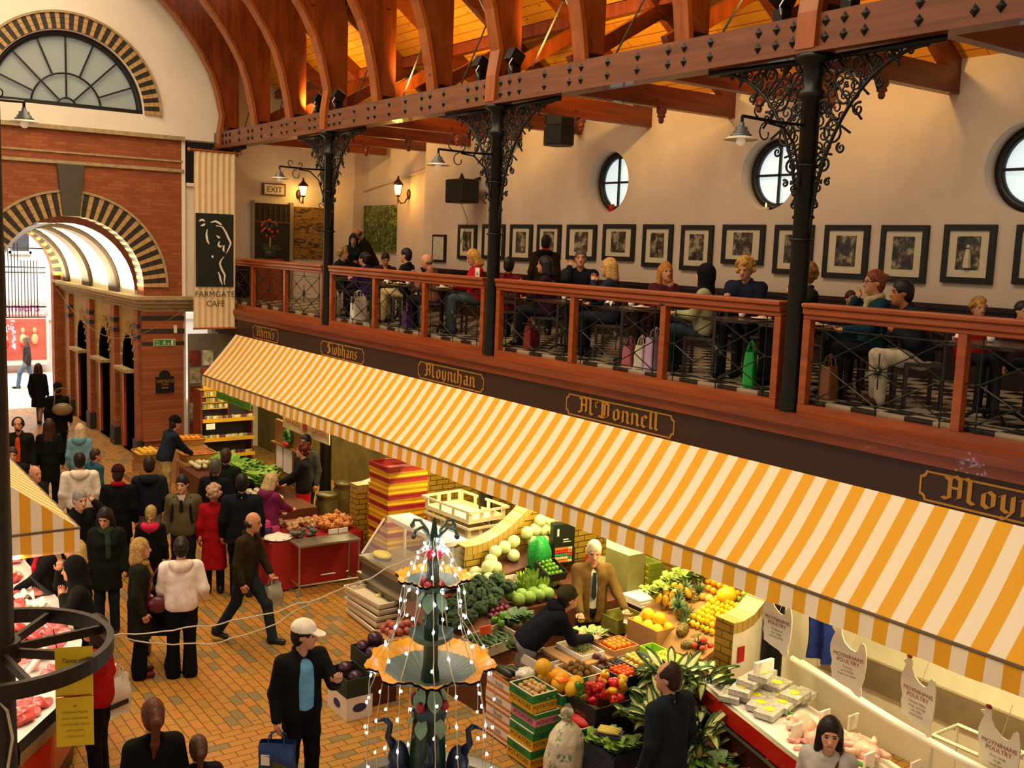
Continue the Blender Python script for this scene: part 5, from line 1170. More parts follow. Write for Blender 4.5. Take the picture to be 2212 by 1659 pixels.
# ================================================================ diners in the gallery
def sit(lb, x, y, zt, face, **k):
    H = k.pop('H', 1.72); s_ = H/1.75; seat = (zt-GF-.015)-s_*.92+.0; return person(lb, (x, y), face, H, pose='sit', seat=max(seat, .36), z0=GF, q=.012, **k)
HOLD = dict(L=(.34, .12, 1.14), Rr=(.36, -.1, 1.12))
sit('woman with curly fair hair at the far end of the gallery, talking to the waitress', 9.9, 20.27, 5.14, -60, fem=True, hair='curly', hc='#a8844a', top='#14141c', **HOLD)
person('dark-haired waitress in a dark green top standing at the far gallery tables', (10.3, 20.55), -120, 1.64, hair='long', hc='#150c08', fem=True, top='#142016', legs=BK, z0=GF, q=.0125, head=(0, 20), L=(.25, .1, 1.1))
person('balding man in dark brown bending over a far gallery table', (10.75, 20.5), 160, 1.86, hair='fringe', hc='#5a4230', top='#241610', legs=BK, z0=GF, q=.0125, lean=24, head=(0, 25))
sit('dark-haired woman in purple leaning on the rail table, face turned left', 9.45, 18.19, 5.05, 120, fem=True, hair='bun', hc='#160e0a', top='#2c1840', L=(.4, .0, 1.2), Rr=(.42, -.1, 1.22), lean=8)
sit('young brown-haired person in a plum hooded top looking down at the table', 10.15, 18.83, 5.08, -110, hair='bun', hc='#3a1c10', top='#44142c', hood='#3c1228', head=(0, 25), **HOLD)
sit('dark-haired man in black and beige trousers with one leg crossed', 9.6, 16.95, 5.18, 130, hc='#140e0a', top='#101410', legs='#b09a6c', L=(.3, .2, 1.3), Rr=(.3, -.1, 1.1))
sit('bald man in a pinkish brown jacket eating, face turned left', 9.5, 15.75, 5.12, 135, hair='fringe', hc='#7a6450', top='#7c4a3c', L=(.36, .1, 1.34), Rr=(.4, -.1, 1.1), lean=10, head=(0, 15))
sit('smiling blonde woman in a bright red top looking down', 9.6, 14.6, 5.22, 160, fem=True, hair='bob', hc='#c08a3c', top='#a8101c', legs='#3c4a52', head=(0, 22), **HOLD)
sit('person in a dark red coat just right of the second column, back turned', 9.65, 13.72, 5.11, 40, hc='#0f0b08', top='#6a0c14', **HOLD)
person('man in a brown coat and orange scarf standing before the photographs', (10.7, 14.14), 40, 1.68, hc='#140c08', top='#30200f', scarf='#a8320e', hood='#0e0c0a', legs=BK, z0=GF, q=.0125, coat=.3)
sit('dark bobbed woman in a plum cardigan with a pale collar, facing left', 9.5, 12.42, 5.16, 130, fem=True, hair='bob', hc='#150b08', top='#2c1024', shirt='#cdbb98', L=(.38, .1, 1.3), Rr=(.36, -.1, 1.1), lean=6)
sit('cropped-haired man in a black jumper holding a phone to his ear', 9.75, 12.02, 5.27, -128, hc='#5a4a3c', top='#14171a', Rr=(.1, -.16, 1.5), L=(.36, .12, 1.15), build=1.12)
sit('fair-haired woman in navy drinking from a white cup', 9.5, 10.94, 5.17, 125, fem=True, hair='bob', hc='#b88a48', top='#1a1e34', L=(.3, .02, 1.42), Rr=(.36, -.1, 1.1), lean=6)
sit('ginger long-haired woman in maroon resting her chin on her hand', 9.95, 10.42, 5.14, -110, fem=True, hair='long', hc='#b0702c', top='#4a1c22', L=(.16, .03, 1.42), Rr=(.36, -.1, 1.1))
sit('woman in a black headscarf and pale grey-green jacket, facing left', 9.35, 9.05, 5.14, 120, fem=True, hair='none', hat=('hijab', '#0d0a0a'), top='#8c8a64', legs='#22303a', **HOLD)
sit('blond man in a navy rugby jumper with a pale collar, eating', 9.85, 8.86, 5.24, -160, hair='curly', hc='#b88a44', top='#14182a', L=(.36, .12, 1.12), Rr=(.4, -.08, 1.25), head=(0, 18), build=1.1)
sit('frizzy-haired woman half hidden by the nearest column', 9.8, 7.89, 5.2, 150, fem=True, hair='curly', hc='#8a5a2c', top='#1a1814', L=(.2, .04, 1.4), Rr=(.36, -.1, 1.1))
sit('woman in glasses, teal jumper and beige scarf with a hand at her neck', 9.55, 6.77, 5.16, 150, fem=True, hair='bun', hc='#7a3c1c', top='#12303a', scarf='#b09a72', glasses=True, L=(.36, .1, 1.12), Rr=(.15, -.13, 1.46))
sit('dark-haired man in a black jumper and beige trousers leaning with a hand at his mouth', 9.5, 6.15, 5.12, 140, hc='#0e0a08', top='#14181c', legs='#b8aa90', Rr=(.2, -.02, 1.4), L=(.3, .1, 1.2), lean=20, skn=3, head=(0, -4), shoe='#4a341c')
sit('small brown-haired child peeping over the rail left of the woman in glasses', 10.2, 7.57, 4.91, -120, H=1.25, hc='#3a1c12', top='#1a2a34')
sit('small blond child in red behind the rail at the right edge', 10.0, 5.87, 4.92, -120, H=1.25, hair='curly', hc='#a87838', top='#a01818')
sit('dark-haired child cut by the right edge behind the rail', 10.0, 5.42, 4.92, -110, H=1.25, hc='#1c120c', top='#30181a')
# tables and chairs along the gallery
m_tbl = wood('dark_table_wood', '#2a1208', '#45200e', (1, 6, 6), .35); m_chr = wood('dark_chair_wood', '#1c0e07', '#2e170b', (6, 6, 1), .4)
def table(loc, rz, label):
    th = thing('cafe_table', label, 'table', loc, rz, 'gallery café tables'); soft(MB().box(-.4, .4, -.35, .35, .7, .74).build('tabletop', m_tbl, th), .008)
    MB().lathe([(.05, .06), (.035, .2), (.035, .6), (.12, .7)], 12).build('pedestal', m_iron, th, True)
    for k in range(4): MB().path([(0, 0, .1), (.18*math.cos(k*PI/2+.8), .18*math.sin(k*PI/2+.8), .09), (.3*math.cos(k*PI/2+.8), .3*math.sin(k*PI/2+.8), .02)], .02, 6).build('foot', m_iron, th)
    return th
TN = ['far end', 'beside the waitress', 'before the bald man', 'before the woman in red', 'before the man on the phone', 'before the ginger-haired woman', 'before the blond man', 'before the woman in glasses', 'at the right edge']
t0_ = None
TP = [(9.5, 19.3), (9.75, 17.5), (9.2, 16.3), (9.25, 15.1), (9.35, 11.7), (9.3, 10.2), (9.3, 8.3), (9.2, 7.35), (9.3, 5.2)]
for k, (x, y) in enumerate(TP):
    lb = 'dark wooden café table on an iron foot, %s of the gallery rail' % TN[k] if k == 0 else 'dark wooden café table on an iron foot, %s' % TN[k]
    if t0_ is None: t0_ = table((x, y, GF), 0, lb)
    else: dup(t0_, (x, y, GF), 0, lb)
def chair(loc, rz, label):
    th = thing('dining_chair', label, 'chair', loc, rz, 'gallery café chairs'); MB().box(-.2, .2, -.2, .2, .42, .46).build('seat', m_chr, th)
    for x in (-.18, .18):
        for y in (-.18, .18): MB().box(x-.018, x+.018, y-.018, y+.018, 0, .42 if x > 0 else .9).build('leg', m_chr, th)
    b = MB()
    for z in (.58, .7, .84): b.box(-.195, -.165, -.18, .18, z, z+.05)
    b.build('backrest', m_chr, th); return th
c0 = None
for (x, y, fc, who) in ((9.9, 20.27, -60, 'the curly fair-haired woman'), (9.45, 18.19, 120, 'the woman in purple'), (10.15, 18.83, -110, 'the person in plum'), (9.6, 16.95, 130, 'the man in beige trousers'), (9.5, 15.75, 135, 'the bald man'), (9.6, 14.6, 160, 'the blonde woman in red'), (9.65, 13.72, 40, 'the person in the dark red coat'),
        (9.5, 12.42, 130, 'the woman in the plum cardigan'), (9.75, 12.02, -128, 'the man on the phone'), (9.5, 10.94, 125, 'the woman with the cup'), (9.95, 10.42, -110, 'the ginger-haired woman'), (9.35, 9.05, 120, 'the woman in the headscarf'), (9.85, 8.86, -160, 'the blond man'), (9.8, 7.89, 150, 'the frizzy-haired woman'), (9.55, 6.77, 150, 'the woman in glasses'), (9.5, 6.15, 140, 'the man with a hand at his mouth')):
    lb = 'dark wooden chair under %s' % who
    if c0 is None: c0 = chair((x, y, GF), R(fc), lb)
    else: dup(c0, (x, y, GF), R(fc), lb)
# crockery and small things on the tables, bags on the gallery floor
cp = thing('cup', 'white cup on the café table before the bald man', 'cup', (9.2, 16.2, GF+.745)); MB().lathe([(0, 0), (.025, 0), (.03, .01), (.042, .07), (.038, .07), (.024, .012), (0, .012)], 14).build('bowl', P('white_china', '#e8e0d0', .25, var=.02), cp, True)
MB().path([(.038, 0, .055), (.06, 0, .05), (.06, 0, .025), (.032, 0, .02)], .005, 6).build('handle', MATS['white_china'], cp)
for k, (x, y, w_) in enumerate(((9.3, 15.2, 'before the woman in red'), (9.3, 11.8, 'before the man on the phone'), (9.25, 10.3, 'before the ginger-haired woman'), (9.3, 8.4, 'before the blond man'), (9.1, 7.4, 'before the woman in glasses'), (9.3, 5.3, 'at the right edge'), (9.7, 17.4, 'beside the waitress'))): dup(cp, (x, y, GF+.745), 0, 'white cup on the café table %s' % w_)
pl_ = thing('plate', 'white plate on the café table before the bald man', 'plate', (9.15, 16.42, GF+.742)); MB().lathe([(0, 0), (.07, .003), (.12, .02), (.118, .024), (.07, .008), (0, .006)], 20).build('dish', MATS['white_china'], pl_, True); MB().ball((0, 0, .02), .06, .05, .025).build('food', P('crumpled_food', '#c8a878', .7, var=.3, vs=40), pl_, True)
for k, (x, y, w_) in enumerate(((9.2, 15.0, 'before the woman in red'), (9.3, 11.55, 'before the man on the phone'), (9.3, 8.1, 'before the blond man'), (9.2, 10.05, 'before the ginger-haired woman'), (9.15, 7.2, 'before the woman in glasses'))): dup(pl_, (x, y, GF+.742), 0, 'white plate on the café table %s' % w_)
def nap(x, y, lb):
    th = tag(MB().grid(lambda u, v_: (x+.1*(u-.5), y+.1*(v_-.5), GF+.76+.05*math.sin(7*u+3)*math.cos(6*v_)+.03), 6, 6).build('napkin', m_white), lb, 'napkin')
nap(9.0, 16.6, 'crumpled white napkin on the rail table before the bald man'); nap(9.05, 10.5, 'crumpled white napkin on the rail table before the ginger-haired woman'); nap(8.95, 5.4, 'crumpled white napkin on the table at the right edge of the gallery')
nm = thing('table_number', 'white table-number stand behind the second column', 'sign', (9.3, 14.1, GF+.742)); MB().lathe([(0, 0), (.04, 0), (.01, .02), (.006, .2)], 10).build('stand', m_iron, nm); MB().box(-.005, .005, -.06, .06, .2, .38).build('card', m_white, nm)
text_mb('26', .09, ((-.006, 0, .26), (0, -1, 0), (0, 0, 1)), .003).build('lettering', m_frame, nm)
def sq(loc, label, c, w, h, rz=0.): return bag(loc, label, c, w, h, .14, rz, .12, .005, 'shopping_bag')
sq((9.1, 19.0, GF), 'white shopping bag behind the lattice left of the third column', '#e6dccb', .3, .42, .3); sq((9.15, 19.35, GF), 'brown paper shopping bag behind the lattice left of the third column', '#b08a5c', .3, .34, .2)
sq((9.05, 17.8, GF), 'white shopping bag with dark print just right of the third column', '#e8e0d4', .34, .44, .2)
sq((9.05, 15.9, GF), 'small purple shopping bag behind the lattice below the bald man', '#4a2c60', .2, .3, .2)
sq((9.1, 12.3, GF), 'red patterned bag on the gallery floor right of the second column', '#8c1c14', .3, .34, .5)
sq((9.05, 10.05, GF), 'pink shopping bag on the gallery floor below the woman with the cup', '#b0606c', .3, .26, .5)
sq((8.98, 9.75, GF), 'crumpled white bag on the gallery floor between the pink and lilac bags', '#d8ccb4', .26, .3, .5); sq((8.98, 9.5, GF), 'lilac paper shopping bag on the gallery floor below the ginger-haired woman', '#b898b8', .32, .42, .2)
sq((9.0, 7.95, GF), 'bright green shopping bag on the gallery floor beside the nearest column', '#14a83c', .34, .4, .6)
sq((8.98, 6.85, GF), 'brown paper bag on the gallery floor right of the nearest column', '#8a5424', .3, .36, .3)
# ================================================================ fruit, vegetables and their boxes
def fresh(n): return random.Random(n)
def mesh_of(name, mb, mats, smooth=True): return mb.mesh(name, mats, smooth)
def round_fruit(name, c, r, rz=1., var=.1, rough=.4, dim=0., nu=12, nv=8, spec=.4):
    mb = MB(); mb.lathe([(max(r*math.cos(a), .0005), r*rz*math.sin(a)-dim*r*max(0, math.sin(a))**8) for a in [(-PI/2)+PI*i/nv for i in range(nv+1)]], nu)
    return mb.mesh(name, P(name+'_skin', c, rough, var=var, vs=14, bump=.06, bs=50, spec=spec), True)
def heap(name, me, x0, x1, y0, y1, z, r, n, label, group, seed=1, slope=(0, 0), layers=2, kids=None, up=False, cat='fruit', lab_fn=None, rz=1.):
    """a pile of separate objects filling a tray from the bottom up"""
    g = fresh(seed); out = []; st = 2*r*.98; nx = max(1, int((x1-x0)/st)); ny = max(1, int((y1-y0)/st)); k = 0
    for L in range(layers):
        for j in range(ny-L):
            for i in range(nx-L):
                if k >= n: return out
                x = x0+r+(x1-x0-2*r)*((i+.5*L)/max(nx-1, 1) if nx > 1 else .5)+g.uniform(-.15, .15)*r; y = y0+r+(y1-y0-2*r)*((j+.5*L)/max(ny-1, 1) if ny > 1 else .5)+g.uniform(-.15, .15)*r
                zz = z+r*rz+L*r*1.35+slope[0]*(x-x0)+slope[1]*(y-y0)
                o = obj(name, me, None, (x, y, zz), (g.uniform(-.5, .5), g.uniform(-.5, .5), g.uniform(0, 6)) if not up else (0, 0, g.uniform(0, 6)))
                s_ = g.uniform(.93, 1.05); o.scale = (s_, s_, s_)
                tag(o, lab_fn(k) if lab_fn else label, cat, group)
                if kids:
                    for kn, km in kids: obj(kn, km, o)
                out.append(o); k += 1
    return out
m_card = P('brown_cardboard', '#b08048', .8, var=.08, vs=6); m_wcard = P('white_cardboard', '#e2d4bc', .75, var=.06); m_dcard = P('dark_green_box', '#14261a', .6, var=.1); m_bcard = P('black_printed_box', '#17130c', .55, var=.2)
m_pgreen = P('potato_box_green', '#1f7a34', .6, var=.06); m_pyel = P('potato_box_yellow', '#d8a010', .6, var=.06); m_ppink = P('potato_box_pink', '#d8788a', .6, var=.06); m_inner = P('box_inside', '#9a7a4c', .85)
def open_box(name, label, cat, x0, x1, y0, y1, z0, z1, bands, fill=None, group=None, rz=0., t_=.012, tilt=(0, 0), words=None, floor_=True):
    """open carton; bands = list of (fraction of height, material) from the bottom"""
    cx, cy = (x0+x1)/2, (y0+y1)/2; th = thing(name, label, cat, (cx, cy, z0), rz, group); th.rotation_euler = (tilt[0], tilt[1], rz); w_, d_, h = (x1-x0)/2, (y1-y0)/2, z1-z0
    mats = [m_inner]+[m for _, m in bands]; mb = MB(); zb = 0.
    for i, (f, m) in enumerate(bands):
        zt = f*h
        for (ax, bx, ay, by) in ((-w_, w_, -d_, -d_+t_), (-w_, w_, d_-t_, d_), (-w_, -w_+t_, -d_+t_, d_-t_), (w_-t_, w_, -d_+t_, d_-t_)): mb.box(ax, bx, ay, by, zb, zt, i+1)
        zb = zt
    mb.box(-w_+t_, w_-t_, -d_+t_, d_-t_, .004 if floor_ else h*.5, .02 if floor_ else h*.5+.015, 0); mb.build('carton', mats, th)
    if words:
        tx = MB()
        for (s_, hh, zf) in words[0]:
            text_mb(s_, hh, ((-w_-.001, 0, zf*h), (0, -1, 0), (0, 0, 1)), .002, mb=tx); text_mb(s_, hh*min(1, w_/d_*1.1), ((0, -d_-.001, zf*h), (1, 0, 0), (0, 0, 1)), .002, mb=tx)
        tx.build('printing', words[1], th)
    return th
PB = [(.52, m_pyel), (.96, m_pgreen), (1., m_wcard)]; PK = [(.3, m_pgreen), (.72, m_ppink), (.97, m_pgreen), (1., m_wcard)]
m_ptxt = P('box_ink', '#2a3018', .7)
wp = ([('POTATOES', .072, .2), ('SELECTED', .045, .66)], m_ptxt)
PX = (6.02, 6.33, 7.84, 8.25)
for k in range(4):
    z = .02+k*.197; o = .012*((k*7) % 3-1)
    open_box('carton', ['green and yellow potato box, lowest of its stack of four', 'green and yellow potato box, second from the floor in its stack of four', 'pink and green potato box, third from the floor in its stack of four', 'green and yellow potato box full of potatoes, topmost of its stack of four'][k], 'box', PX[0]+o, PX[1]+o, PX[2]-o, PX[3]-o, z, z+.195, PK if k == 2 else PB, words=([('POTATOES', .066, .42)], m_ptxt) if k == 2 else wp, group='potato box stack', floor_=k < 3)
pot = round_fruit('potato', '#c09a58', .032, 1.); 
for v in pot.vertices: v.co.x *= 1.35; v.co.z *= .85
heap('potato', pot, PX[0]+.015, PX[1]-.015, PX[2]+.015, PX[3]-.015, .7, .03, 70, 'potato heaped in the topmost green and yellow potato box', 'potatoes in the top box', 3, layers=3, cat='vegetable')
m_fresh = P('orange_white_box', '#c87a3a', .7, var=.06)
for k in range(4):
    z = .02+k*.172; open_box('carton', ['white and orange cartons, lowest of its stack behind the potato boxes', 'white and orange carton, second from the floor behind the potato boxes', 'white and orange carton, third from the floor behind the potato boxes', 'white and orange carton of dark marrows, topmost behind the potato boxes'][k].replace('cartons', 'carton'), 'box', 6.1+.01*(k % 2), 6.44, 8.34, 8.82, z, z+.17, [(.16, m_wcard), (.36, m_fresh), (.8, m_wcard), (1., m_fresh)], words=([('fresh', .075, .42)], P('faded_ink', '#6a5038', .7)), group='white and orange carton stack', floor_=k < 3)
mar = MB().lathe([(.001, -.15), (.03, -.14), (.045, -.08), (.047, .05), (.035, .13), (.001, .15)], 10).mesh('marrow', P('marrow_skin', '#1c2412', .35, var=.3), True)
for k in range(3): tag(obj('marrow', mar, None, (6.19+.07*k, 8.62-.05*k, .75), (PI/2, 0, .2*k)), 'dark striped marrow on the white and orange cartons', 'vegetable', 'marrows on the cartons')
mush = tag(MB().grid(lambda u, v_: (6.28+(.1+.02*math.sin(5*u*6))*math.cos(2*PI*u)*math.sin(PI*v_), 8.36+.09*math.sin(2*PI*u)*math.sin(PI*v_), .8+.06*math.cos(PI*v_)+.012*math.sin(u*31+v_*17)), 20, 10, closeu=True).build('mushroom_bag', P('white_film_bag', '#ddd2bc', .3, var=.15, vs=25), None, True), 'white film bag of mushrooms beside the marrows', 'bag')
# melons in the green box behind the potatoes
open_box('carton', 'green potato box holding large yellow melons', 'box', 6.36, 6.68, 7.82, 8.3, .5, .74, PB, words=wp)
tag(MB().box(6.36, 6.72, 7.6, 8.3, .02, .49).build('crate', P('white_support_box', '#cbb894', .8)), 'plain pale box under the melon carton', 'box')
ymel = round_fruit('yellow_melon', '#e2a414', .088, .97, var=.08, nu=18, nv=12)
for k, (x, y, z) in enumerate(((6.36, 8.16, .93), (6.42, 7.95, .8), (6.53, 8.05, .8), (6.43, 8.2, .76), (6.6, 7.9, .79), (6.48, 7.8, .79), (6.6, 8.2, .76))): tag(obj('yellow_melon', ymel, None, (x, y, z), (k, k*.7, 0)), 'large yellow melon in the green box behind the potatoes', 'fruit', 'yellow melons in the green box')
th = tag(MB().box(6.36, 6.48, 7.86, 7.98, .868, .872).build('price_card', P('orange_card', '#e8501c', .6, var=.02)), 'orange price card lying on the yellow melons', 'card')
# kiwi boxes, nuts, beets
def tray(label, x0, x1, y0, y1, z0, h, mat, **k): return open_box('tray', label, 'box', x0, x1, y0, y1, z0, z0+h, [(1., mat)], **k)
base_m = P('brown_stand_board', '#5a2c10', .6, var=.15)
def stand(label, x0, x1, y0, y1, z): return tag(MB().box(x0, x1, y0, y1, 0, z).build('display_stand', base_m), label, 'stand')
stand('brown display stand under the kiwis, tangerines and apples', 6.74, 7.9, 7.6, 8.45, .7)
stand('brown display stand under the yellow melons and pineapples by the brick end wall', 7.92, 9.4, 7.5, 8.75, .72)
kw = tray('box with a red, white and green rim full of kiwi fruit', 6.62, 6.98, 7.88, 8.3, .72, .12, m_wcard)
MB().box(-.18, -.06, -.216, -.208, .0, .12).build('green_flash', m_pgreen, kw); MB().box(.06, .18, -.216, -.208, .0, .12).build('red_flash', P('red_print', '#c8301c', .6), kw)
kiwi = round_fruit('kiwi', '#7a5a24', .034, 1.15, var=.15, rough=.8); heap('kiwi_fruit', kiwi, 6.64, 6.96, 7.9, 8.28, .75, .034, 38, 'brown kiwi fruit in the box with the red, white and green rim', 'kiwis in their box', 5, layers=3)
tray('white-sided tray of small brown nuts beside the marrows', 6.5, 6.82, 8.36, 8.74, .74, .11, m_wcard)
nut = round_fruit('nut', '#4a2a14', .018, 1., var=.2, nu=8, nv=6); heap('nut', nut, 6.52, 6.8, 8.38, 8.72, .79, .019, 70, 'small brown nut in the white-sided tray', 'nuts in the white-sided tray', 6, layers=2)
tray('tray of small speckled vegetables beside the nut tray', 6.84, 7.06, 8.4, 8.78, .72, .1, m_card); heap('shallot', round_fruit('shallot', '#8a7a3a', .022, 1.1, var=.3, nu=8, nv=6), 6.86, 7.04, 8.42, 8.76, .76, .022, 40, 'small yellow-brown shallot in the tray beside the nuts', 'shallots in their tray', 8, cat='vegetable')
wt = tray('white polystyrene tray of green beans under the reaching hand', 6.92, 7.24, 8.2, 8.66, .86, .05, P('polystyrene', '#f0ead8', .7, var=.03))
be = MB(); g = fresh(4)
for k in range(60): a = g.uniform(-.3, .3)+.7; x, y = g.uniform(-.1, .06), g.uniform(-.12, .1); be.path([(x, y, .03+.03*g.random()), (x+.05*math.cos(a), y+.06*math.sin(a), .045+.02*g.random()), (x+.1*math.cos(a), y+.11*math.sin(a), .03+.02*g.random())], .004, 4)
o = be.build('bean_pile', P('green_bean', '#5a7024', .5, var=.3), None, True); o.location = (7.08, 8.43, .865); tag(o, 'loose green beans in the white tray under the reaching hand', 'vegetable', kind='stuff')
tag(MB().box(6.74, 7.3, 8.1, 8.7, .7, .86).build('crate', m_card), 'cardboard box lifting the white bean tray', 'box')
tray('dark box of bagged purple beetroot behind the kiwis', 6.98, 7.24, 7.98, 8.3, .72, .12, m_bcard)
bt = round_fruit('beet', '#5a2a34', .05, .8, var=.3); heap('beetroot_bag', bt, 7.0, 7.22, 7.99, 8.29, .76, .05, 10, 'film bag of purple beetroot in the dark box behind the kiwis', 'beetroot bags', 9, cat='vegetable')
tray('dark box of small orange tangerines', 6.98, 7.3, 7.6, 7.94, .74, .13, m_bcard); tang = round_fruit('tangerine', '#e85a0c', .026, .9, var=.06, dim=.15)
heap('tangerine', tang, 7.0, 7.28, 7.62, 7.92, .81, .026, 90, 'small orange tangerine in the dark box beside the peppers', 'tangerines in the dark box', 11)
# peppers
open_box('carton', 'black printed box of red and yellow peppers at the stall corner', 'box', 6.42, 7.02, 7.36, 7.82, .56, .76, [(1., m_bcard)], words=([('SPECIAL', .05, .3)], P('orange_print', '#b05014', .6)))
def pepper_mesh(c, nm):
    mb = MB(); mb.lathe([(.001, -.045), (.025, -.048), (.042, -.02), (.048, .02), (.036, .045), (.012, .04), (.001, .036)], 16, fn=lambda r, z, t_: (r*(1+.13*math.cos(3*t_)), z))
    return mb.mesh(nm, P(nm+'_skin', c, .18, var=.08, spec=.6), True)
stem = MB().path([(0, 0, .036), (.004, 0, .055), (.012, 0, .066)], [.009, .006, .006], 6).mesh('stem', P('pepper_stem', '#4a6a1c', .5), True)
red = pepper_mesh('#c41410', 'red_pepper'); yel = pepper_mesh('#eaa810', 'yellow_pepper'); grn = pepper_mesh('#4a7a14', 'green_pepper'); g = fresh(12)
def peppers(me, nm, n, bx, lab, grp):
    for k in range(n):
        x, y = g.uniform(bx[0], bx[1]), g.uniform(bx[2], bx[3]); o = obj(nm, me, None, (x, y, .76+.06*(k % 3)), (g.uniform(-1.5, 1.5), g.uniform(-1.5, 1.5), g.uniform(0, 6))); tag(o, lab, 'vegetable', grp); obj('stem', stem, o)
peppers(red, 'red_pepper', 18, (6.5, 6.84, 7.42, 7.72), 'glossy red pepper in the black box', 'red peppers'); peppers(yel, 'yellow_pepper', 11, (6.76, 6.98, 7.5, 7.76), 'glossy yellow pepper in the black box', 'yellow peppers'); peppers(grn, 'green_pepper', 5, (6.46, 6.54, 7.64, 7.78), 'green pepper at the left end of the black pepper box', 'green peppers')
tag(MB().box(6.5, 7.0, 7.4, 7.8, 0, .56).build('crate', m_dcard), 'dark crate under the black pepper box', 'box')
# onion box, sack, blue crate
open_box('carton', 'green and yellow potato box holding a red net bag, in front of the peppers', 'box', 6.3, 6.62, 7.42, 7.8, .33, .56, PB, words=wp)
tag(MB().box(6.32, 6.6, 7.44, 7.78, 0, .33).build('crate', P('white_pink_box', '#c8b8ac', .8)), 'pale box under the green and yellow box with the red net bag', 'box')
tag(MB().ball((6.47, 7.6, .54), .13, .17, .07, 16, 10).build('onion_net', P('red_net', '#c8180c', .45, var=.2, vs=60, bump=.5, bs=120), None, True), 'red net bag of vegetables in the green and yellow box', 'bag')
sk_ = thing('sack', 'knotted white woven sack with green print standing before the potato boxes', 'sack', (6.14, 7.46, 0))
def sackf(u, v_):
    prof = [(.0, .17), (.05, .2), (.3, .215), (.5, .19), (.62, .12), (.68, .045), (.72, .04), (.78, .07), (.82, .05)]; zz = .82*v_
    for (za, ra), (zb_, rb) in zip(prof, prof[1:]):
        if za <= zz <= zb_+1e-6: r_ = ra+(rb-ra)*(zz-za)/(zb_-za); break
    a = 2*PI*u; r_ *= 1+.07*math.sin(3*a+5*v_)+.05*math.sin(7*a-9*v_)*v_
    return (r_*math.cos(a), r_*math.sin(a)*.9, zz*(1+.02*math.sin(2*a)))
t = NT('woven_sack'); v = t.coord(); n = t.noise(v, 5, 3); n2 = t.noise(v, 30, 3); f_ = t.math('MULTIPLY', t.ramp(n.outputs['Fac'], [(.52, '#000000'), (.6, '#ffffff')]), t.ramp(n2.outputs['Fac'], [(.45, '#000000'), (.55, '#ffffff')]))
t.col(t.mix(f_, '#d8c6a4', '#5a8a5a')); t.b.inputs['Roughness'].default_value = .7; t.bump(t.noise(v, 9, 3).outputs['Fac'], .6, .03)
MB().grid(sackf, 36, 40, closeu=True).build('cloth', t.m, sk_, True); MB().path([(.045*math.cos(k*PI/5), .042*math.sin(k*PI/5), .69) for k in range(10)], .01, 6, closed=True).build('tie', m_card, sk_)
m_blue = P('dark_blue_crate', '#0c1c30', .45, var=.08)
for k in range(3):
    z = .0+k*.19; bc = thing('crate', ['dark blue plastic crate, lowest of three at the lower right', 'dark blue plastic crate, middle of three at the lower right', 'dark blue plastic crate of lettuce, topmost of three at the lower right'][k], 'crate', (6.36, 7.02, z), 0, 'dark blue crates'); mb = MB()
    for (a, b_, c, d_) in ((-.17, .17, -.22, -.2), (-.17, .17, .2, .22), (-.17, -.15, -.2, .2), (.15, .17, -.2, .2)): mb.box(a, b_, c, d_, .0, .17); mb.box(a-.006, b_+.006, c-.006, d_+.006, .16, .188)
    mb.box(-.15, .15, -.2, .2, 0, .015); mb.build('shell', m_blue, bc); MB().box(-.173, -.168, -.06, .06, .1, .125).box(-.05, .05, -.225, -.219, .1, .125).build('hand_hole', m_frame, bc)
def leafy(name, label, c, r, h, colr, n=60, seed=1, curl=.6, mat=None, kind=None, cat='vegetable', grp=None):
    g = fresh(seed); mb = MB()
    for k in range(n):
        a = g.uniform(0, 2*PI); rr = r*math.sqrt(g.random()); tl = g.uniform(.3, 1.)*curl; sz = g.uniform(.6, 1.2)*h; d = Vector((math.cos(a), math.sin(a), 0)); s_ = Vector((-math.sin(a), math.cos(a), 0)); b = Vector((c[0]+rr*.5*math.cos(a), c[1]+rr*.5*math.sin(a), c[2]))
        p1 = b+d*rr*.5+Vector((0, 0, sz*.6)); p2 = b+d*(rr*.7+tl*sz*.5)+Vector((0, 0, sz*(.9-.3*tl))); w_ = sz*.28
        mb.add([b, p1-s_*w_, p1+s_*w_, p2-s_*w_*.9+Vector((0, 0, w_*.3)), p2+s_*w_*.9-Vector((0, 0, w_*.2)), p2+d*sz*.2], [(0, 1, 2), (1, 3, 4, 2), (3, 5, 4)])
    o = mb.build(name, mat or P(name+'_leaf', colr, .5, var=.35, vs=12), None, True); return tag(o, label, cat, grp, kind)
for k, (x, y) in enumerate(((6.28, 7.12), (6.42, 7.08), (6.32, 6.92), (6.46, 6.9))): leafy('lettuce', 'bagged green lettuce in the topmost dark blue crate', (x, y, .52), .09, .14, '#7a9a34', 40, 20+k, grp='lettuces in the blue crate')
sp = thing('sweetcorn_pack', 'film-wrapped pack of sweetcorn lying on the lettuce crate', 'pack', (6.36, 7.08, .68), .6)
for k in range(3): MB().lathe([(.001, -.11), (.02, -.1), (.024, 0), (.012, .1), (.001, .11)], 10).move(Matrix.Translation((.045*(k-1), 0, 0)) @ Matrix.Rotation(PI/2, 4, 'X')).build('cob', P('sweetcorn', '#d8c04a', .4, var=.1, bump=.5, bs=150), sp, True)
MB().box(-.09, .09, -.13, .13, -.03, -.022).build('tray', P('purple_tray', '#2a1c4a', .4), sp)
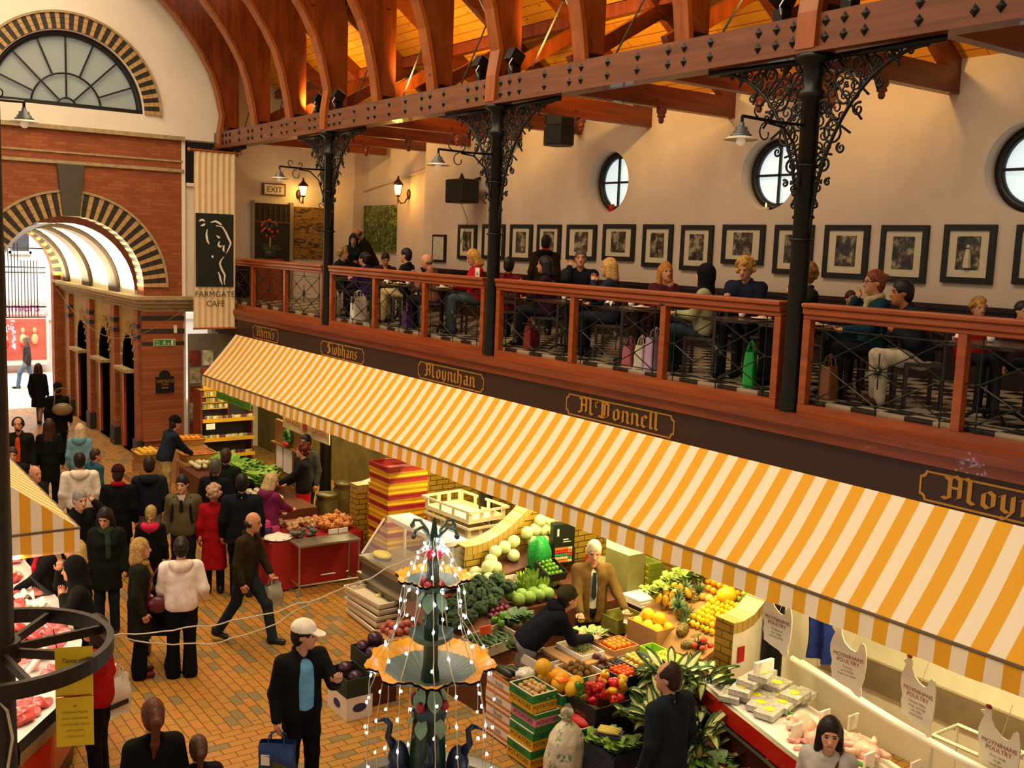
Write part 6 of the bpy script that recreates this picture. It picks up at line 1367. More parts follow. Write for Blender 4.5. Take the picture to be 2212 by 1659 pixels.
# clementines, apples, bananas
tray('cardboard box with a tall flap holding clementines', 7.3, 7.68, 8.12, 8.46, .72, .2, m_card)
clem = round_fruit('clementine', '#f08a14', .033, .9, var=.06, dim=.1); heap('clementine', clem, 7.32, 7.66, 8.14, 8.44, .84, .033, 60, 'orange clementine in the cardboard box with the tall flap', 'clementines in the cardboard box', 14)
ab = tray('blue-lined grey tray of yellow apples', 7.32, 7.66, 7.7, 8.1, .72, .14, P('grey_tray', '#8a8e96', .6)); MB().box(-.155, .155, -.185, .185, .05, .06).build('blue_liner', P('blue_liner', '#2a7ac0', .35, var=.2, vs=15), ab)
appl = round_fruit('yellow_apple', '#d8b050', .036, .92, var=.12, dim=.25); heap('yellow_apple', appl, 7.34, 7.56, 7.72, 8.08, .8, .036, 40, 'yellow apple in the blue-lined tray', 'yellow apples in the blue-lined tray', 15)
tray('lime green box behind the yellow apples', 7.66, 7.86, 7.86, 8.1, .72, .2, P('lime_box', '#9ad024', .6))
tray('flat cardboard tray of bananas', 7.5, 7.88, 7.46, 7.84, .74, .09, m_card); ban = MB()
for k in range(6):
    a = (k-2.5)*.17; pts = [(.028*(k-2.5)+.02*math.sin(a)*j, -.08+.034*j, .06*math.sin(PI*(j+.6)/6.2)) for j in range(6)]; ban.path(pts, [.008, .015, .018, .018, .014, .006], 7)
ban_me = ban.mesh('banana_hand', P('banana_skin', '#e8c020', .4, var=.1, vs=20), True); btip = MB().ball((0, -.085, .02), .02, .014, .012, 8, 6).mesh('stalk', P('banana_stalk', '#6a5a1a', .6), True)
for k, (x, y, r_) in enumerate(((7.58, 7.54, .3), (7.6, 7.68, .5), (7.7, 7.76, 1.4), (7.78, 7.62, .9), (7.72, 7.52, .1), (7.8, 7.76, 1.9))):
    o = tag(obj('banana_bunch', ban_me, None, (x, y, .83+.03*(k % 2)), (0, 0, r_)), 'bunch of yellow bananas in the flat cardboard tray', 'fruit', 'banana bunches'); obj('stalk', btip, o)
# big yellow melons, pineapples, oranges, lemons on the rising shelf
tray('deep cardboard box of canary melons', 7.94, 8.3, 8.12, 8.62, .84, .18, m_card)
heap('canary_melon', round_fruit('canary_melon', '#f2c81c', .076, 1.12, var=.08, nu=16, nv=12), 7.955, 8.285, 8.135, 8.605, .9, .078, 18, 'yellow canary melon in the deep cardboard box', 'canary melons', 16, layers=3)
tag(MB().box(7.94, 8.3, 8.12, 8.62, .72, .84).build('crate', m_card), 'cardboard box lifting the canary melons', 'box')
t = NT('pineapple_skin'); vo = t.n('ShaderNodeTexVoronoi', Scale=42.); t.l(t.coord(), vo.inputs['Vector']); t.col(t.ramp(vo.outputs['Distance'], [(.1, '#c09028'), (.5, '#5a4a14')])); t.bump(vo.outputs['Distance'], 1., .01)
pa_me = MB().lathe([(.001, -.1), (.045, -.095), (.065, -.05), (.068, .02), (.055, .08), (.02, .105), (.001, .107)], 16).mesh('pineapple', t.m, True); cr = MB(); g = fresh(3)
for k in range(34):
    a = k*2.4; e = .25+1.1*(k/34); L = .16*(.6+.5*k/34); d = Vector((math.cos(a)*math.cos(e), math.sin(a)*math.cos(e), math.sin(e))); s_ = Vector((-math.sin(a), math.cos(a), 0))*.014; b = Vector((0, 0, .1)); m_ = b+d*L*.6; tip = b+d*L+Vector((math.cos(a), math.sin(a), -.5))*.02
    cr.add([b-s_, b+s_, m_+s_*.8, m_-s_*.8, tip], [(0, 1, 2, 3), (3, 2, 4)])
cr_me = cr.mesh('leaf_crown', P('pineapple_leaf', '#5a7a50', .5, var=.25, vs=30))
for k, (x, y, z, ax, ay) in enumerate(((8.1, 7.76, .95, 1.2, .4), (8.25, 7.82, .96, 1.1, -.3), (8.2, 7.98, 1.04, 1.3, .2), (8.4, 8.0, 1.1, 1.1, .1), (8.38, 8.2, 1.12, .3, .3), (8.5, 8.3, 1.16, .2, -.3), (8.62, 8.45, 1.2, .3, .2), (8.45, 8.5, 1.14, .2, .5), (8.7, 8.3, 1.2, .3, -.2))):
    o = tag(obj('pineapple', pa_me, None, (x, y, z), (ax, ay, k)), 'pineapple with a spiky grey-green crown between the melons and the lemons', 'fruit', 'pineapples'); obj('leaf_crown', cr_me, o)
sl = MB(); sl.add([(8.0, 7.46, .72), (9.4, 7.46, .72), (9.4, 8.75, .72), (8.0, 8.75, .72), (8.0, 7.46, .92), (9.4, 7.46, 1.5), (9.4, 8.75, 1.5), (8.32, 8.75, 1.05)], [(3, 2, 1, 0), (4, 5, 6, 7), (0, 1, 5, 4), (1, 2, 6, 5), (2, 3, 7, 6), (3, 0, 4, 7)])
tag(sl.build('sloping_shelf', m_card), 'sloping cardboard-lined shelf rising to the brick end wall', 'shelf')
lem_me = MB().lathe([(.001, -.044), (.012, -.038), (.03, -.02), (.033, .0), (.028, .022), (.01, .04), (.001, .046)], 10).mesh('lemon', P('lemon_skin', '#e8c414'), True)
heap('lemon', lem_me, 8.3, 8.82, 7.62, 8.06, 1.05, .036, 120, 'yellow lemon heaped on the sloping shelf by the brick end wall', 'lemons on the sloping shelf', 17, slope=(.41, 0), layers=2)
orng = round_fruit('orange', '#f49a1a', .042, .97, var=.06); heap('orange', orng, 8.84, 9.3, 7.85, 8.4, 1.27, .042, 80, 'orange at the top of the sloping shelf under the awning edge', 'oranges on the sloping shelf', 18, slope=(.41, 0))
heap('grapefruit', round_fruit('grapefruit', '#f0b050', .052, .95, var=.08), 8.66, 8.84, 8.06, 8.5, 1.22, .052, 10, 'pale grapefruit between the lemons and the oranges', 'grapefruit on the sloping shelf', 19, layers=1)
heap('green_apple', round_fruit('green_apple', '#8aac1c', .036, .92, var=.1, dim=.25), 8.86, 9.3, 7.48, 7.84, 1.29, .038, 40, 'green apple beside the brick end wall at the top of the shelf', 'green apples', 21, slope=(.41, 0))
tag(obj('yellow_melon', round_fruit('golden_melon', '#f4b418', .1, 1.2, var=.06, nu=16, nv=12), None, (8.8, 7.9, 1.37), (1.2, 0, .5)), 'single oval golden melon lying on the lemons', 'fruit')
tom = round_fruit('tomato', '#c83410', .04, .85, var=.1); heap('tomato', tom, 8.02, 8.24, 7.5, 7.68, .96, .042, 12, 'red tomato at the foot of the brick end wall', 'tomatoes by the brick wall', 22, cat='vegetable')
for k, (x, y, z) in enumerate(((8.55, 8.6, 1.22), (8.7, 8.66, 1.28), (8.86, 8.6, 1.33), (8.95, 8.48, 1.36), (8.42, 8.68, 1.18))): leafy('mango_leaf', 'leafy greenery between the pineapples at the back of the sloping shelf', (x, y, z-.02), .12, .16, '#8a9a3a', 34, 140+k, grp='greenery on the sloping shelf')
heap('papaya', MB().lathe([(.001, -.07), (.03, -.06), (.045, -.02), (.04, .03), (.015, .07), (.001, .075)], 12).mesh('papaya', P('papaya_skin', '#c89a24', .4, var=.3), True), 8.34, 8.66, 8.3, 8.62, 1.14, .045, 16, 'yellow-orange papaya behind the canary melons', 'papayas', 150, slope=(.41, 0))
# left-hand slope: broccoli, cauliflower, melons against the brick divider
lslope = MB(); lslope.add([(6.3, 9.2, 0), (7.3, 9.2, 0), (7.3, 11.1, 0), (6.2, 11.1, 0), (6.3, 9.3, .52), (7.3, 9.6, .7), (7.4, 11.1, 1.0), (6.3, 11.1, .66)], [(3, 2, 1, 0), (4, 5, 6, 7), (0, 1, 5, 4), (1, 2, 6, 5), (2, 3, 7, 6), (3, 0, 4, 7)])
tag(lslope.build('display_stand', base_m), 'brown sloping display stand behind the fountain', 'stand')
stand('brown display stand under the cauliflowers and the wicker tray', 7.32, 8.7, 10.0, 11.1, .78); stand('brown low stand behind the white-haired man with the till and the scale', 8.3, 9.4, 9.55, 11.1, .85)
def brain(nm, c, r, seed, nblob, flat=.7):
    g = fresh(seed); mb = MB(); mb.ball((0, 0, 0), r*.8, r*.8, r*.6, 12, 8)
    for k in range(nblob):
        a, e = g.uniform(0, 2*PI), math.asin(g.uniform(-.1, 1)); mb.ball((r*.75*math.cos(a)*math.cos(e), r*.75*math.sin(a)*math.cos(e), r*flat*math.sin(e)), r*g.uniform(.2, .3), nu=8, nv=6)
    return mb.mesh(nm, P(nm+'_floret', c, .75, var=.25, vs=40, bump=.8, bs=120), True)
bro = brain('broccoli', '#2c4420', .115, 31, 38); g = fresh(32)
for k in range(17):
    x = 6.55+.16*(k % 6)+g.uniform(-.02, .02); y = 10.05+.2*(k//6)+.04*(k % 6)+g.uniform(-.02, .02); tag(obj('broccoli', bro, None, (x, y, .58+.33*(x-6.3)+.1*(y-9.5)), (g.uniform(-.4, .4), g.uniform(-.4, .4), k)), 'dark green broccoli head on the sloping stand behind the fountain', 'vegetable', 'broccoli heads')
caul = brain('cauliflower', '#d8c898', .095, 33, 30); cl = MB(); g = fresh(34)
for k in range(16):
    a = k*2*PI/16+g.uniform(-.1, .1); d = Vector((math.cos(a), math.sin(a), 0)); s_ = Vector((-math.sin(a), math.cos(a), 0)); cl.grid(lambda u, v_: d*(.06+.09*v_)+s_*(u-.5)*.09*math.sin(PI*(.2+.7*v_))+Vector((0, 0, -.07+.18*v_**1.3+.02*math.sin(9*u+k))), 3, 4)
cl_me = cl.mesh('leaf', P('cauliflower_leaf', '#7a9a30', .5, var=.3, vs=15), True)
for k, (x, y, z) in enumerate(((7.42, 10.56, .95), (7.3, 10.72, .9), (7.86, 10.5, .93), (8.06, 10.56, .95), (7.75, 10.35, .9), (7.98, 10.36, .9), (8.2, 10.42, .92), (7.16, 10.85, .88))):
    o = tag(obj('cauliflower', caul, None, (x, y, z), (g.uniform(-.3, .3), g.uniform(-.4, .2), k)), 'cauliflower in its green leaves on the left side of the fruit stall', 'vegetable', 'cauliflowers'); obj('leaf', cl_me, o)
wm = round_fruit('white_melon', '#d4d69a', .088, .96, var=.1, nu=16, nv=12, rough=.6)
WMs = [(7.16, 10.9, .97), (7.34, 10.95, 1.0), (7.5, 10.92, 1.02), (7.42, 10.78, 1.12), (7.25, 10.78, .98), (7.62, 11.0, 1.12), (7.7, 11.02, 1.22), (7.85, 11.02, 1.26), (8.0, 11.02, 1.32), (8.2, 11.0, 1.42), (8.36, 11.02, 1.44), (8.5, 11.0, 1.42), (8.66, 11.0, 1.4), (8.3, 10.98, 1.28), (8.48, 10.95, 1.27), (8.64, 10.95, 1.25), (8.8, 10.98, 1.3), (8.42, 11.0, 1.56), (8.58, 11.0, 1.55), (7.95, 10.95, 1.15), (8.7, 10.88, 1.42), (8.86, 10.92, 1.46), (8.74, 10.95, 1.56), (8.9, 10.98, 1.6), (8.55, 10.84, 1.44), (7.36, 10.66, 1.0), (7.56, 10.8, 1.08)]
for k, (x, y, z) in enumerate(WMs): tag(obj('white_melon', wm, None, (x, y, z), (k, 2*k, 0)), 'pale round melon piled along the brick divider', 'fruit', 'pale melons along the divider')
wsl = MB(); wsl.add([(7.1, 10.8, .8), (8.9, 10.8, .8), (8.9, 11.13, .8), (7.1, 11.13, .8), (7.1, 10.8, .86), (8.9, 10.8, 1.16), (8.9, 11.13, 1.3), (7.1, 11.13, .9)], [(3, 2, 1, 0), (4, 5, 6, 7), (0, 1, 5, 4), (1, 2, 6, 5), (2, 3, 7, 6), (3, 0, 4, 7)])
tag(wsl.build('sloping_shelf', base_m), 'sloping shelf under the pale melons', 'shelf')
nb = tag(MB().grid(lambda u, v_: (8.2+(.17+.02*math.sin(5*6.28*u))*math.cos(2*PI*u)*math.sin(PI*v_), 10.7+.14*math.sin(2*PI*u)*math.sin(PI*v_), 1.2-.24*math.cos(PI*v_)+.015*math.sin(20*u+9*v_)), 24, 14, closeu=True).build('sprout_bag', P('bright_green_net', '#148a34', .4, var=.35, vs=45, bump=.6, bs=60), None, True), 'bright green net bag standing among the pale melons', 'bag')
tray('black and yellow box of limes tipped towards the front', 8.02, 8.34, 10.28, 10.6, 1.0, .12, m_bcard, tilt=(.35, 0)); heap('lime', round_fruit('lime', '#5a8a1c', .03, 1.1, var=.15), 8.06, 8.3, 10.3, 10.58, 1.0, .03, 30, 'green lime in the tipped black box', 'limes in the black box', 36, slope=(0, .35))
wk = tray('white-lined round-edged tray beside the cauliflowers', 7.5, 7.84, 10.5, 10.76, .86, .1, m_wcard); heap('brown_egg_tomato', round_fruit('brown_onion', '#a86a3a', .045, .9, var=.1), 7.56, 7.8, 10.2, 10.36, .84, .045, 8, 'brown onion in front of the white-lined tray', 'brown onions', 37, cat='vegetable')
dp = thing('price_display', 'tall black price display board with a red and orange price grid', 'sign', (8.62, 10.75, .98), R(-8))
soft(MB().box(-.17, .17, -.06, .06, 0, .6).build('case', P('dark_green_case', '#101810', .4), dp), .02); pn = MB(); g = fresh(2)
for i in range(8):
    for j in range(5): pn.box(-.14+i*.034, -.112+i*.034, -.064, -.06, .05+j*.044, .084+j*.044, [0, 1, 2, 3][(j+(1 if i > 5 else 0)) % 4])
pn.build('price_grid', [P('grid_orange', '#e87018', .5, emit=.3), P('grid_yellow', '#d8c070', .5, emit=.2), P('grid_green', '#3a8a4a', .5, emit=.2), P('grid_red', '#d02418', .5, emit=.3)], dp)
MB().box(-.02, .06, -.066, -.06, .36, .375).box(-.02, .1, -.066, -.06, .33, .34).box(-.12, -.09, -.066, -.06, .42, .52).build('lettering', m_wcard, dp)
sc_ = thing('weighing_scale', 'pale green weighing scale beside the white-haired man', 'scale', (8.66, 10.05, .86), R(-60)); MB().box(-.16, .16, -.17, .17, 0, .12).build('base', P('scale_body', '#a8a868', .4), sc_)
hd_ = MB().box(-.14, .14, -.05, .07, 0, .26); hd_.move(Matrix.Translation((0, .12, .12)) @ Matrix.Rotation(-.3, 4, 'X')); hd_.build('display', MATS['scale_body'], sc_); MB().box(-.18, .18, -.2, .1, .135, .15).build('pan', P('steel_pan', '#b8b8b0', .25, .9), sc_)
open_box('carton', 'small red and yellow carton beside the price display', 'box', 8.92, 9.08, 10.45, 10.6, .85, 1.22, [(.75, P('red_carton', '#b82814', .6)), (1., P('yellow_carton', '#e0b840', .6))])
gs = 0
for j in range(5):
    for i in range(4):
        tag(MB().box(9.02, 9.25, 9.42+.11*i, 9.52+.11*i, .86+.085*j, .94+.085*j).box(9.015, 9.02, 9.45+.11*i, 9.5+.11*i, .91+.085*j, .935+.085*j, 1).build('green_pack', [P('olive_pack', '#6a7414', .6), P('yellow_label', '#c8a418', .6)]), 'small olive green pack with a yellow label in the stack behind the stallholder', 'pack', 'olive green packs')
tray('white polystyrene box on top at the back of the fruit stall', 8.72, 9.0, 9.5, 9.95, 1.42, .15, MATS['polystyrene']); tag(MB().box(8.72, 9.0, 9.5, 9.95, .85, 1.42).build('shelf_block', P('olive_cabinet', '#7a7440', .6)), 'dull olive cabinet behind the white-haired man', 'cabinet')
for k in range(3): tag(MB().box(8.62, 8.95, 9.1+.02*k, 9.5, .86+.03*k, .885+.03*k).build('foam_tray', MATS['polystyrene']), ['white foam tray, lowest of three at the back of the fruit stall', 'white foam tray, middle of three at the back of the fruit stall', 'white foam tray, uppermost of three at the back of the fruit stall'][k], 'tray', 'foam trays')
tray('green-patterned carton with blue lining in the middle of the stall', 8.0, 8.44, 8.86, 9.2, .72, .18, P('patterned_carton', '#8a8a34', .6, var=.25, vs=15)); stand('brown stand under the green-patterned carton', 7.92, 8.5, 8.78, 9.2, .7)
# front-left boxes by the fountain
open_box('tray', 'slatted wooden tray of courgettes with an orange card', 'box', 6.42, 6.98, 9.36, 9.82, .6, .72, [(1., P('grey_tray_side', '#b8a888', .7))], tilt=(0, -.12)); cg = MB().lathe([(.001, -.1), (.016, -.095), (.022, 0), (.018, .09), (.008, .11), (.001, .112)], 10).mesh('courgette', P('courgette_skin', '#2c4a1c', .35, var=.3, vs=40), True); g = fresh(41)
for k in range(22): tag(obj('courgette', cg, None, (6.5+.075*(k % 6)+g.uniform(-.02, .02), 9.46+.1*(k//6), .68+.02*g.random()), (PI/2+g.uniform(-.15, .15), g.uniform(0, 1), g.uniform(-.7, .7))), 'dark green courgette in the slatted tray behind the fountain', 'vegetable', 'courgettes')
tag(MB().box(6.55, 6.7, 9.62, 9.64, .74, .84).build('price_card', MATS['orange_card']), 'orange price card standing in the courgette tray', 'card')
heap('cucumber_pepper', grn, 6.9, 7.12, 9.72, 9.95, .72, .045, 9, 'green pepper beside the net bags of red onions', 'green peppers by the onions', 42, kids=[('stem', stem)], cat='vegetable')
on = round_fruit('red_onion', '#7a3048', .035, .85, var=.3, rough=.35); heap('red_onion', on, 6.95, 7.3, 10.0, 10.25, .74, .035, 36, 'red onion in the shallow box below the broccoli', 'red onions', 43, cat='vegetable')
heap('savoy_cabbage', round_fruit('savoy_cabbage', '#7a9640', .085, .9, var=.3, rough=.7), 7.36, 8.0, 10.02, 10.34, .8, .08, 8, 'pale green cabbage in front of the cauliflowers', 'green cabbages', 151, cat='vegetable')
heap('carrot', MB().lathe([(.001, -.09), (.008, -.08), (.018, .05), (.016, .075), (.001, .08)], 8).mesh('carrot', P('carrot_skin', '#d8701c', .5), True), 6.5, 6.92, 10.0, 10.06, .6, .02, 1, 'single orange carrot by the broccoli', None, 152, cat='vegetable')
leafy('leek', 'dark leek tops on the low front of the stand behind the fountain', (6.5, 10.35, .62), .2, .18, '#3a5a24', 60, 153)
leafy('spinach', 'dark green spinach leaves on the brown stand beside the red onions', (7.2, 9.75, .74), .16, .13, '#34521c', 60, 154)
leafy('parsley', 'bunch of dark parsley on the stand behind the reaching man', (6.62, 8.92, .78), .14, .12, '#3a5420', 70, 44); leafy('fennel', 'pale green fennel and leaves beside the clementines', (7.4, 8.66, .84), .16, .14, '#9ab05a', 60, 45)
leafy('celery', 'pale green celery and sprouts low on the left of the fruit stall', (6.95, 11.0, .8), .16, .22, '#a0b048', 60, 46); leafy('red_lettuce', 'reddish brown leaf lettuce between the celery and the broccoli', (6.7, 10.75, .72), .16, .14, '#6a3024', 60, 47)
# cabbages and carton by the fountain
cab = round_fruit('red_cabbage', '#3a1a2c', .09, .92, var=.35, rough=.3, nu=16, nv=12)
c1 = open_box('carton', 'white carton with blue oval emblems under the dark red cabbages', 'box', 4.92, 5.24, 9.8, 10.28, 0, .26, [(1., m_wcard)])
for fr in (((-.161, 0, .13), (0, -1, 0), (0, 0, 1)), ((0, -.241, .13), (1, 0, 0), (0, 0, 1))): MB().prism([(.085*math.cos(2*PI*k/20), .05*math.sin(2*PI*k/20)) for k in range(20)], fr, .002).build('oval_emblem', P('navy_print', '#1c2a5a', .6), c1)
open_box('carton', 'dark green carton of red cabbages on the white emblem carton', 'box', 4.92, 5.24, 9.8, 10.28, .262, .47, [(1., m_dcard)]); heap('red_cabbage', cab, 4.93, 5.23, 9.82, 10.27, .36, .082, 7, 'dark red cabbage in the lower dark green carton', 'red cabbages, lower carton', 51, layers=1)
open_box('carton', 'dark green carton of large red cabbages, raised behind the lower one', 'box', 5.26, 5.66, 9.98, 10.4, .36, .62, [(.3, m_pyel), (1., m_dcard)]); tag(MB().box(5.27, 5.65, 9.99, 10.39, 0, .36).build('crate', P('maroon_crate', '#4a1410', .5)), 'maroon plastic crate under the raised cabbage carton', 'crate')
heap('red_cabbage', cab, 5.27, 5.65, 9.99, 10.39, .52, .085, 6, 'dark red cabbage in the raised dark green carton', 'red cabbages, raised carton', 52)
heap('swede_bag', round_fruit('bagged_onion', '#b05a4a', .05, .85, var=.4), 5.75, 6.15, 10.35, 10.65, .6, .05, 16, 'film-bagged red onions on the low box behind the fountain', 'bagged onions', 53, cat='vegetable'); tag(MB().box(5.7, 6.2, 10.3, 10.7, 0, .6).build('crate', m_card), 'cardboard box stack under the bagged onions', 'box')
# ================================================================ brick stall dividers with a swooping top
m_ybr = bricks('yellow_glazed_brick', 'XZY', '#c09a34', '#ae8626', '#4a3c14', .24, .085, .007, var=.12, rough=.35)
m_ybrE = bricks('yellow_glazed_brick_end', 'YZX', '#a88430', '#987424', '#4a3c14', .24, .085, .007, var=.12, rough=.35)
t = NT('brick_coping'); v, sp_n = t.swiz('XYZ'); wv = t.math('FRACT', t.math('MULTIPLY', sp_n.outputs[0], 12.)); t.col(t.mix(t.math('LESS_THAN', wv, .07), '#b89448', '#5a4a20')); t.b.inputs['Roughness'].default_value = .4; m_cop = t.m
def divider(label, x0, x1, y0, y1, z0, z1, xr, right=None):
    """z of the top swoops from z0 at x0 to z1 at xr"""
    th = thing('brick_divider', label, 'wall', (0, 0, 0), 0, 'swooping brick stall dividers'); n = 24
    def zt(x): u = min(1, max(0, (x-x0-.15)/(xr-x0-.15))); return z0+(z1-z0)*u**1.9
    xs = [x0+(x1-x0)*i/n for i in range(n+1)]; mb = MB()
    for a, b in zip(xs, xs[1:]):
        za, zb_ = zt(a), zt(b)
        mb.add([(a, y0, 0), (b, y0, 0), (b, y0, zb_), (a, y0, za), (a, y1, 0), (b, y1, 0), (b, y1, zb_), (a, y1, za)], [(0, 1, 2, 3), (7, 6, 5, 4)], 0)
    mb.add([(x0, y0, 0), (x0, y1, 0), (x0, y1, z0), (x0, y0, z0)], [(3, 2, 1, 0)], 1); mb.build('brickwork', [right or m_ybr, m_ybrE], th)
    cp_ = MB(); e = .004
    for a, b in zip(xs, xs[1:]): cp_.add([(a, y0-e, zt(a)), (b, y0-e, zt(b)), (b, y0-e, zt(b)-.12), (a, y0-e, zt(a)-.12), (a, y1+e, zt(a)), (b, y1+e, zt(b))], [(0, 3, 2, 1), (0, 1, 5, 4)])
    cp_.build('coping', m_cop, th); return th
divider('yellow brick stall divider with swooping top behind the steel trolley', 7.4, 11.8, 14.5, 14.74, 1.42, 2.1, 8.5)
divider('yellow brick stall divider with swooping top below the pale melons', 7.3, 11.8, 11.16, 11.42, 1.3, 2.15, 8.75)
d3 = divider('yellow brick stall divider clad white on its right side, between fruit and poultry', 8.12, 11.8, 7.16, 7.42, 1.4, 2.1, 8.95, right=P('white_cladding', '#e8dcc4', .4, var=.05))
nt = MB().box(8.2, 8.3, 7.145, 7.156, .95, 1.12); tag(nt.build('notice', P('red_notice', '#b01818', .5)), 'small red notice on the white end of the fruit stall divider', 'sign')
# back of the stalls under the gallery
struct('wall_stalls', MB().box(10.6, 10.75, 7.42, 14.5, 0, 3.2), bricks('yellow_brick_back', 'YZX', '#b08e30', '#9c7a24', '#4a3c14', .24, .085, .007, var=.15))
struct('wall_poultry', MB().box(10.2, 10.3, -2, 7.16, 0, 3.2).box(9.6, 10.2, -2, 7.16, 0, .62), P('white_stall_wall', '#f4ead6', .5, var=.04))
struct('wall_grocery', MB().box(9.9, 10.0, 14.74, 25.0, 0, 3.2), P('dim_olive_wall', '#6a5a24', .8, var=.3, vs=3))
struct('baseboard_poultry', MB().box(9.55, 9.6, -2, 7.1, .62, .95), P('taupe_panel', '#8a7860', .5))
ap = thing('apron', 'blue apron hanging under the awning beyond the brick divider', 'apron', (8.9, 6.64, 1.0)); MB().grid(lambda u, v_: (.05*math.sin(u*13)+.02, -.2+.4*u-.02*math.sin(v_*5), .0+.75*v_), 24, 8).build('cloth', cloth('#2a3a8a'), ap, True); MB().path([(0, -.1, .75), (0, 0, .95), (0, .1, .75)], .008, 5).build('neck_loop', cloth('#2a3a8a'), ap)
# stacked bread baskets and white crates
m_b = [P('basket_yellow', '#e8b80c', .5, var=.08, bump=.4, bs=90), P('basket_red', '#9a1c14', .5, var=.1, bump=.4, bs=90), P('basket_purple', '#3a1a34', .5, var=.1, bump=.4, bs=90)]
seq = [2, 0, 1, 0, 1, 0, 1, 0, 0, 1, 0, 1, 0, 0, 1, 0, 1, 0, 0, 1, 0, 1]
b0 = {}
for k in range(22):
    z = .02+k*.0855; c = 0 if seq[k] == 0 else (1 if k > 3 else 2); nm = ['yellow', 'red', 'purple'][c]
    lb = '%s woven plastic basket, %s from the floor in the tall stack' % (nm, ORD[k] if k < 20 else ['twenty-first', 'topmost'][k-20])
    if c not in b0:
        th = thing('stacking_basket', lb, 'basket', (7.77, 13.83, z), 0, 'tall stack of coloured baskets'); mb = MB()
        for (ax, bx, ay, by) in ((-.34, .34, -.31, -.295), (-.34, .34, .295, .31), (-.34, -.325, -.295, .295), (.325, .34, -.295, .295)): mb.box(ax, bx, ay, by, 0, .078)
        mb.box(-.32, .32, -.29, .29, 0, .008); mb.build('weave', m_b[c], th); r_ = MB()
        for (ax, bx, ay, by) in ((-.355, .355, -.325, -.29), (-.355, .355, .29, .325), (-.355, -.32, -.29, .29), (.32, .355, -.29, .29)): r_.box(ax, bx, ay, by, .062, .084)
        r_.build('rim', m_b[c] if c != 0 else P('basket_rim', '#b87a0c', .5), th); b0[c] = th
    else: dup(b0[c], (7.77+.006*math.sin(k*5), 13.83+.006*math.cos(k*3), z), R(1.2*math.sin(k*2)), lb)
for k in range(9): dup(b0[0 if k > 3 else 1], (8.5, 13.95, .02+k*.0855), 0, 'woven plastic basket in the shorter stack behind the tall one, %s from the floor' % ORD[k], 'shorter stack of baskets')
def crate(loc, rz, label, sx=.3, sy=.22, h=.15, m=None, holes=True, group=None):
    th = thing('plastic_crate', label, 'crate', loc, rz, group); mb = MB(); f = .9
    for s_ in (-1, 1):
        mb.box(-sx, sx, s_*sy-.012, s_*sy+.012, h-.035, h); mb.box(s_*sx-.012, s_*sx+.012, -sy, sy, h-.035, h)
        mb.box(-sx*f, sx*f, s_*sy*f-.01, s_*sy*f+.01, 0, h*.3 if holes else h-.02); mb.box(s_*sx*f-.01, s_*sx*f+.01, -sy*f, sy*f, 0, h*.3 if holes else h-.02)
        for t_ in (-.95, -.3, .3, .95): mb.box(t_*sx*f-.03, t_*sx*f+.03, s_*sy*f-.011, s_*sy*f+.011, 0, h-.02); mb.box(s_*sx*f-.011, s_*sx*f+.011, t_*sy*f-.03, t_*sy*f+.03, 0, h-.02)
    mb.box(-sx*f, sx*f, -sy*f, sy*f, 0, .012); mb.build('shell', m or P('white_crate_plastic', '#f0e2b8', .45, var=.05), th); return th
crate((8.25, 12.65, 1.3), R(4), 'large open white plastic crate, upper of two on the brick divider top', .36, .6, .2)
crate((8.25, 12.62, 1.06), R(2), 'large open white plastic crate, lower of two above the display fridge', .35, .58, .2)
tag(MB().box(7.95, 8.7, 12.05, 13.3, 0, 1.06).build('cold_cabinet', P('pale_cabinet', '#d8d0ba', .5)), 'pale cabinet under the two white crates', 'cabinet')
tag(MB().add([(8.9, 12.2, 1.3), (8.9, 11.5, 1.3), (8.75, 11.6, 2.1), (8.75, 12.3, 2.1)], [(0, 1, 2, 3)]).box(8.9, 8.92, 11.5, 12.2, 1.0, 2.1).build('white_panel_board', P('white_board', '#f4e8cc', .6)), 'leaning white board above the pale melons', 'board')
wc0 = None
for k in range(5):
    lb = 'white plastic tray, %s' % ['lowest of five on the floor by the display fridge', 'second from the floor by the display fridge', 'third from the floor by the display fridge', 'fourth from the floor by the display fridge', 'topmost of five, with a scrap of ice inside'][k]
    if wc0 is None: wc0 = crate((6.66, 12.35, .005), R(-3), lb, .27, .48, .085, P('cream_tray_plastic', '#e4d4b0', .5, var=.06), False, 'stack of white trays')
    else: dup(wc0, (6.66+.012*(k % 2), 12.35, .005+.088*k), R(-3+1.5*k), lb)
tag(MB().box(6.62, 6.68, 12.3, 12.38, .37, .4).ball((6.7, 12.36, .385), .04, nu=8, nv=5).build('scrap', P('yellow_scrap', '#e8dc8a', .6)), 'yellowish scrap in the topmost white tray', 'scrap')
# display fridge
m_clear = P('clear_glass', '#e8efe8', .05, var=0, alpha=.16, spec=.6); m_ssteel = P('brushed_steel', '#b0aa98', .32, .85, var=.08)
fr = thing('display_fridge', 'glass-fronted display fridge with a white top, wrapped in clear film', 'fridge', (7.2, 12.2, 0))
MB().box(-.5, .2, -.95, .75, .22, .72).build('body', P('grey_fridge_body', '#6a6252', .4, .3), fr); MB().box(-.54, .22, -.98, .78, .72, .8).box(-.56, -.5, -.98, .78, .5, .56).build('trim', m_ssteel, fr); MB().box(-.1, .28, -.85, .75, 1.27, 1.33).build('white_top', m_white, fr)
MB().add([(-.5, -.9, .82), (-.5, .72, .82), (-.12, .72, 1.28), (-.12, -.9, 1.28)], [(0, 1, 2, 3)]).add([(-.45, -.95, .82), (.2, -.95, .82), (.25, -.95, 1.28), (-.12, -.95, 1.28)], [(0, 1, 2, 3)]).build('glass', m_clear, fr)
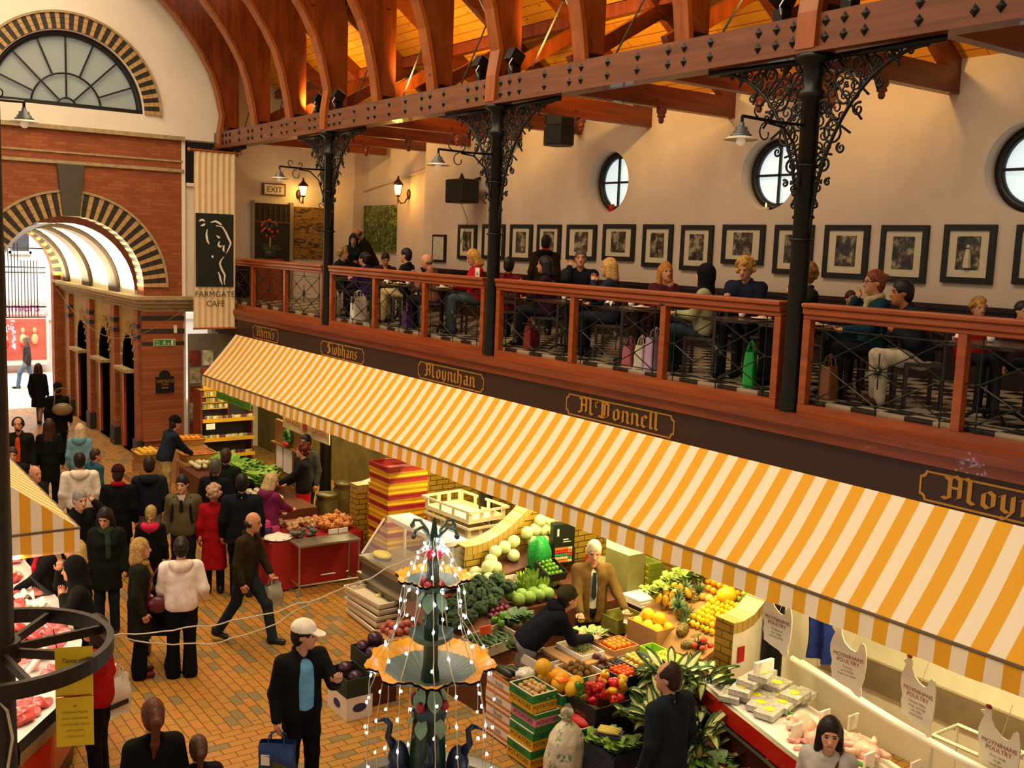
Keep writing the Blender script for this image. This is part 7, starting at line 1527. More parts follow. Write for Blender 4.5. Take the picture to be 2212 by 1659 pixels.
MB().path([(-.5, .74, .82), (-.14, .74, 1.3)], .018, 6).path([(-.5, -.93, .82), (-.14, -.93, 1.3)], .018, 6).path([(.2, .74, .8), (.2, .74, 1.28)], .02, 6).path([(.2, -.9, .8), (.2, -.9, 1.28)], .02, 6).build('frame_post', m_white, fr)
for dx, dy in ((-.4, -.85), (.1, -.85), (-.4, .65), (.1, .65)): MB().path([(dx, dy, .22), (dx, dy, 0)], .025, 8).build('leg', m_iron, fr)
MB().ball((-.3, .5, .84), .12, .2, .05).build('cheese', P('yellow_cheese', '#e8d04a', .6, var=.2, vs=40, bump=.6), fr, True)
MB().grid(lambda u, v_: (-.56+.82*abs(v_*2-1)**.5*(1 if v_ > .5 else -1)*.5+.28, -1.0+.02*math.sin(11*u+5*v_), .25+1.05*u+.02*math.sin(8*v_)), 12, 16).build('clear_film', P('crinkled_film', '#e8e0d0', .15, var=0, alpha=.18, bump=.9, bs=9), fr, True)
# red-clothed table of meats and the steel trolley
tb = thing('cloth_table', 'table under a bright red cloth carrying roast meats and cakes', 'table', (0, 0, 0)); pts = [(5.85, 14.2), (7.35, 14.2), (7.35, 15.35), (5.85, 15.35)]
MB().box(5.85, 7.35, 14.2, 15.35, .72, .75).build('tabletop', m_tbl, tb); cl = MB()
def skirt(u, v_):
    per = u*4; i = int(per) % 4; a, b = pts[i], pts[(i+1) % 4]; f_ = per-int(per); x, y = a[0]+(b[0]-a[0])*f_, a[1]+(b[1]-a[1])*f_; w_ = .02+.02*math.sin(u*75)*(1-v_)+.02*(1-v_)
    n_ = [(0, -1), (1, 0), (0, 1), (-1, 0)][i]; return (x+n_[0]*w_, y+n_[1]*w_, .03+.73*v_)
cl.grid(skirt, 160, 6, closeu=True); cl.box(5.83, 7.37, 14.18, 15.37, .75, .757); cl.build('red_cloth', P('red_cloth', '#a01208', .7, var=.1, vs=3), tb, True)
tr = thing('steel_trolley', 'stainless steel trolley with an empty top in front of the red-clothed table', 'trolley', (6.62, 14.0, 0), R(-2))
MB().box(-.5, .5, -.2, .2, .745, .775).build('top', m_ssteel, tr)
for dx, dy in ((-.48, -.18), (.48, -.18), (-.48, .18), (.48, .18)):
    MB().path([(dx, dy, .1), (dx, dy, .75)], .016, 8).build('leg', m_ssteel, tr); MB().lathe([(0, -.015), (.045, -.015), (.045, .015), (0, .015)], 12).move(Matrix.Translation((dx, dy, .045)) @ Matrix.Rotation(PI/2, 4, 'X')).build('castor', P('castor', '#8a8478', .5), tr)
MB().path([(-.48, -.18, .16), (.48, -.18, .16)], .014, 6).path([(-.48, .18, .16), (.48, .18, .16)], .014, 6).path([(-.48, -.18, .16), (-.48, .18, .16)], .014, 6).path([(.48, -.18, .16), (.48, .18, .16)], .014, 6).build('lower_rail', m_ssteel, tr)
rc = brain('roast_piece', '#c87c3c', .07, 61, 12, .6); rc.materials[0] = P('roast_skin', '#c8803e', .35, var=.3, vs=20)
g = fresh(62)
for k in range(40): tag(obj('roast_chicken_piece', rc, None, (6.75+g.uniform(0, .52), 14.35+g.uniform(0, .6), .82+.08*g.random()), (g.uniform(-1, 1), g.uniform(-1, 1), k)), 'golden roast chicken piece heaped at the right of the red-clothed table', 'meat', 'roast chicken pieces')
mt = brain('meat_piece', '#b08a5a', .06, 63, 10, .5); mt.materials[0] = P('pale_meat', '#c09868', .4, var=.4, vs=18)
for k in range(26): tag(obj('cooked_meat', mt, None, (6.3+g.uniform(0, .5), 14.6+g.uniform(0, .5), .8+.06*g.random()), (g.uniform(-1, 1), g.uniform(-1, 1), k)), 'pale cooked meat piece in the middle of the red-clothed table', 'meat', 'cooked meat pieces')
ol = round_fruit('wrapped_parcel', '#5a5a4a', .05, .7, var=.6)
for k in range(16): tag(obj('wrapped_parcel', ol, None, (6.22+g.uniform(0, .4), 14.25+g.uniform(0, .25), .8+.05*(k % 2)), (0, 0, k)), 'dark foil-wrapped parcel at the front of the red-clothed table', 'food', 'foil-wrapped parcels')
m_pk = P('pink_box', '#c83c7c', .5, var=.08); m_pu = P('purple_box', '#3a2a6a', .5, var=.08)
for k, (x, y, z, m) in enumerate(((6.1, 15.2, .76, m_pu), (6.1, 15.2, .87, m_pk), (6.02, 15.0, .76, m_pk), (6.02, 15.0, .87, m_pk), (6.16, 14.98, .76, m_pu), (6.16, 14.98, .87, m_pk), (5.96, 14.72, .76, m_pu), (5.96, 14.72, .87, m_pk), (6.12, 14.74, .76, m_pk), (5.92, 15.18, .76, m_pu))):
    q_ = 'pink' if m is m_pk else 'purple'; tag(soft(MB().box(x-.06, x+.06, y-.06, y+.06, z, z+.105).build('gift_box', m), .006), 'small %s gift box stacked at the left end of the red-clothed table' % q_, 'box', '%s gift boxes' % q_)
pl2 = thing('serving_plate', 'oval plate heaped with shredded white food on the red-clothed table', 'plate', (6.02, 14.38, .76)); MB().lathe([(0, 0), (.14, .0), (.22, .03), (.215, .036), (.13, .012), (0, .01)], 24).build('dish', MATS['white_china'], pl2, True)
MB().grid(lambda u, v_: ((.17*(1-v_)+.01*math.sin(u*40))*math.cos(2*PI*u), (.17*(1-v_)+.01*math.sin(u*31))*math.sin(2*PI*u), .02+.1*v_+.02*math.sin(u*50+v_*20)*(1-v_)), 30, 8, closeu=True).build('shredded_food', P('shredded_white', '#ece0cc', .8, var=.1, vs=60), pl2, True)
for k in range(2): tag(MB().box(6.78+.17*k, 6.93+.17*k, 14.2, 14.22, .78, .85).build('price_card', m_white), ['left of two white price cards on the front of the red-clothed table', 'right of two white price cards on the front of the red-clothed table'][k], 'card')
# ---------------------------------------------------------------- far stall: shelves, baskets, greens, signs
m_ysh = wood('yellow_pine_shelf', '#b8860c', '#d8a41c', (1, 8, 8), .5, False)
sh_ = thing('grocery_shelves', 'yellow pine grocery shelves full of packets under the far end of the awning', 'shelf', (8.25, 22.9, 0))
for z in (.3, .68, 1.12): MB().box(-.6, .62, -.32, .2, z, z+.03).box(-.6, .62, -.34, -.31, z, z+.08).build('shelf_board', m_ysh, sh_)
for z in (1.38, 1.52, 1.66, 1.82): MB().box(-.6, .1, -.05, .2, z, z+.02).build('upper_shelf', m_ysh, sh_)
MB().box(-.64, -.6, -.3, .2, 0, 1.85).box(.62, .66, -.1, .2, 0, 1.4).box(.08, .1, -.05, .2, 1.15, 1.84).build('side_panel', m_tie, sh_); MB().box(-.62, .64, .18, .2, 0, 1.85).build('back_panel', m_dark, sh_)
pm = [P('packet_%d' % i, c, .4, var=.4, vs=30) for i, c in enumerate(('#d8c890', '#b89a50', '#c8b8a0', '#7a3a5a', '#e0d4b0', '#8a9a5a'))]; pk = [soft(MB().box(-.035, .035, -.03, .03, 0, .09).build('packet', m), .02) for m in pm]; g = fresh(70)
pkm = [o.data for o in pk]
for o in pk: bpy.data.objects.remove(o)
for z, n_, y, wname in ((.33, 12, 22.68, 'lowest shelf'), (.71, 16, 22.68, 'second shelf'), (1.15, 16, 22.7, 'third shelf'), (1.4, 9, 22.92, 'first upper shelf'), (1.54, 9, 22.92, 'second upper shelf'), (1.68, 9, 22.92, 'top shelf')):
    for k in range(n_):
        w_ = 1.16 if z < 1.3 else .62; o = obj('packet', pkm[g.randrange(6)], None, (7.7+w_*(k+.5)/n_, y+g.uniform(-.05, .05), z+.005), (0, 0, g.uniform(-.6, .6))); tag(o, 'small wrapped packet on the %s of the yellow grocery shelves' % wname, 'packet', 'packets on the '+wname)
tag(MB().box(7.72, 7.92, 22.54, 22.555, .97, 1.1).build('paper_notice', m_white), 'white paper notice pinned under the third yellow shelf', 'notice')
m_bask = P('wicker', '#b8863a', .7, var=.3, vs=40, bump=.8, bs=80)
def basket(loc, label, w_, d_, h, tilt=0, rz=0.):
    th = thing('wicker_basket', label, 'basket', loc, rz); th.rotation_euler = (tilt, 0, rz); mb = MB()
    mb.grid(lambda u, v_: ((w_*(.8+.2*v_))*max(-1, min(1, 1.3*math.cos(2*PI*u))), (d_*(.8+.2*v_))*max(-1, min(1, 1.3*math.sin(2*PI*u))), h*v_), 24, 4, closeu=True); mb.box(-w_*.8, w_*.8, -d_*.8, d_*.8, .0, .01); mb.build('weave', m_bask, th)
    MB().path([(w_*max(-1, min(1, 1.3*math.cos(2*PI*k/24))), d_*max(-1, min(1, 1.3*math.sin(2*PI*k/24))), h) for k in range(24)], .014, 6, closed=True).build('rim', m_bask, th); return th
basket((5.98, 20.95, .72), 'wicker basket of yellow grapefruit before the brick pier', .26, .34, .2); heap('grapefruit', round_fruit('yellow_grapefruit', '#e0b02c', .055, .95), 5.76, 6.2, 20.65, 21.28, .8, .055, 40, 'yellow grapefruit in the wicker basket before the brick pier', 'grapefruit in the wicker basket', 71)
basket((7.05, 21.65, .84), 'tilted wicker basket of oranges and leaves by the grocery shelves', .3, .26, .16); heap('orange', orng, 6.8, 7.3, 21.45, 21.85, .9, .045, 30, 'orange with leaves in the tilted wicker basket by the shelves', 'oranges in the wicker basket', 72)
basket((6.95, 20.9, .66), 'wicker basket of small red and yellow apples beside the bending man', .34, .3, .18); heap('apple', round_fruit('red_apple', '#c8542c', .036, .9, var=.35), 6.66, 7.24, 20.66, 21.14, .74, .038, 50, 'small red and yellow apple in the wicker basket', 'apples in the wicker basket', 73)
for (x, y, w_, d_, h) in ((6.0, 20.95, .25, .32, .72), (7.05, 21.65, .3, .28, .84), (6.95, 20.9, .34, .28, .66)): tag(MB().box(x-w_, x+w_, y-d_, y+d_, 0, h).build('slatted_crate', m_card), 'slatted wooden crate under a wicker basket of fruit near the brick pier', 'crate', 'crates under the wicker baskets')
tray('shallow wooden tray of produce on the floor left of the baskets', 5.45, 5.85, 20.3, 20.75, .45, .12, m_card)
stand('dark counter of the vegetable stall behind the shoppers', 6.25, 7.3, 15.75, 19.8, .8)
for k, (x, y, c) in enumerate(((6.95, 18.9, '#6a9a1c'), (7.05, 18.4, '#5a8a14'), (6.85, 18.1, '#7aaa24'), (7.1, 17.8, '#6a9c1c'), (6.75, 17.6, '#8aa82c'), (6.95, 17.3, '#94a83c'))): leafy('salad_greens', 'bright leafy salad greens heaped on the vegetable counter', (x, y, .82), .26, .3, c, 90, 80+k, mat=P('salad_leaf_%d' % (k % 3), ['#6a9a1c', '#5a8a14', '#86a82c'][k % 3], .5, var=.35, vs=12), grp='salad greens on the counter')
heap('bagged_salad', round_fruit('bagged_salad', '#c8c0a0', .06, .7, var=.4, rough=.2), 6.35, 6.9, 16.2, 17.0, .84, .06, 24, 'clear bag of salad on the near end of the vegetable counter', 'bagged salads', 81, cat='vegetable'); heap('radish', round_fruit('radish', '#c84838', .03, .9), 6.35, 6.65, 15.8, 16.15, .83, .03, 24, 'red radish at the near end of the vegetable counter', 'radishes', 82, cat='vegetable'); heap('turnip', round_fruit('turnip', '#d8cca0', .05, .9, var=.2), 6.4, 6.75, 19.2, 19.75, .83, .05, 18, 'pale turnip at the far end of the vegetable counter', 'turnips', 83, cat='vegetable')
pn = thing('partition_board', 'brown partition with pinned white papers behind the vegetable counter', 'partition', (7.95, 18.2, 0)); MB().box(-.03, .03, -.7, .9, 0, 1.75).box(-.1, .1, -.75, .95, 1.28, 1.31).build('board', P('orange_brown_board', '#8a5a1c', .7, var=.2), pn)
MB().box(-.04, -.03, .05, .45, .78, 1.26).box(-.04, -.03, -.4, -.1, 1.0, 1.3).box(-.04, -.03, .5, .8, .82, 1.25).build('paper', m_white, pn)
wr = thing('christmas_wreath', 'small green Christmas wreath with a red bow on the partition', 'wreath', (7.86, 18.35, 1.5)); MB().path([(0, .13*math.cos(2*PI*k/20), .13*math.sin(2*PI*k/20)) for k in range(20)], [.035+.012*(k % 2) for k in range(20)], 7, closed=True).build('greenery', P('wreath_green', '#2a6a24', .5, var=.5, vs=60, bump=.8), wr); MB().ball((-.03, .06, -.12), .03, .06, .04).ball((-.03, -.06, -.12), .03, .06, .04).build('bow', P('red_bow', '#d01810', .4), wr, True)
for k, (x, y) in enumerate(((8.2, 17.3), (8.35, 16.2), (8.9, 18.0))):
    ml = thing('milk_churn', ['old metal churn under the far stall, behind the red-haired stallholder', 'old metal churn nearest the yellow brick divider', 'old metal churn deepest in the far stall'][k], 'churn', (x, y, 0), 0, 'old metal churns'); MB().lathe([(0, 0), (.2, 0), (.21, .04), (.21, .45), (.17, .52), (.2, .56), (.2, .6), (0, .6)], 18).build('drum', P('dull_drum', '#6a5c34', .45, .6, var=.2), ml, True)
cn = thing('cloth_curtain', 'green and yellow checked curtain at the back of the far stall', 'curtain', (8.9, 15.6, 0)); t = NT('gingham'); ck = t.n('ShaderNodeTexChecker', Scale=7.); t.l(t.coord(), ck.inputs['Vector']); ck.inputs['Color1'].default_value = (*lin('#1c3a14'), 1); ck.inputs['Color2'].default_value = (*lin('#b8a43c'), 1); t.col(ck.outputs['Color'])
MB().grid(lambda u, v_: (.03*math.sin(u*22), .2-.4*u, .3+1.8*v_), 24, 4).build('cloth', t.m, cn, True)
def hangsign(name, label, ya, yb, zt, zb, x, m, lines, ink, extra=None):
    th = thing(name, label, 'sign', (x, (ya+yb)/2, (zt+zb)/2)); w_, h = ya-yb, zt-zb; MB().box(-.01, .01, -w_/2, w_/2, -h/2, h/2).build('board', m, th); tx = None
    for (s_, hh, zz, yy, mi) in lines: tx = text_mb(s_, hh, ((-.011, -yy, zz), (0, -1, 0), (0, 0, 1)), .002, mi=mi, mb=tx)
    if extra: extra(tx)
    tx.build('lettering', ink, th.children[0]); MB().path([(0, w_/2-.1, h/2), (.1, w_/2-.1, h/2+.08)], .004, 4).path([(0, -w_/2+.1, h/2), (.1, -w_/2+.1, h/2+.08)], .004, 4).build('hanging_wire', m_iron, th); return th
inkr, inkg = P('sign_red', '#b83018', .5), P('sign_dark_green', '#0c4a14', .5)
hangsign('hanging_sign', 'bright green hanging sign with red and dark green lettering under the far awning', 22.2, 20.2, 2.06, 1.74, 7.84, P('sign_bright_green', '#4a9c1c', .5), [('ORGANIC', .15, .02, -.25, 0), ('GARDEN', .15, .02, .52, 1), ('FRUIT · VEGETABLES · WHOLEFOODS', .075, -.12, .05, 1)], [inkr, inkg])
hangsign('hanging_sign', 'cream hanging sign with red lettering and a sun, above the red-haired stallholder', 18.5, 16.45, 2.0, 1.69, 7.84, P('sign_cream', '#d8c090', .6), [('PARADISE', .15, -.05, -.55, 0), ('GARDEN', .15, -.05, .6, 0)], [inkr, inkg],
   lambda tx: ([tx.add([(-.013, .17*math.cos(a), .17*math.sin(a)), (-.013, .09*math.cos(a+.15), .09*math.sin(a+.15)), (-.013, .09*math.cos(a-.15), .09*math.sin(a-.15))], [(0, 1, 2)]) for a in [2*PI*k/14 for k in range(14)]], tx.prism([(.085*math.cos(2*PI*k/16), .085*math.sin(2*PI*k/16)) for k in range(16)], ((-.011, 0, 0), (0, -1, 0), (0, 0, 1)), .003)))
# poster column right of the brick pier
g = fresh(90)
for k in range(14):
    w_ = .26; x = 7.95+.3*(k % 3); z = .75+.42*(k//3)
    if z > 2.9: continue
    o = MB().box(x-w_/2, x+w_/2, 23.98, 23.99, z-.18, z+.18).build('poster', P('poster_%d' % (k % 6), ['#7a2418', '#c8bca4', '#3a3430', '#9a8a6a', '#b84820', '#5a6a5a'][k % 6], .6, var=.6, vs=7)); tag(o, 'small printed poster on the board beside the brick pier', 'poster', 'posters beside the brick pier')
tag(MB().box(7.8, 8.9, 24.0, 24.05, 0, 3.0).build('poster_board', P('grey_poster_board', '#7a7060', .8)), 'grey board of posters between the brick pier and the far stall', 'board')
# ---------------------------------------------------------------- fountain with strings of lights
FX, FY = 4.43, 7.25; m_pet = P('orange_enamel', '#d8921c', .35, var=.12, vs=8); m_bowl = P('grey_green_enamel', '#5a6a5a', .4, var=.25, vs=6); m_stm = P('dark_green_stem', '#14301c', .35, var=.3, vs=8); m_leaf = P('pale_green_leaf', '#7a9468', .5, var=.25, vs=12); m_redf = P('red_flower', '#a01420', .35)
ft = thing('fountain', 'tiered cast-iron fountain with orange-rimmed flower bowls and a dark green stem', 'fountain', (FX, FY, 0))
MB().lathe([(.12, .3), (.16, .32), (.15, .9), (.13, 1.2), (.15, 1.28), (.1, 1.33), (.08, 1.5), (.075, 1.62), (.06, 1.7), (.058, 2.35), (.075, 2.4), (.05, 2.45), (.045, 2.78), (.03, 2.85), (.012, 2.98)], 14, fn=lambda r, z, t_: (r*(1+.07*math.cos(7*t_)), z)).build('stem', m_stm, ft, True)
def bowl(z, r, depth, lobes, nm):
    def f(u, v_):
        a = 2*PI*u; rr = .05+(r-.05)*v_; w_ = 1+.06*math.cos(lobes*a)*v_**3; zz = z-depth*(1-v_**1.5)-(.16*depth+.03*math.cos(lobes*a)*r)*max(0, v_-.8)*5*.6
        return (rr*w_*math.cos(a), rr*w_*math.sin(a), zz+.008*math.cos(4*lobes*a)*v_)
    mb = MB(); mb.grid(f, 96, 16, closeu=True); mb.m = [1 if (i//96) >= 11 else 0 for i in range(len(mb.f))]; n0 = len(mb.v)
    mb.grid(lambda u, v_: tuple(c-(.02 if k == 2 else 0) for k, c in enumerate(f(1-u, v_))), 96, 16, closeu=True, mi=2); mb.build(nm, [m_bowl, m_pet, m_stm], ft, True)
bowl(1.75, .54, .2, 9, 'large_bowl'); bowl(2.5, .31, .13, 8, 'small_bowl')
MB().grid(lambda u, v_: ((.06+.14*v_)*math.cos(2*PI*u)*(1+.08*math.cos(12*PI*u)*v_), (.06+.14*v_)*math.sin(2*PI*u)*(1+.08*math.cos(12*PI*u)*v_), 1.88+.1*v_**2), 48, 6, closeu=True).build('leaf_bowl', m_bowl, ft, True)
lv = MB()
for (z, n_, r_, L) in ((1.5, 6, .09, .2), (1.25, 6, .12, .17), (2.34, 6, .07, .16)):
    for k in range(n_):
        a = 2*PI*k/n_+z*3; d = Vector((math.cos(a), math.sin(a), 0)); s_ = Vector((-math.sin(a), math.cos(a), 0)); lv.grid(lambda u, v_: d*(r_+.06*math.sin(v_*2))+s_*(u-.5)*L*.7*math.sin(PI*(.12+.86*v_))+Vector((0, 0, z-L*v_)), 4, 5)
lv.build('leaf', m_leaf, ft, True); fl = MB()
for z, r_ in ((2.68, .055), (1.36, .15), (2.4, .08)):
    for k in range(4): a = k*PI/2+.5; fl.ball((r_*math.cos(a), r_*math.sin(a), z), .04, .04, .05, 8, 6)
fl.build('red_flower', m_redf, ft, True); fi_ = MB()
for k in range(4):
    a = k*PI/2+.3; d = lambda r_, z: (r_*math.cos(a), r_*math.sin(a), z); fi_.path([d(.02, 2.74), d(.08, 2.86), d(.16, 2.93), d(.23, 2.92), d(.25, 2.88)], .014, 6).ball(d(.25, 2.87), .024, nu=8, nv=6)
fi_.build('finial_arm', P('grey_green_metal', '#4a5a52', .4, .4), ft, True)
for k, a in enumerate((4.2, 5.6, .8, 2.4)):   # long-necked birds round the foot
    bd = MB(); M = Matrix.Translation((.2*math.cos(a), .2*math.sin(a), .0)) @ Matrix.Rotation(a, 4, 'Z')
    bd.ball((.06, 0, .78), .1, .075, .2, 12, 10).path([(.1, 0, .92), (.16, 0, 1.0), (.14, 0, 1.12), (.19, 0, 1.16)], [.05, .03, .025, .03], 8).path([(.19, 0, 1.16), (.3, 0, 1.12)], [.018, .003], 6).path([(.05, .03, .6), (.06, .03, .35)], .012, 5).path([(.05, -.03, .6), (.06, -.03, .35)], .012, 5).ball((.0, 0, .66), .05, .07, .16, 10, 8)
    bd.move(M); bd.build('bird', P('blue_black_bird', '#1a2638', .35, var=.4, vs=10), ft, True)
MB().lathe([(.35, .0), (.4, .05), (.38, .12), (.8, .34), (.86, .42), (.88, .46), (.85, .47), (.78, .38), (.1, .3), (0, .3)], 40).build('basin', P('grey_basin', '#7a7668', .4, .2, var=.15), ft, True)
MB().lathe([(0, .41), (.79, .41)], 40).build('water', P('basin_water', '#3a3a30', .08, var=.3, vs=9, bump=.6, bs=12), ft)
m_wire = P('pale_wire', '#c8b898', .5); m_led = P('white_led', '#e8f2ff', .3, emit=30, ecol='#dcebff', var=0)
led = MB().lathe([(.002, -.018), (.011, -.008), (.009, .008), (.002, .016)], 6).mesh('bulb', m_led, True); g = fresh(91)
for k in range(14):
    a = 2*PI*k/14+g.uniform(-.15, .15); r1, r2, r3 = .29*g.uniform(.7, 1.1), .5*g.uniform(.85, 1.12), .52*g.uniform(.9, 1.15); zb = g.uniform(.5, .75)
    P3 = [(.03, 2.82), (r1*.6, 2.66), (r1, 2.4), (r1*1.15, 2.1), (r2, 1.72), (r3, 1.4), (r3*1.03, 1.05), (r3, zb)]; pts = [Vector((r_*math.cos(a+.02*i), r_*math.sin(a+.02*i), z)) for i, (r_, z) in enumerate(P3)]
    fine = [pts[i].lerp(pts[i+1], j/4)+Vector((g.uniform(-.006, .006), g.uniform(-.006, .006), 0)) for i in range(len(pts)-1) for j in range(4)]+[pts[-1]]
    st = thing('light_string', 'pale wire string of white fairy lights hanging from the fountain top to its basin', 'fairy lights', (FX, FY, 0), 0, 'fairy light strings on the fountain'); MB().path(fine, .0045, 4).build('wire', m_wire, st)
    for i in range(2+k % 2, len(fine), 3): obj('bulb', led, st, fine[i]+Vector((g.uniform(-.02, .02), g.uniform(-.02, .02), 0)), (g.uniform(-.6, .6), g.uniform(-.6, .6), 0))
st = thing('light_cluster', 'tight cluster of white fairy lights at the very top of the fountain', 'fairy lights', (FX, FY, 0)); MB().path([(.03*math.cos(k*1.3)+.08*k/12, .05*math.sin(k*1.3)-.06*k/12, 2.85-.016*k) for k in range(13)], .004, 4).build('wire', m_wire, st)
for k in range(12): obj('bulb', led, st, (.03*math.cos(k*1.3)+.08*k/12, .05*math.sin(k*1.3)-.06*k/12, 2.85-.016*k))
for k, (dz, lb) in enumerate(((0, 'upper of two pale twisted wires strung from the iron hoop to the fountain'), (-.14, 'lower of two pale twisted wires strung from the iron hoop to the fountain'))):
    A_, B_ = Vector((1.76, 7.13, 2.5)), Vector((FX, FY, 2.74)); tag(MB().path([A_.lerp(B_, i/30)+Vector((0, .02*math.sin(i*1.3), dz*math.sin(PI*min(1, i/18))-(.17)*math.sin(PI*i/30)+.006*math.sin(i*2.1))) for i in range(31)], .0055, 4).build('cable', m_wire), lb, 'cable')
tag(MB().path([(6.7-.0*i, 33.3-12.5*i/30+3.3*0, 3.8-2.2*math.sin(PI*i/30)*.5) for i in range(31)], .006, 4).build('cable', P('dull_wire', '#8a7a4a', .6)), 'slack cable looping along the passage wall to the brick pier', 'cable')
# ---------------------------------------------------------------- iron column with hoop and yellow sign, lower left
hc = thing('hoop_column', 'near iron column with a large spoked iron hoop round it at the left edge', 'column', (1.06, 7.08, 0)); MB().lathe([(.16, 0), (.15, .3), (.1, .4), (.098, 6)], 16).build('shaft', m_ironb, hc, True); h = MB(); n = 56
for i in range(n):
    a, b = 2*PI*i/n, 2*PI*(i+1)/n; vs = [(r_*math.cos(t_), r_*math.sin(t_), z) for t_ in (a, b) for (r_, z) in ((.655, 2.5), (.7, 2.5), (.7, 2.6), (.655, 2.6))]; h.add(vs, [(0, 1, 5, 4), (1, 2, 6, 5), (2, 3, 7, 6), (3, 0, 4, 7)])
h.build('hoop', m_ironb, hc); sp_ = MB()
for k in range(8): a = k*PI/4+.12; sp_.bar((.09*math.cos(a), .09*math.sin(a), 2.55), (.66*math.cos(a), .66*math.sin(a), 2.55), .03, .06)
sp_.build('spoke', m_ironb, hc); MB().lathe([(.1, 2.48), (.135, 2.48), (.135, 2.62), (.1, 2.62)], 16).build('hub', m_ironb, hc)
MB().path([(-.1, -.12, 2.1), (-.05, -.12, 2.3), (.02, -.14, 2.2), (.05, -.13, 2.0), (.0, -.12, 1.7)], .01, 5).build('hanging_wire', m_wire, hc)
ys = thing('paper_sign', 'two yellow hand-lettered sheets hanging from the iron hoop', 'sign', (1.42, 6.62, 0), R(-22)); m_ylw = P('yellow_paper', '#d8b40c', .7, var=.04, vs=4)
MB().grid(lambda u, v_: (-.112+.224*u, .004*math.sin(u*3+v_*4), 2.345+.325*v_), 4, 4).build('upper_sheet', m_ylw, ys); MB().grid(lambda u, v_: (-.112+.224*u, .006*math.sin(u*3+v_*4), 2.01+.33*v_), 4, 4).build('lower_sheet', m_ylw, ys)
tx = None
for s_, hh, z in (('Taste the', .042, 2.57), ('Difference', .042, 2.5), ('At', .022, 2.275), ("O'Sullivans Poultry", .02, 2.235), ('all our chickens are', .02, 2.195), ('reared locally, fed on', .02, 2.155), ('grain and are', .02, 2.115), ('antibiotic free.', .02, 2.075)): tx = text_mb(s_, hh, ((0, -.008, z), (1, 0, 0), (0, 0, 1)), .002, mb=tx, shear=.35)
tx.build('lettering', P('sign_ink', '#4a3c14', .7), ys); MB().path([(-.1, 0, 2.67), (-.12, .02, 2.78)], .003, 4).path([(.1, 0, 2.67), (.1, .02, 2.78)], .003, 4).path([(-.1, -.006, 2.352), (.1, -.006, 2.352)], .002, 4).build('string', m_iron, ys)
# ---------------------------------------------------------------- meat counters
def counter(name, label, front, inward, prof, mats, **k):
    th = thing(name, label, 'counter'); mb = MB(); n = len(front); inn = []
    for i in range(n):
        a = Vector(front[max(i-1, 0)]); b = Vector(front[min(i+1, n-1)]); d = (b-a).normalized(); nn = Vector((-d.y, d.x)); nn = nn if nn.dot(Vector(inward)) > 0 else -nn; inn.append(nn)
    for (o0, z0, o1, z1, mi, pn) in prof:
        q = MB()
        for i in range(n-1):
            P_ = lambda j, o, z: (front[j][0]+inn[j].x*o, front[j][1]+inn[j].y*o, z); q.add([P_(i, o0, z0), P_(i+1, o0, z0), P_(i+1, o1, z1), P_(i, o1, z1)], [(0, 1, 2, 3)])
        q.build(pn, mats[mi], th)
    for e in (0, n-1):
        q = MB(); q.add([(front[e][0]+inn[e].x*o, front[e][1]+inn[e].y*o, z) for o, z in ((0, .02), (.9, .02), (.9, .9), (.0, .9))], [(0, 1, 2, 3)]); q.build('end_panel', mats[1], th)
    return th, inn
m_redp = P('red_counter_panel', '#b8180c', .3, var=.06, coat=.5); m_dkred = P('dark_red_kick', '#3a0806', .4); m_bed = P('white_display_bed', '#e8ded0', .5); 
cmats = [m_bed, m_redp, m_dkred, m_ssteel, m_clear, P('cream_tube', '#f0ead0', .35, var=.03)]
fp = [(7.5, 7.0), (7.38, 6.62), (7.24, 6.1), (7.1, 5.6), (6.98, 5.1), (6.88, 4.5), (6.82, 3.9)]
pc_, pin = counter('poultry_counter', 'curved red-fronted poultry counter at the lower right', fp, (1, .2), [(.05, 0, .05, .3, 2, 'kick_plate'), (.0, .3, 0, .7, 2, 'lower_panel'), (-.02, .7, -.02, .74, 3, 'steel_trim'), (0, .74, 0, .92, 1, 'red_front'), (0, .92, .06, .92, 3, 'edge_trim'), (.06, .92, .9, .86, 0, 'display_bed'), (.9, .86, .95, 0, 2, 'back_panel')], cmats)
tb_ = MB()
for o, z, r_ in ((.92, 1.22, .035), (.8, 1.28, .03), (1.02, 1.16, .025)): tb_.path([(fp[i][0]+pin[i].x*o, fp[i][1]+pin[i].y*o, z) for i in range(1, 7)], r_, 8)
tb_.build('canopy_tube', cmats[5], pc_, True); gl = MB()
for i in range(1, 6): gl.add([(fp[j][0]+pin[j].x*o, fp[j][1]+pin[j].y*o, z) for j, o, z in ((i, .95, .9), (i+1, .95, .9), (i+1, .82, 1.27), (i, .82, 1.27))], [(0, 1, 2, 3)])
gl.build('glass', m_clear, pc_)
eg = thing('egg_tray', 'clear tray of eggs', 'eggs', (0, 0, -5)); MB().box(-.14, .14, -.1, .1, 0, .055).build('carton', P('clear_egg_box', '#b8b0a4', .2, var=.3, vs=25, bump=.8, bs=30, spec=.7), eg); MB().prism([(.05*math.cos(2*PI*k/16), .05*math.sin(2*PI*k/16)) for k in range(16)], ((0, 0, .0565), (1, 0, 0), (0, 1, 0)), .002).build('label', P('yellow_label_round', '#e8d020', .5), eg)
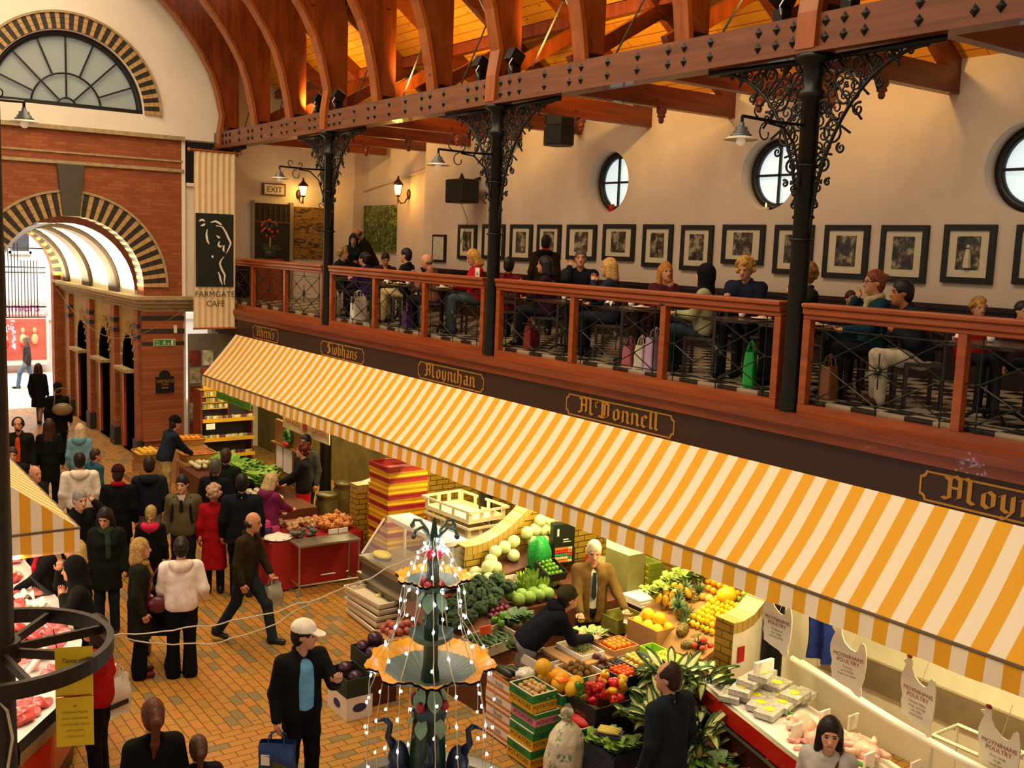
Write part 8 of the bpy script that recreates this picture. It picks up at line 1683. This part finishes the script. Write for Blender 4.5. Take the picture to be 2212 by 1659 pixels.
for k, (x, y, z, r_) in enumerate(((7.52, 6.6, .93, .5), (7.7, 6.45, .93, .3), (7.95, 6.5, .92, .2), (7.62, 6.55, .99, .4), (7.86, 6.62, .98, .1), (7.75, 6.55, 1.05, .2), (7.84, 6.5, 1.11, .35), (7.9, 6.3, .93, .2), (8.1, 6.4, .92, 0), (8.02, 6.45, .98, .2), (7.6, 6.3, .93, .4), (7.8, 6.2, .93, .3), (8.15, 6.25, .92, .1), (7.98, 6.2, .98, .2), (7.55, 6.15, .93, .3))):
    lb = 'clear tray of eggs with a round yellow label on the poultry counter'
    if k == 0: eg.location = (x, y, z); eg.rotation_euler = (0, 0, r_); eg['label'] = lb; eg['group'] = 'egg trays'
    else: dup(eg, (x, y, z), r_, lb, 'egg trays')
tag(MB().box(7.72, 7.98, 6.48, 6.52, 1.1, 1.28).build('price_card', m_white), 'white handwritten price card standing on the egg trays', 'card')
ck_ = MB().ball((0, 0, .06), .13, .085, .07, 14, 10).path([(.08, .05, .06), (.17, .07, .05), (.2, .06, .07)], [.04, .03, .012], 8).path([(.08, -.05, .06), (.17, -.07, .05), (.2, -.06, .07)], [.04, .03, .012], 8).path([(-.02, .09, .06), (.03, .12, .05)], .02, 6).path([(-.02, -.09, .06), (.03, -.12, .05)], .02, 6).mesh('chicken', P('raw_chicken', '#e8b8a0', .35, var=.15, vs=12), True); g = fresh(95)
for k in range(26):
    i = 1+k % 5; f_ = g.random(); o = .2+.62*((k*7) % 5)/5+g.uniform(-.04, .04); j = i+(k % 2); p = Vector(fp[i]).lerp(Vector(fp[i+1]), f_)+pin[i]*o
    if p.y > 5.95: continue
    tag(obj('chicken', ck_, None, (p.x, p.y, .9), (0, g.uniform(-.3, .3), g.uniform(0, 6))), 'raw pink chicken on the poultry counter bed', 'meat', 'raw chickens on the counter')
fil = MB().ball((0, 0, 0), .06, .035, .02, 10, 6).mesh('fillet', P('raw_fillet', '#e89a8a', .35, var=.2, vs=20), True)
for k in range(70):
    i = 2+k % 4; p = Vector(fp[i]).lerp(Vector(fp[i+1]), g.random())+pin[i]*g.uniform(.1, .85); 
    if p.y > 5.75: continue
    tag(obj('chicken_fillet', fil, None, (p.x, p.y, .915+.02*g.random()), (g.uniform(-.3, .3), g.uniform(-.3, .3), g.uniform(0, 6))), 'raw pink fillet on the poultry counter bed', 'meat', 'raw fillets on the counter')
for k, (x, y) in enumerate(((7.86, 5.75), (8.02, 5.55), (7.5, 5.0), (7.72, 4.7), (7.4, 5.7))): tag(MB().box(x-.07, x+.07, y-.01, y+.01, .92, 1.06).build('price_card', m_white), '%s white price card along the poultry counter from the egg trays' % ORD[k], 'card')
gar = MB().path([(fp[i][0]+pin[i].x*.5, fp[i][1]+pin[i].y*.5, .93) for i in range(1, 6)], .02, 6)
tag(gar.build('parsley_garnish', P('red_green_garnish', '#3a8a2c', .5, var=.6, vs=40, bump=.8)), 'strip of green plastic garnish across the poultry counter', 'garnish')
wt_ = thing('wire_trolley', 'empty cream-framed trolley behind the poultry counter', 'trolley', (8.65, 4.7, 0))
for z in (.98, .3): MB().path([(-.2, -.35, z), (.2, -.35, z), (.2, .3, z), (-.2, .3, z)], .018, 6, closed=True).build('rim', cmats[5], wt_)
for dx, dy in ((-.2, -.35), (.2, -.35), (.2, .3), (-.2, .3)): MB().path([(dx, dy, 0), (dx, dy, .98)], .016, 6).build('leg', cmats[5], wt_)
# hanging hen-shaped signs
hen = [(-.15, .24), (-.185, .275), (-.15, .29), (-.14, .33), (-.11, .335), (-.09, .3), (-.085, .24), (-.05, .17), (.01, .125), (.06, .115), (.085, .13), (.1, .19), (.125, .215), (.15, .2), (.17, .12), (.175, 0), (.165, -.12), (.145, -.2), (.155, -.25), (.14, -.3), (.1, -.29), (.04, -.25), (-.06, -.23), (-.15, -.2), (-.155, -.15), (-.17, -.1), (-.16, -.04), (-.185, .04), (-.19, .12), (-.17, .19)]
m_hen = P('pale_hen_board', '#d8ccb4', .6, var=.03)
for k, (y, z, w_, wd) in enumerate(((6.26, 1.76, ('Traditional', 'free range', 'roasting birds'), 'farthest'), (5.44, 1.68, ('Turkeys', 'and ducks', 'fresh to order'), 'second'), (4.73, 1.62, ('Chicken fillets', 'wings and legs', 'cut daily', 'local farms'), 'third'), (4.0, 1.46, ('Free range', 'fresh', 'local hens'), 'nearest'))):
    th = thing('hen_sign', '%s pale hen-shaped hanging sign with red and grey lettering under the awning' % wd, 'sign', (7.86, y*1.018, 5.25-(5.25-z)*1.018), R(8*math.sin(k*2)), 'hanging hen signs'); MB().prism(hen, ((0, 0, 0), (0, -1, 0), (0, 0, 1)), .012).build('board', m_hen, th)
    tx = text_mb("MOYNIHANS", .052, ((-.014, 0, .03), (0, -1, 0), (0, 0, 1)), .002); text_mb('POULTRY', .052, ((-.014, 0, -.018), (0, -1, 0), (0, 0, 1)), .002, mb=tx)
    for i, s_ in enumerate(w_): text_mb(s_, .032, ((-.014, 0, -.065-.036*i), (0, -1, 0), (0, 0, 1)), .002, mi=1, mb=tx)
    tx.build('lettering', [P('hen_red', '#8a1c14', .6), P('hen_grey', '#5a5248', .6)], th.children[0]); MB().ball((-.008, .12, .325), .012, .03, .022, 8, 6).build('red_comb', MATS['hen_red'], th); MB().path([(0, 0, .1), (.12, 0, .36)], .003, 4).build('hanging_wire', m_wire, th)
tag(MB().bar((7.9, 5.2, 2.15), (7.9, 2.6, 2.15), .03, .03).build('sign_rail', P('grey_rail', '#5a4a3a', .4, .5)), 'thin dark rail under the awning carrying the hen signs', 'rail')
# left meat counter
lf = [(1.5, 9.2), (1.9, 9.72), (2.25, 10.4), (2.5, 11.3), (2.58, 12.3), (2.56, 13.4), (2.5, 15.2)]
lc, lin_ = counter('meat_counter', 'long curved meat counter of the left-hand stall', lf, (-1, 0), [(.05, 0, .05, .25, 2, 'kick_plate'), (0, .25, 0, .68, 1, 'red_front'), (-.02, .68, -.03, .8, 3, 'steel_trim'), (-.03, .8, -.01, .9, 6, 'dark_edge'), (-.01, .9, .9, .86, 0, 'display_bed'), (.9, .86, .95, 0, 2, 'back_panel')], cmats+[P('navy_edge', '#14161c', .4)])
gl = MB()
for i in range(1, 6): gl.add([(lf[j][0]+lin_[j].x*o, lf[j][1]+lin_[j].y*o, z) for j, o, z in ((i, .0, .9), (i+1, .0, .9), (i+1, .3, 1.22), (i, .3, 1.22))], [(0, 1, 2, 3)])
gl.build('glass', m_clear, lc); g = fresh(97); rm = [MB().grid(lambda u, v_: ((.13+.02*math.sin(5*u*6.3))*math.cos(2*PI*u)*math.sin(PI*v_), .09*math.sin(2*PI*u)*math.sin(PI*v_), .035*math.cos(PI*v_)+.01*math.sin(u*19)), 16, 8, closeu=True).mesh('joint', P('raw_meat_%d' % i, c, .3, var=.4, vs=14), True) for i, c in enumerate(('#e08078', '#c84a44', '#f0b8a8', '#b83a3a'))]
for k in range(64):
    i = 0 if k < 10 else 1+k % 5; p = Vector(lf[i]).lerp(Vector(lf[i+1]), g.random())+lin_[i]*g.uniform(.12, .8); o = obj('meat_joint', rm[k % 4], None, (p.x, p.y, .92+.03*g.random()), (g.uniform(-.4, .4), g.uniform(-.4, .4), g.uniform(0, 6))); tag(o, 'raw pink cut of meat on the left-hand meat counter', 'meat', 'meat on the left counter')
for k, (x, y) in enumerate(((2.25, 12.0), (2.3, 12.5), (2.2, 12.9))): tag(MB().grid(lambda u, v_: (x+.24*(u-.5), y+.3*(v_-.5), .98+.05*math.sin(9*u+k)*math.cos(8*v_)), 10, 10).build('white_paper', m_white, None, True), '%s crumpled white wrapping paper on the left meat counter from the iron hoop' % ORD[k], 'paper')
leafy('garnish_leaf', 'green and yellow leaf garnish on the left meat counter', (2.1, 12.1, .95), .14, .12, '#8a8a2c', 30, 98)
tag(MB().path([(1.75, 10.3, 1.02), (2.1, 11.0, 1.02)], .03, 8).build('lamp_tube', cmats[5], None, True), 'pale tube lamp over the near end of the left meat counter', 'lamp')
bag((1.62, 8.3, 0), 'white bag with a brown print at the lower left corner under the iron hoop', '#dcd2c0', .34, .5, .12, .6, .12)
# pot plants in front of the poultry counter
m_lvar = [P('variegated_leaf_cream', '#b8b46a', .4, var=.2, vs=25), P('variegated_leaf_green', '#3a5a1c', .4, var=.25, vs=15)]
def plant(loc, label, h, n, seed, red=False, pot='#1c1814'):
    th = thing('pot_plant', label, 'plant', loc); g = fresh(seed); lv = MB(); sm = MB(); MB().lathe([(0, 0), (.11, 0), (.15, .26), (.13, .26), (0, .22)], 16).build('pot', P('pot_'+pot[1:], pot, .5), th, True)
    for k in range(n):
        a = g.uniform(0, 2*PI); z0_ = .25+(h-.45)*g.random()**.8; d = Vector((math.cos(a), math.sin(a), 0)); s_ = Vector((-math.sin(a), math.cos(a), 0)); L = g.uniform(.17, .25); w_ = L*.56; dr = g.uniform(-.5, .9); st_ = g.uniform(.06, .22)
        b = Vector((0, 0, z0_))+d*.02; c = b+d*st_+Vector((0, 0, .12)); sm.path([b, (b+c)/2+Vector((0, 0, .03)), c], [.008, .006, .004], 4)
        pts = []
        for i in range(6):
            t_ = i/5; q = c+d*L*t_+Vector((0, 0, .1*math.sin(t_*1.6)*1.0-dr*.25*t_*t_)); ww = w_*math.sin(PI*(.06+.94*t_))**.8*(1-.25*t_); pts.append([q-s_*ww*.5+Vector((0, 0, .02)), q-s_*ww*.27, q+s_*ww*.27, q+s_*ww*.5+Vector((0, 0, .02))])
        for r0_, r1_ in zip(pts, pts[1:]):
            for j in range(3): lv.add([r0_[j], r0_[j+1], r1_[j+1], r1_[j]], [(0, 1, 2, 3)], 0 if j == 1 else 1)
    sm.path([(0, 0, .2), (.01, 0, h*.8)], .014, 6); lv.build('foliage', m_lvar if not red else [P('bronze_leaf', '#7a5a2c', .4, var=.2), P('bronze_leaf_edge', '#5a3414', .4)], th, True); sm.build('stem', m_stm, th); return th
plant((7.02, 7.02, .32), 'variegated pot plant nearest the pepper box', .62, 40, 101); plant((7.38, 7.3, .45), 'tall variegated pot plant against the brick divider end', .62, 40, 102); plant((7.62, 7.08, .3), 'variegated pot plant with spreading leaves over the egg trays', .78, 40, 103)
plant((7.1, 6.6, .1), 'lower variegated pot plant behind the man in the dark navy jacket', .75, 34, 104); plant((7.22, 6.42, 0), 'bronze-leaved pot plant beside the red poultry counter', .6, 16, 105, True); plant((6.72, 6.82, .35), 'variegated pot plant beside the dark blue crates', .6, 30, 106)
leafy('ivy', 'trailing green ivy beside the red poultry counter', (7.05, 6.35, .3), .2, .22, '#5a7a2c', 90, 107)
for k, (x, y, h) in enumerate(((7.02, 7.02, .32), (7.38, 7.3, .45), (7.62, 7.08, .3), (6.72, 6.82, .35))): tag(MB().box(x-.14, x+.14, y-.14, y+.14, 0, h).build('plant_stand', P('red_crate', '#8a1c10', .5) if k % 2 else m_dcard), ['dark crate under the plant nearest the pepper box', 'red crate under the plant at the divider end', 'dark crate under the plant by the egg trays', 'red crate under the plant by the blue crates'][k], 'crate')
# ---------------------------------------------------------------- street beyond the arch
sf = thing('shop_window', 'bright lingerie shop window across the street with fairy lights and mannequins', 'shop window', (0, 0, 0)); MB().box(4.2, 8.2, 41.6, 41.9, .45, 2.0).build('backdrop', P('shop_backdrop', '#b04a38', .6, emit=.9, var=.5, vs=1.6), sf)
MB().box(4.2, 8.2, 41.55, 41.58, .3, .47).box(8.16, 8.24, 41.5, 41.6, .4, 2.1).build('frame', m_white, sf); mq = MB()
for x in (6.72, 7.35, 7.75): mq.ball((x, 41.5, 1.28), .12, .08, .2).ball((x, 41.5, 1.6), .07, .07, .1)
mq.build('mannequin', P('mannequin_skin', '#e8a870', .5, emit=.4), sf, True); MB().ball((6.74, 41.47, 1.1), .13, .08, .2).ball((7.36, 41.47, 1.05), .12, .08, .1).build('red_garment', P('red_garment', '#d0181c', .5, emit=.3), sf, True)
fl_ = MB(); g = fresh(110)
for k in range(70): fl_.ball((g.uniform(6.5, 7.05), 41.4, g.uniform(1.55, 1.98)) if k < 45 else (7.02+g.uniform(-.05, .05), 41.4, g.uniform(.9, 1.6)), .022, nu=6, nv=4)
fl_.build('fairy_light', P('cool_fairy', '#e0ecff', .4, emit=6, var=0), sf)
sg = thing('shop_sign', 'pale shop sign with magenta lettering above the street window', 'sign', (0, 41.85, 0)); MB().box(5.2, 8.3, 0, .04, 2.15, 2.7).build('board', P('pale_sign_board', '#d8ccc4', .6), sg); text_mb('summers', .5, ((7.1, -.005, 2.28), (1, 0, 0), (0, 0, 1)), .01).build('lettering', P('magenta_letters', '#b8448a', .5), sg)
struct('window_5', MB().box(7.1, 7.7, 41.9, 41.98, 4.5, 5.5), P('dark_upper_window', '#4a4c52', .2)); struct('trim_10', MB().box(7.02, 7.1, 41.88, 42, 4.4, 5.6).box(7.7, 7.78, 41.88, 42, 4.4, 5.6).box(7.02, 7.78, 41.88, 42, 5.5, 5.6).box(7.02, 7.78, 41.88, 42, 4.38, 4.5), m_white)
gt = thing('iron_gate', 'black iron railing gate with a grille in the street arch', 'gate', (0, 0, 0)); b = MB()
for k in range(26): b.path([(4.1+.085*k, PY1+.2, 2.75), (4.1+.085*k, PY1+.2, 4.9 if k < 20 else 4.4)], .011, 4)
for z in (2.75, 3.05, 4.05, 4.2, 4.75): b.bar((3.8, PY1+.2, z), (6.45, PY1+.2, z), .02, .035)
b.build('railing', m_iron, gt); MB().box(4.2, 5.05, PY1+.1, PY1+.15, 4.0, 4.75).build('sign_plate', m_frame, gt)
wre = thing('large_wreath', 'large dark green wreath hung on the street gate at the left edge', 'wreath', (4.72, PY1+.08, 3.35)); MB().path([(.42*math.cos(2*PI*k/28), 0, .42*math.sin(2*PI*k/28)) for k in range(28)], [.085+.02*(k % 2) for k in range(28)], 8, closed=True).build('greenery', P('dark_wreath', '#142014', .7, var=.5, vs=40, bump=.9), wre)
# ================================================================ light
area('skylight_a', (4.4, 9, 12.5), 4, 9, 1000, '#ffe4bc')
area('skylight_b', (4.4, 18, 12.5), 4, 9, 1000, '#ffe2b4')
for yy in (5.2, 7.8, 9.4, 10.6, 12.6, 16, 18.5, 21.5): area('stall_light', (8.3, yy, 2.56), .2, 1.2, 42, '#fff0b0')
for yy in (5.5, 9.2, 12.8, 17, 21): area('stall_ceiling_light', (9.6, yy, 3.15), .3, 1.6, 40, '#fff0b0')
for yy in (25.2, 27.3, 29.6, 31.8): area('vault_light', (6.3, yy, 3.95), .3, 1.4, 130, '#fff0c8', (PI, 0, 0))
area('meat_light', (1.7, 12, 2.1), .3, 4, 70, '#ffd8c0')
area('street_sky', (6, 37.5, 9), 10, 8, 2200, '#ffffff')
for yy in (8, 12, 16, 20): spot('roof_spot', (8.9, yy, 8.0), (10.6, yy+.6, 9), 260, '#ffcc70', 130)
